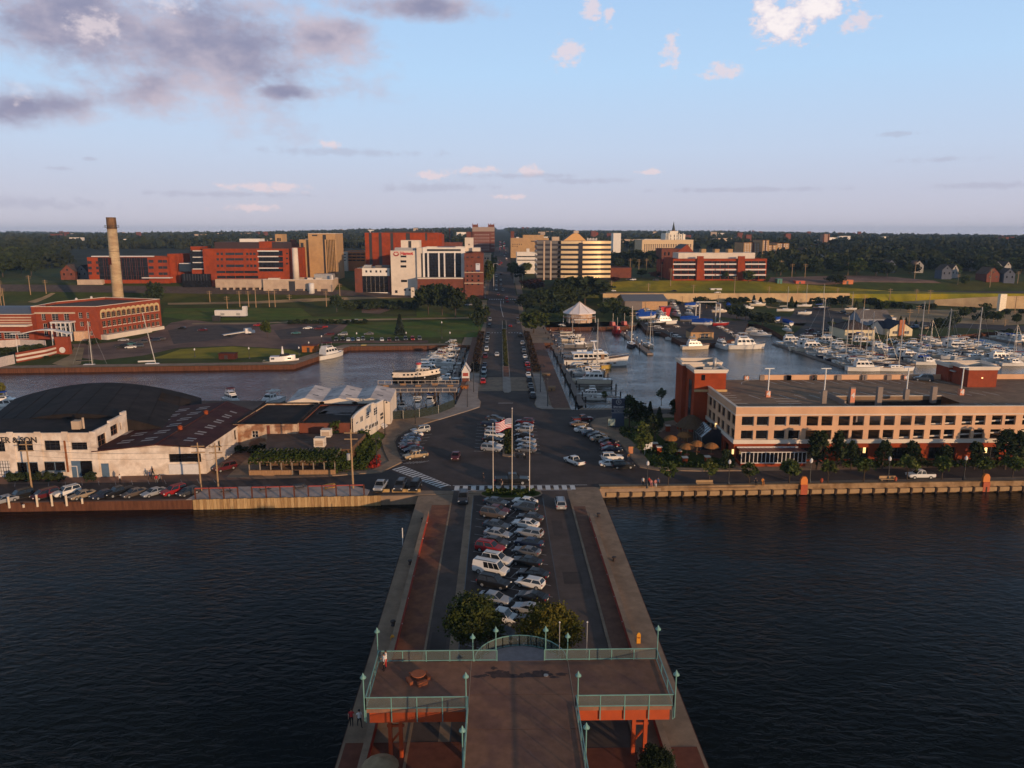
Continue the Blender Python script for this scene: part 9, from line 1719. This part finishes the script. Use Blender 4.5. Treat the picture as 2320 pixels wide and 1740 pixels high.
for i,(o,zx) in enumerate(((G0,1985),(G1,310),(G1,1930))):
 if i==0: continue
 x=CON(o,zx,1150)[0];t=thing('ladder_station','orange arched ladder and life ring station on the seawall, '+('','left one','right one')[i],'rescue post',(x,wy(x),0),0,'ladder stations');bx(-.6,.6,-.5,-.05,-1.5,.3).build('ladder_box',ORNG,t);MB().loft([[(-.6,-.3,.3),(.6,-.3,.3),(.6,.2,.3),(-.6,.2,.3)],[(-.6,-.3,1.2),(.6,-.3,1.2),(.6,.2,1.2),(-.6,.2,1.2)],[(-.3,-.3,1.75),(.3,-.3,1.75),(.3,.2,1.75),(-.3,.2,1.75)]]).build('arched_hood',flat('rescue_orange',(.6,.17,.02),.6),t)
for o,zx,zy,l in((G0,1130,1145,'pale bench between two young trees near the plaza end'),(G1,1035,1108,'pale bench with a red bin beside it, near the white pickup')):
 p=CON(o,zx,zy);t=thing('bench',l,'bench',p);bx(-1.5,1.5,-.3,.3,.4,.5).build('seat',FB2,t);bx(-1.5,1.5,.22,.3,.5,.95).build('backrest',FB2,t)
 for s in(-1.2,1.2): bx(s-.08,s+.08,-.28,.28,0,.4).build('leg',STONE_W,t)
for o,zx,zy,l in((G1,462,1125,'small orange hydrant by the second young tree'),(G0,2140,1125,'small orange hydrant by the seawall'),(G1,1100,1112,'red litter bin beside the second bench')):
 p=CON(o,zx,zy);t=thing('hydrant',l,'hydrant',p);lt([(.22,0),(.2,.7),(.26,.74),(.12,.95),(0,.98)],9).build('body',ORNG,t);tb((-.3,0,.55),(.3,0,.55),.07,6).build('outlet',ORNG,t)
struct(MB().prism([(-52.5,120.2),(-51.5,125.2),(-46,126.6),(-26.5,127.2),(-22.5,124.5),(-22.5,121.5)],-.02,.05).build('promenade',mat('pale_promenade',(.46,.37,.32),.85,var=.12,scale=1.2,col2=(.38,.30,.26))));q=[o for o in COL.objects if o.name=='shipyard_quay'][0]
PLK=[mat(f'wall_plank_{i}',c,.9,var=.3,scale=2,stretch=(4,4,.4)) for i,c in enumerate(((.38,.24,.11),(.30,.18,.08),(.44,.29,.14)))];pm=[bx(-.26,.26,-.3,0,-1.75,.12).mesh('plank',m) for m in PLK];qy=lambda x:pl(x,[(-300,113.8),(-82.7,119.3),(-51.5,120.1),(-20.9,121.5)])
for i in range(56): x=-51+i*.555;put(pm[(i*7+i//3)%3],'plank',q,(x,qy(x)-.005-.02*(i%3),.02*(i%4)))
t=thing('promenade_rail','tall railing of brown posts and red top rails, water edge of the light promenade','railing',(-51,qy(-51)+.3,.05));o=Vector((-51,qy(-51)+.3,.05));RB=mat('rust_post',(.10,.035,.02),.8);RR=mat('red_rail',(.30,.05,.035),.7)
for i in range(13):
 x=-51+i*2.33;bx(-.1,.1,-.1,.1,0,1.95).build('post',RB,t).location=(i*2.33,qy(x)-qy(-51),0)
 if i<12 and i not in(3,7): tt=bx(.1,2.23,-.13,.13,1.8,1.97).build('top_rail',RR,t);tt.location=(i*2.33,qy(x)-qy(-51),0);tt.rotation_euler=(0,0,math.atan2(qy(x+2.3)-qy(x),2.3))
for i,(zx,zy) in enumerate(((235,1280),(570,1265),(870,1250),(1130,1250))):
 p=CON(A1,zx,zy);t=thing('promenade_table',('dark picnic table at the west end of the light promenade','dark picnic table, second from the west on the promenade','dark picnic table, third from the west on the promenade','yellow wooden picnic table on the light promenade')[i],'table',(p[0],p[1],.05),.5);mm=YB if i==3 else FDK
 for y in(-.3,0,.3): bx(-1,1,y-.12,y+.12,.72,.77).build('table_board',mm,t)
 for y in(-.75,.75): bx(-1,1,y-.14,y+.14,.42,.47).build('seat',mm,t)
 for x in(-.7,.7): bx(x-.05,x+.05,-.7,.7,.3,.42).box(x-.05,x+.05,-.1,.1,0,.72).build('leg',mm,t)
for i,(zx,zb,zt) in enumerate(((82,1410,1318),(325,1398,1303),(452,1393,1297),(578,1392,1308),(712,1372,1335),(205,1405,1388))):
 p=CON(A0,zx,zb);t=thing('white_post',('white','white','white','white','short white','very short white')[i]+f' mooring post, {OD[i]} listed from the picture edge on the shipyard quay','post',p,0,'white posts on the quay');h=ZAT(p[1],780+zt/K_,zx/K_);tb((0,0,-.1),(0,0,h),.17,8).build('post_shaft',mat('post_cream',(.62,.50,.36),.7,var=.1),t);tb((0,0,h),(0,0,h+.06),.2,8).build('cap',FWT,t)
for i,zx in enumerate((62,205,330)): p=CON(PZ,zx,1585);t=thing('wheel_stop',f'yellowish concrete wheel stop, {OD[i]} from the promenade at the quay edge','wheel stop',(p[0],p[1]+.3,0));MB().loft([[(-1.2,-.25,0),(-1.2,.25,0),(-1.2,.15,.5),(-1.2,-.15,.5)],[(1.2,-.25,0),(1.2,.25,0),(1.2,.15,.5),(1.2,-.15,.5)]]).build('block',mat('stop_yellow',(.40,.25,.10),.85,var=.2),t)
def mast(o,zx,zb,zt,l,kind,m,k=K_,flatz=None,r=None,arm=1.2):
 q=P(o[0]+zx/k,o[1]+zb/k,0) if flatz is not None else G(o[0]+zx/k,o[1]+zb/k);h=ZAT(q[1],o[1]+zt/k,o[0]+zx/k)-q[2];r=r or max(.07,q[1]*.0003);t=thing(kind,l,kind.replace('_',' '),q,0,kind.replace('_',' ')+'s');tb((0,0,0),(0,0,h),r*1.3,7,0,r*.8).build('pole',m,t);s=max(1,q[1]/150)
 if kind=='street_lamp': MB().path([(0,0,h-.3),(.25*arm,0,h+.1),(.8*arm,0,h+.05),(.95*arm,0,h-.35)],r*.7,5).build('arm',m,t);lt([(.05,0),(.22,-.2),(.24,-.3)],8,0,(.95*arm,0,h-.3)).build('lamp_shade',m,t)
 elif kind=='lantern_post': lt([(.10,0),(.24,.12),(.26,.5),(.1,.75),(0,.85)],8,0,(0,0,h)).build('lantern',FWT,t);lt([(.28,0),(.22,.5),(.1,.9)],8).build('base',m,t)
 elif kind=='area_light': bx(-.9*s,.9*s,-.15*s,.15*s,h,h+.15*s).build('lamp_head',FWT,t)
 elif kind=='utility_pole':
  for j,z in enumerate((h-.6,h-1.7)): bx(-1.15*s**.25,1.15*s**.25,-.08,.08,z-.1,z+.05).build('crossarm',m,t)
  for x in(-.9,-.3,.3,.9): lt([(.05,0),(.08,.1),(.03,.2)],6,0,(x*s**.25,0,h-.55)).build('insulator',FDK,t)
 return t
for i,(zx,zb,zt,ar) in enumerate(((797,850,605,1),(851,722,460,-1),(348,998,760,0),(85,1085,790,0),(15,1370,1090,0),(1427,720,480,1),(1490,845,600,-1))): mast(PZ,zx,zb,zt,f'dark street lamp, {("at the west curve of the causeway pavement","farther along the west causeway pavement","by the screened fence","by the curved parapet house","on the ivy bank","farther along the east causeway pavement","at the east curve of the causeway pavement")[i]}','street_lamp',POLE_DK,flatz=0 if i<7 else None,arm=ar or .6,r=.09)
for i,(o,zx,zb,zt) in enumerate(((G0,632,1165,970),(G0,1335,1145,958),(G0,2035,1130,950),(G1,360,1128,945),(G1,1035,1105,930),(G1,1690,1098,925))): mast(o,zx,zb,zt,f'dark lantern post with a white top, {OD[i]} along the seawall from the plaza','lantern_post',POLE_DK,flatz=0)
for i,(o,zx,zb,zt) in enumerate(((Z1,160,1412,1350),(Z1,630,1425,1340),(Z1,1060,1395,1335),(Z1,1143,1310,1290),(Z1,1256,1310,1235),(Z1,1560,1310,1210),(Z2,768,1250,1115),(Z2,838,1310,1205),(Z1,1985,1250,1205))): mast(o,zx,zb,zt,f'dark quay lantern, {OD[i]} along the far basin quay from the power house','lantern_post',POLE_DK)
for i,(zx,zb,zt) in enumerate(((165,1450,1210),(468,1390,1175),(590,1340,1115),(565,1340,1150),(325,1240,1090))): mast(Z0,zx,zb,zt,f'white lamp post by the striped brick wall, {("nearest the water","behind the wall","beside the red pillar, taller","beside the red pillar, shorter","at the power house corner")[i]}','area_light',POLE_W)
UPL=[(A0,280,1280,835),(A0,1740,1265,850),(A0,1888,1250,855),(A1,1335,1245,735)]
for i,(o,zx,zb,zt) in enumerate(UPL): mast(o,zx,zb,zt,'wooden utility pole, '+('in front of the white workshop','before the strip window of the maroon roof shed','at the near corner of the maroon roof shed','leaning by the pergola restaurant, carrying a transformer')[i],'utility_pole',WOODP,flatz=0,r=.13 if i<3 else .15)
t=[o for o in COL.objects if o.name.startswith('utility_pole')][-1];tb((-.55,0,5.2),(-.55,0,6.3),.32,9).build('transformer',STEEL,t)
for i,(zx,zb,zt) in enumerate(((290,935,835),(440,990,880),(548,975,835),(625,975,835),(688,980,800),(803,975,820),(853,975,825),(1296,970,835),(1412,885,770),(975,915,865))): mast(Z1,zx,zb,zt,f'pale utility pole, {OD[i]} across the grass slope below the hospital','utility_pole',WOODP,r=.2)
for i,(zx,zb,zt) in enumerate(((868,640,555),(900,625,550),(943,650,560),(1008,660,555),(1137,730,600),(1217,795,640),(338,770,560),(1768,860,710),(1413,870,780),(1025,835,770),(1528,985,890),(1317,960,880),(1625,1000,870),(2170,700,575),(2065,890,795),(705,830,750),(998,1060,920),(885,1180,1015),(1465,1060,1000))): mast(Z3,zx,zb,zt,f'utility pole, {OD[i]} of those between the tent pavilion and the orange office','utility_pole',WOODP,r=.19)
for i,(zx,zb,zt) in enumerate(((105,705,570),(205,715,600),(318,720,600),(595,930,810),(730,960,860),(825,1035,870),(1050,920,815),(1275,945,820),(1385,1030,825),(1295,1060,960),(1265,730,580),(1915,805,640),(1640,780,690),(2155,770,665),(2130,1030,880),(250,920,780),(690,700,590),(1945,1110,1050),(2045,1145,1075),(1215,1130,990))): mast(Z4,zx,zb,zt,f'utility pole, {OD[i]} of those beyond the marina from the golden slope','utility_pole',WOODP,r=.19)
for i,(zx,zb,zt) in enumerate(((15,990,720),(40,980,810),(265,870,700),(400,860,740),(12,880,750))): mast(Z0,zx,zb,zt,f'utility pole by the dark wood beside the power house, {OD[i]} from the picture edge','utility_pole',WOODP,r=.2)
for i,(o,zx,zb,zt,ar) in enumerate(((Z2,1215,830,600,1),(Z2,1465,810,690,-1.5),(Z2,978,860,765,1),(Z2,1390,770,690,1),(Z2,1140,900,800,-2))): mast(o,zx,zb,zt,f'street light, {OD[i]} around the bayfront junction','street_lamp',STEEL,r=.2,arm=ar*3)
t=thing('overhead_wires','thin dark overhead wires strung before the shipyard walls','wires',(0,0,0));t.location=(-72,124,7);m=MB()
def sag(a,b,s): return [tuple(Vector(a).lerp(Vector(b),i/10)-Vector((0,0,4*s*(i/10)*(1-i/10)))) for i in range(11)]
pp=[(lambda q,h:(q[0],q[1],h))(CON(o,zx,zb),ZAT(CON(o,zx,zb)[1],o[1]+zt/K_,o[0]+zx/K_)) for o,zx,zb,zt in UPL]
for dz in(.5,1.6,2.6):
 for a,b in zip(pp,pp[1:]): m.path([(x+72,y-124,z-7) for x,y,z in sag((a[0],a[1],a[2]-dz),(b[0],b[1],b[2]-dz),.5)],.02,3)
m.build('wire',FDK,t)['kind']='stuff'
def seg(name,l,cat,o,pts,h,th,m,z0=0,stripes=0):
 q=[G(o[0]+a/K_,o[1]+b/K_) for a,b in pts];t=thing(name,l,cat,q[0]);b0=Vector(q[0])
 for a,c in zip(q,q[1:]):
  a,c=Vector(a),Vector(c);d=(c-a);rz=math.atan2(d.y,d.x);mid=(a+c)/2-b0;L=d.length
  if not stripes: MB().obox((mid.x,mid.y,h/2),(L,th,h),rz).build('panel',m,t)
  else:
   for i in range(stripes): MB().obox((mid.x,mid.y,h*(i+.5)/stripes),(L,th*(1 if i%2 else .9),h/stripes*.99),rz).build('course',BRICK_R if i%2==0 else CREAM,t)
 return t
seg('striped_wall','low curved wall striped in red brick and cream by the far quay','wall',Z0,[(148,1460),(400,1412),(515,1380)],3.6,.6,BRICK_R,stripes=5);seg('white_fence','pale panel fence left of the striped wall','fence',Z0,[(0,1500),(60,1485),(130,1470)],3.4,.2,mat('pale_fence',(.5,.42,.38),.8));seg('white_fence','long pale fence behind the bushes below the power house','fence',Z0,[(0,1330),(180,1320),(400,1330)],3.0,.2,mat('pale_fence',(.5,.42,.38),.8))
q=G(555/K_,440+1385/K_);t=thing('brick_pillar','red brick gateway pillar with a round white emblem and a curved white awning','pillar',q);bx(-2.4,2.6,-.8,.8,0,6.6).build('pillar_block',BRICK_R,t);tb((0,-.95,1.8),(0,-.82,1.8),1.1,14).build('round_emblem',FWT,t);MB().loft([[(x,-1.6,7.6+1.5*sin(PI*(x+14)/17)),(x,1.6,7.6+1.5*sin(PI*(x+14)/17)),(x,1.6,7.9+1.5*sin(PI*(x+14)/17)),(x,-1.6,7.9+1.5*sin(PI*(x+14)/17))] for x in(-14,-11,-8,-5,-2,1,3)]).build('awning',FWT,t)
def boxy(o,zx0,zx1,zb,zt,m,name,l,dep=3,roof=None):
 a,c=G(o[0]+zx0/K_,o[1]+zb/K_),G(o[0]+zx1/K_,o[1]+zb/K_);h=ZAT(a[1],o[1]+zt/K_,o[0]+zx0/K_)-a[2];t=thing(name,l,name.replace('_',' '),((a[0]+c[0])/2,a[1],a[2]-.05));w=(c[0]-a[0])/2;bx(-w,w,0,dep,0,h).build('body',m,t);bx(-w-.2,w+.2,-.2,dep+.2,h,h+.18).build('roof',roof or m,t);bx(-w*.3,w*.1,-.05,-.003,0.05,h*.8).build('door',FDK,t)
OB=mat('orange_boards',(.36,.12,.03),.85,var=.15)
for a in((Z1,1085,1205,1370,1312,OB,'wooden_hut','small orange wooden hut at the bend of the far quay',5,BRICK_DK),(Z1,365,505,1432,1380,mat('dark_red_box',(.07,.018,.012),.8,var=.2),'storage_container','dark red storage container on the far quay grass',3),(Z4,645,735,778,742,flat('container_orange',(.5,.12,.02),.6),'container','orange container beside the dark tree on the building site',8),(Z4,240,320,775,750,flat('machine_red',(.45,.06,.02),.6),'container','red orange machine hut on the building site',5),(Z4,80,122,775,732,flat('teal_tank',(.04,.16,.12),.6),'container','teal container at the corner of the orange office site',5),(Z3,1565,1660,830,816,FWT,'coach','long white coach driving along the bayfront road',2.6),(Z4,965,1080,1085,1048,mat('tan_trailer',(.38,.27,.13),.7),'trailer','tan truck trailer with a dark cab at the marina road',4),(Z4,1025,1105,1105,1070,FWT,'trailer','bright white truck trailer in front of the tan one',4),(PZ,745,800,700,672,OB,'ticket_booth','small wooden booth by the west causeway rail',2.0),(PZ,1500,1555,712,680,TIMBER_OLD,'stair_box','orange wooden stair landing by the east causeway dock',2.0),(PZ,1450,1510,585,565,TIMBER_OLD,'stair_box','orange wooden landing farther along the east causeway dock',2.0),(Z1,310,370,1100,1055,FDK,'generator','small dark generator box beside the white trailer',2)): boxy(*a)
# people
SKIN=flat('skin',(.42,.22,.14),.6);CL={k:flat('cloth_'+k,c,.85) for k,c in dict(white=(.62,.6,.57),red=(.42,.03,.03),dark=(.02,.02,.024),pink=(.5,.2,.18),blue=(.05,.08,.18),orange=(.55,.2,.04),grey=(.14,.14,.14),green=(.05,.09,.05)).items()}
def body_mesh(pose):
 J={'pelvis':(0,0,.95),'chest':(0,.01,1.30),'neck':(0,.02,1.50),'head':(0,0,1.63),'crown':(0,.01,1.74)};R={'pelvis':.15,'chest':.165,'neck':.06,'head':.095,'crown':.075};E=[('pelvis','chest'),('chest','neck'),('neck','head'),('head','crown')]
 for s,k in((1,'l'),(-1,'r')):
  st=.28*s if pose=='walk' else 0;kn,an=(.11*s,-st*.6-.02,.50),(.11*s,-st if st<=0 else -st+.05,.08)
  ar=-st*.9;el,wr=(.27*s,ar*.5+.04,1.14),(.26*s,ar-.06,.90)
  if pose=='sit': kn,an=(.12*s,-.44,.92),(.13*s,-.46,.45);el,wr=(.26*s,-.08,1.14),(.18*s,-.32,1.0)
  if pose=='lean': el,wr=(.27*s,-.18,1.14),(.20*s,-.42,1.12)
  hd=tuple(Vector(wr)+(Vector(wr)-Vector(el)).normalized()*.09)
  J.update({'hip'+k:(.10*s,0,.86),'knee'+k:kn,'ankle'+k:an,'toe'+k:(an[0]+.02*s,an[1]-.17,an[2]-.04),'sh'+k:(.19*s,.01,1.42),'el'+k:el,'wr'+k:wr,'hand'+k:hd});R.update({'hip'+k:.105,'knee'+k:.062,'ankle'+k:.045,'toe'+k:.04,'sh'+k:.07,'el'+k:.045,'wr'+k:.032,'hand'+k:.040});E+=[('pelvis','hip'+k),('hip'+k,'knee'+k),('knee'+k,'ankle'+k),('ankle'+k,'toe'+k),('chest','sh'+k),('sh'+k,'el'+k),('el'+k,'wr'+k),('wr'+k,'hand'+k)]
  d=(Vector(hd)-Vector(wr)).normalized()
  for i in range(4): J[f'f{i}{k}']=tuple(Vector(hd)+d*(.085-.008*abs(i-1.5))+Vector((0,(i-1.5)*.024,-.012)));R[f'f{i}{k}']=.009;E.append(('hand'+k,f'f{i}{k}'))
  J['th'+k]=tuple(Vector(wr)+d*.07+Vector((-.03*s,-.05,0)));R['th'+k]=.011;E.append(('hand'+k,'th'+k))
 if pose=='sit': J={k:(a,b,c-.47) for k,(a,b,c) in J.items()}
 N_=list(J);me=bpy.data.meshes.new('person');me.from_pydata([J[n] for n in N_],[(N_.index(a),N_.index(b)) for a,b in E],[]);ob=bpy.data.objects.new('person',me);COL.objects.link(ob);md=ob.modifiers.new('skin','SKIN');
 for i,n in enumerate(N_): me.skin_vertices[0].data[i].radius=(R[n],R[n]*(.72 if n in('pelvis','chest') else 1));me.skin_vertices[0].data[i].use_root=(n=='pelvis')
 ob.modifiers.new('sub','SUBSURF').levels=1;dg=bpy.context.evaluated_depsgraph_get();dg.update();m2=bpy.data.meshes.new_from_object(ob.evaluated_get(dg));bpy.data.objects.remove(ob);m2.materials.clear()
 for c in('white','dark'): m2.materials.append(CL[c])
 m2.materials.append(SKIN);m2.materials.append(CL['dark']);off=-.47 if pose=='sit' else 0
 for p in m2.polygons:
  c=p.center;z=c.z-off;p.use_smooth=True;leg=z<.96 or (pose=='sit' and c.y<-.2 and z<1.02 and abs(c.x)<.25 and z<.99)
  p.material_index=2 if z>1.49 or (abs(c.x)>.225 and z<1.28) or (pose=='lean' and c.y<-.2) else 0 if not leg else 1 if z>.14 or pose=='sit' else 3
 return m2
BM={};HM=lt([(.103,1.66),(.105,1.70),(.085,1.76),(.04,1.79),(0,1.795)],10,0,(0,.015,0)).mesh('hair',flat('hair_dark',(.02,.014,.01),.7));FM=bx(-.045,-.02,-.102,-.09,1.645,1.658).box(.02,.045,-.102,-.09,1.645,1.658).box(-.012,.012,-.118,-.09,1.605,1.635).box(-.028,.028,-.1,-.088,1.575,1.583).box(-.104,-.092,-.015,.015,1.61,1.65).box(.092,.104,-.015,.015,1.61,1.65).mesh('face',flat('face_tone',(.20,.09,.06),.7))
def person(pos,hd,pose,top,leg,l):
 if pose not in BM: BM[pose]=body_mesh(pose)
 o=put(BM[pose],'person',None,pos,math.radians(hd));tag(o,l,'person');o.scale=(.97,)*3
 for i,c in((0,top),(1,leg)): o.material_slots[i].link='OBJECT';o.material_slots[i].material=CL[c]
 for me,n in((HM,'hair'),(FM,'face')): h=put(me,n,o,(0,0,-.47 if pose=='sit' else 0))
C1=lambda zx,zy,z:P(740+zx/4.609,1380+zy/4.609,z)
p=C1(620,610,ZD);person(p,-70,'lean','white','red','person in a white shirt and red trousers leaning on the west deck rail');p=C1(572,640,ZD);person((p[0]+.25,p[1],ZD),-60,'stand','white','dark','person in white standing beside the leaning one at the west deck rail')
p=C1(262,1215,0);person(p,0,'stand','red','dark','person in a red top at the water edge below the deck');p=C1(345,1225,0);person(p,30,'walk','white','dark','person in pale clothes walking beside the one in red below the deck')
p=CON(A0,1297,1168);person(p,100,'walk','blue','dark','person in a blue grey shirt walking past the white shed');p=CON(A0,1322,1135);person(p,100,'walk','dark','dark','person in dark clothes walking just behind the blue shirted one')
p=CON(A0,1040,1200);person(p,0,'stand','white','dark','person in a pale shirt standing behind the black pickup on the quay');p=CON(A0,1355,1205);person(p,40,'walk','red','grey','person in red behind the silver sedan on the quay');p=CON(A0,1384,1202);person(p,40,'walk','grey','dark','person in grey next to the red one behind the silver sedan')
p=CON(PZ,1090,1545);person(p,-20,'walk','dark','grey','person crossing on the striped crossing beside the middle flagpole');p=CON(PZ,935,1490);person(p,90,'stand','dark','dark','person in black standing at the trailer end of the black pickup')
for zx,zy,po,a,b,l in((597,1150,'stand','white','dark','person in a white top by the first lantern post'),(648,1150,'stand','red','dark','person in dark red by the first lantern post'),(727,1155,'stand','blue','dark','tall person in blue near the first young tree'),(668,1163,'sit','pink','pink','person in pink sitting on the seawall, left of two'),(705,1163,'sit','pink','white','person in pink sitting on the seawall, right of two'),(1572,1152,'sit','dark','dark','person in dark clothes sitting on the seawall beside the orange one'),(1632,1150,'sit','orange','orange','person in orange sitting on the seawall'),(475,935,'stand','orange','grey','person in orange at the hotel kerb behind the black jeep')):
 p=CON(G0,zx,zy);person((p[0],max(p[1],wy(p[0])+.3) if zy>1000 else p[1],.32 if po=='sit' else .02),0,po,a,b,l)
# air
HZ=bpy.data.materials.new('haze_air');HZ.use_nodes=True;n=HZ.node_tree;n.nodes.clear();ou=n.nodes.new('ShaderNodeOutputMaterial');pv=n.nodes.new('ShaderNodeVolumePrincipled');n.links.new(pv.outputs[0],ou.inputs['Volume']);pv.inputs['Color'].default_value=(.45,.68,1,1);pv.inputs['Density'].default_value=HAZE_D
h=bx(-7600,7600,-600,8600,-6,92).build('haze',HZ);h['kind']='stuff'
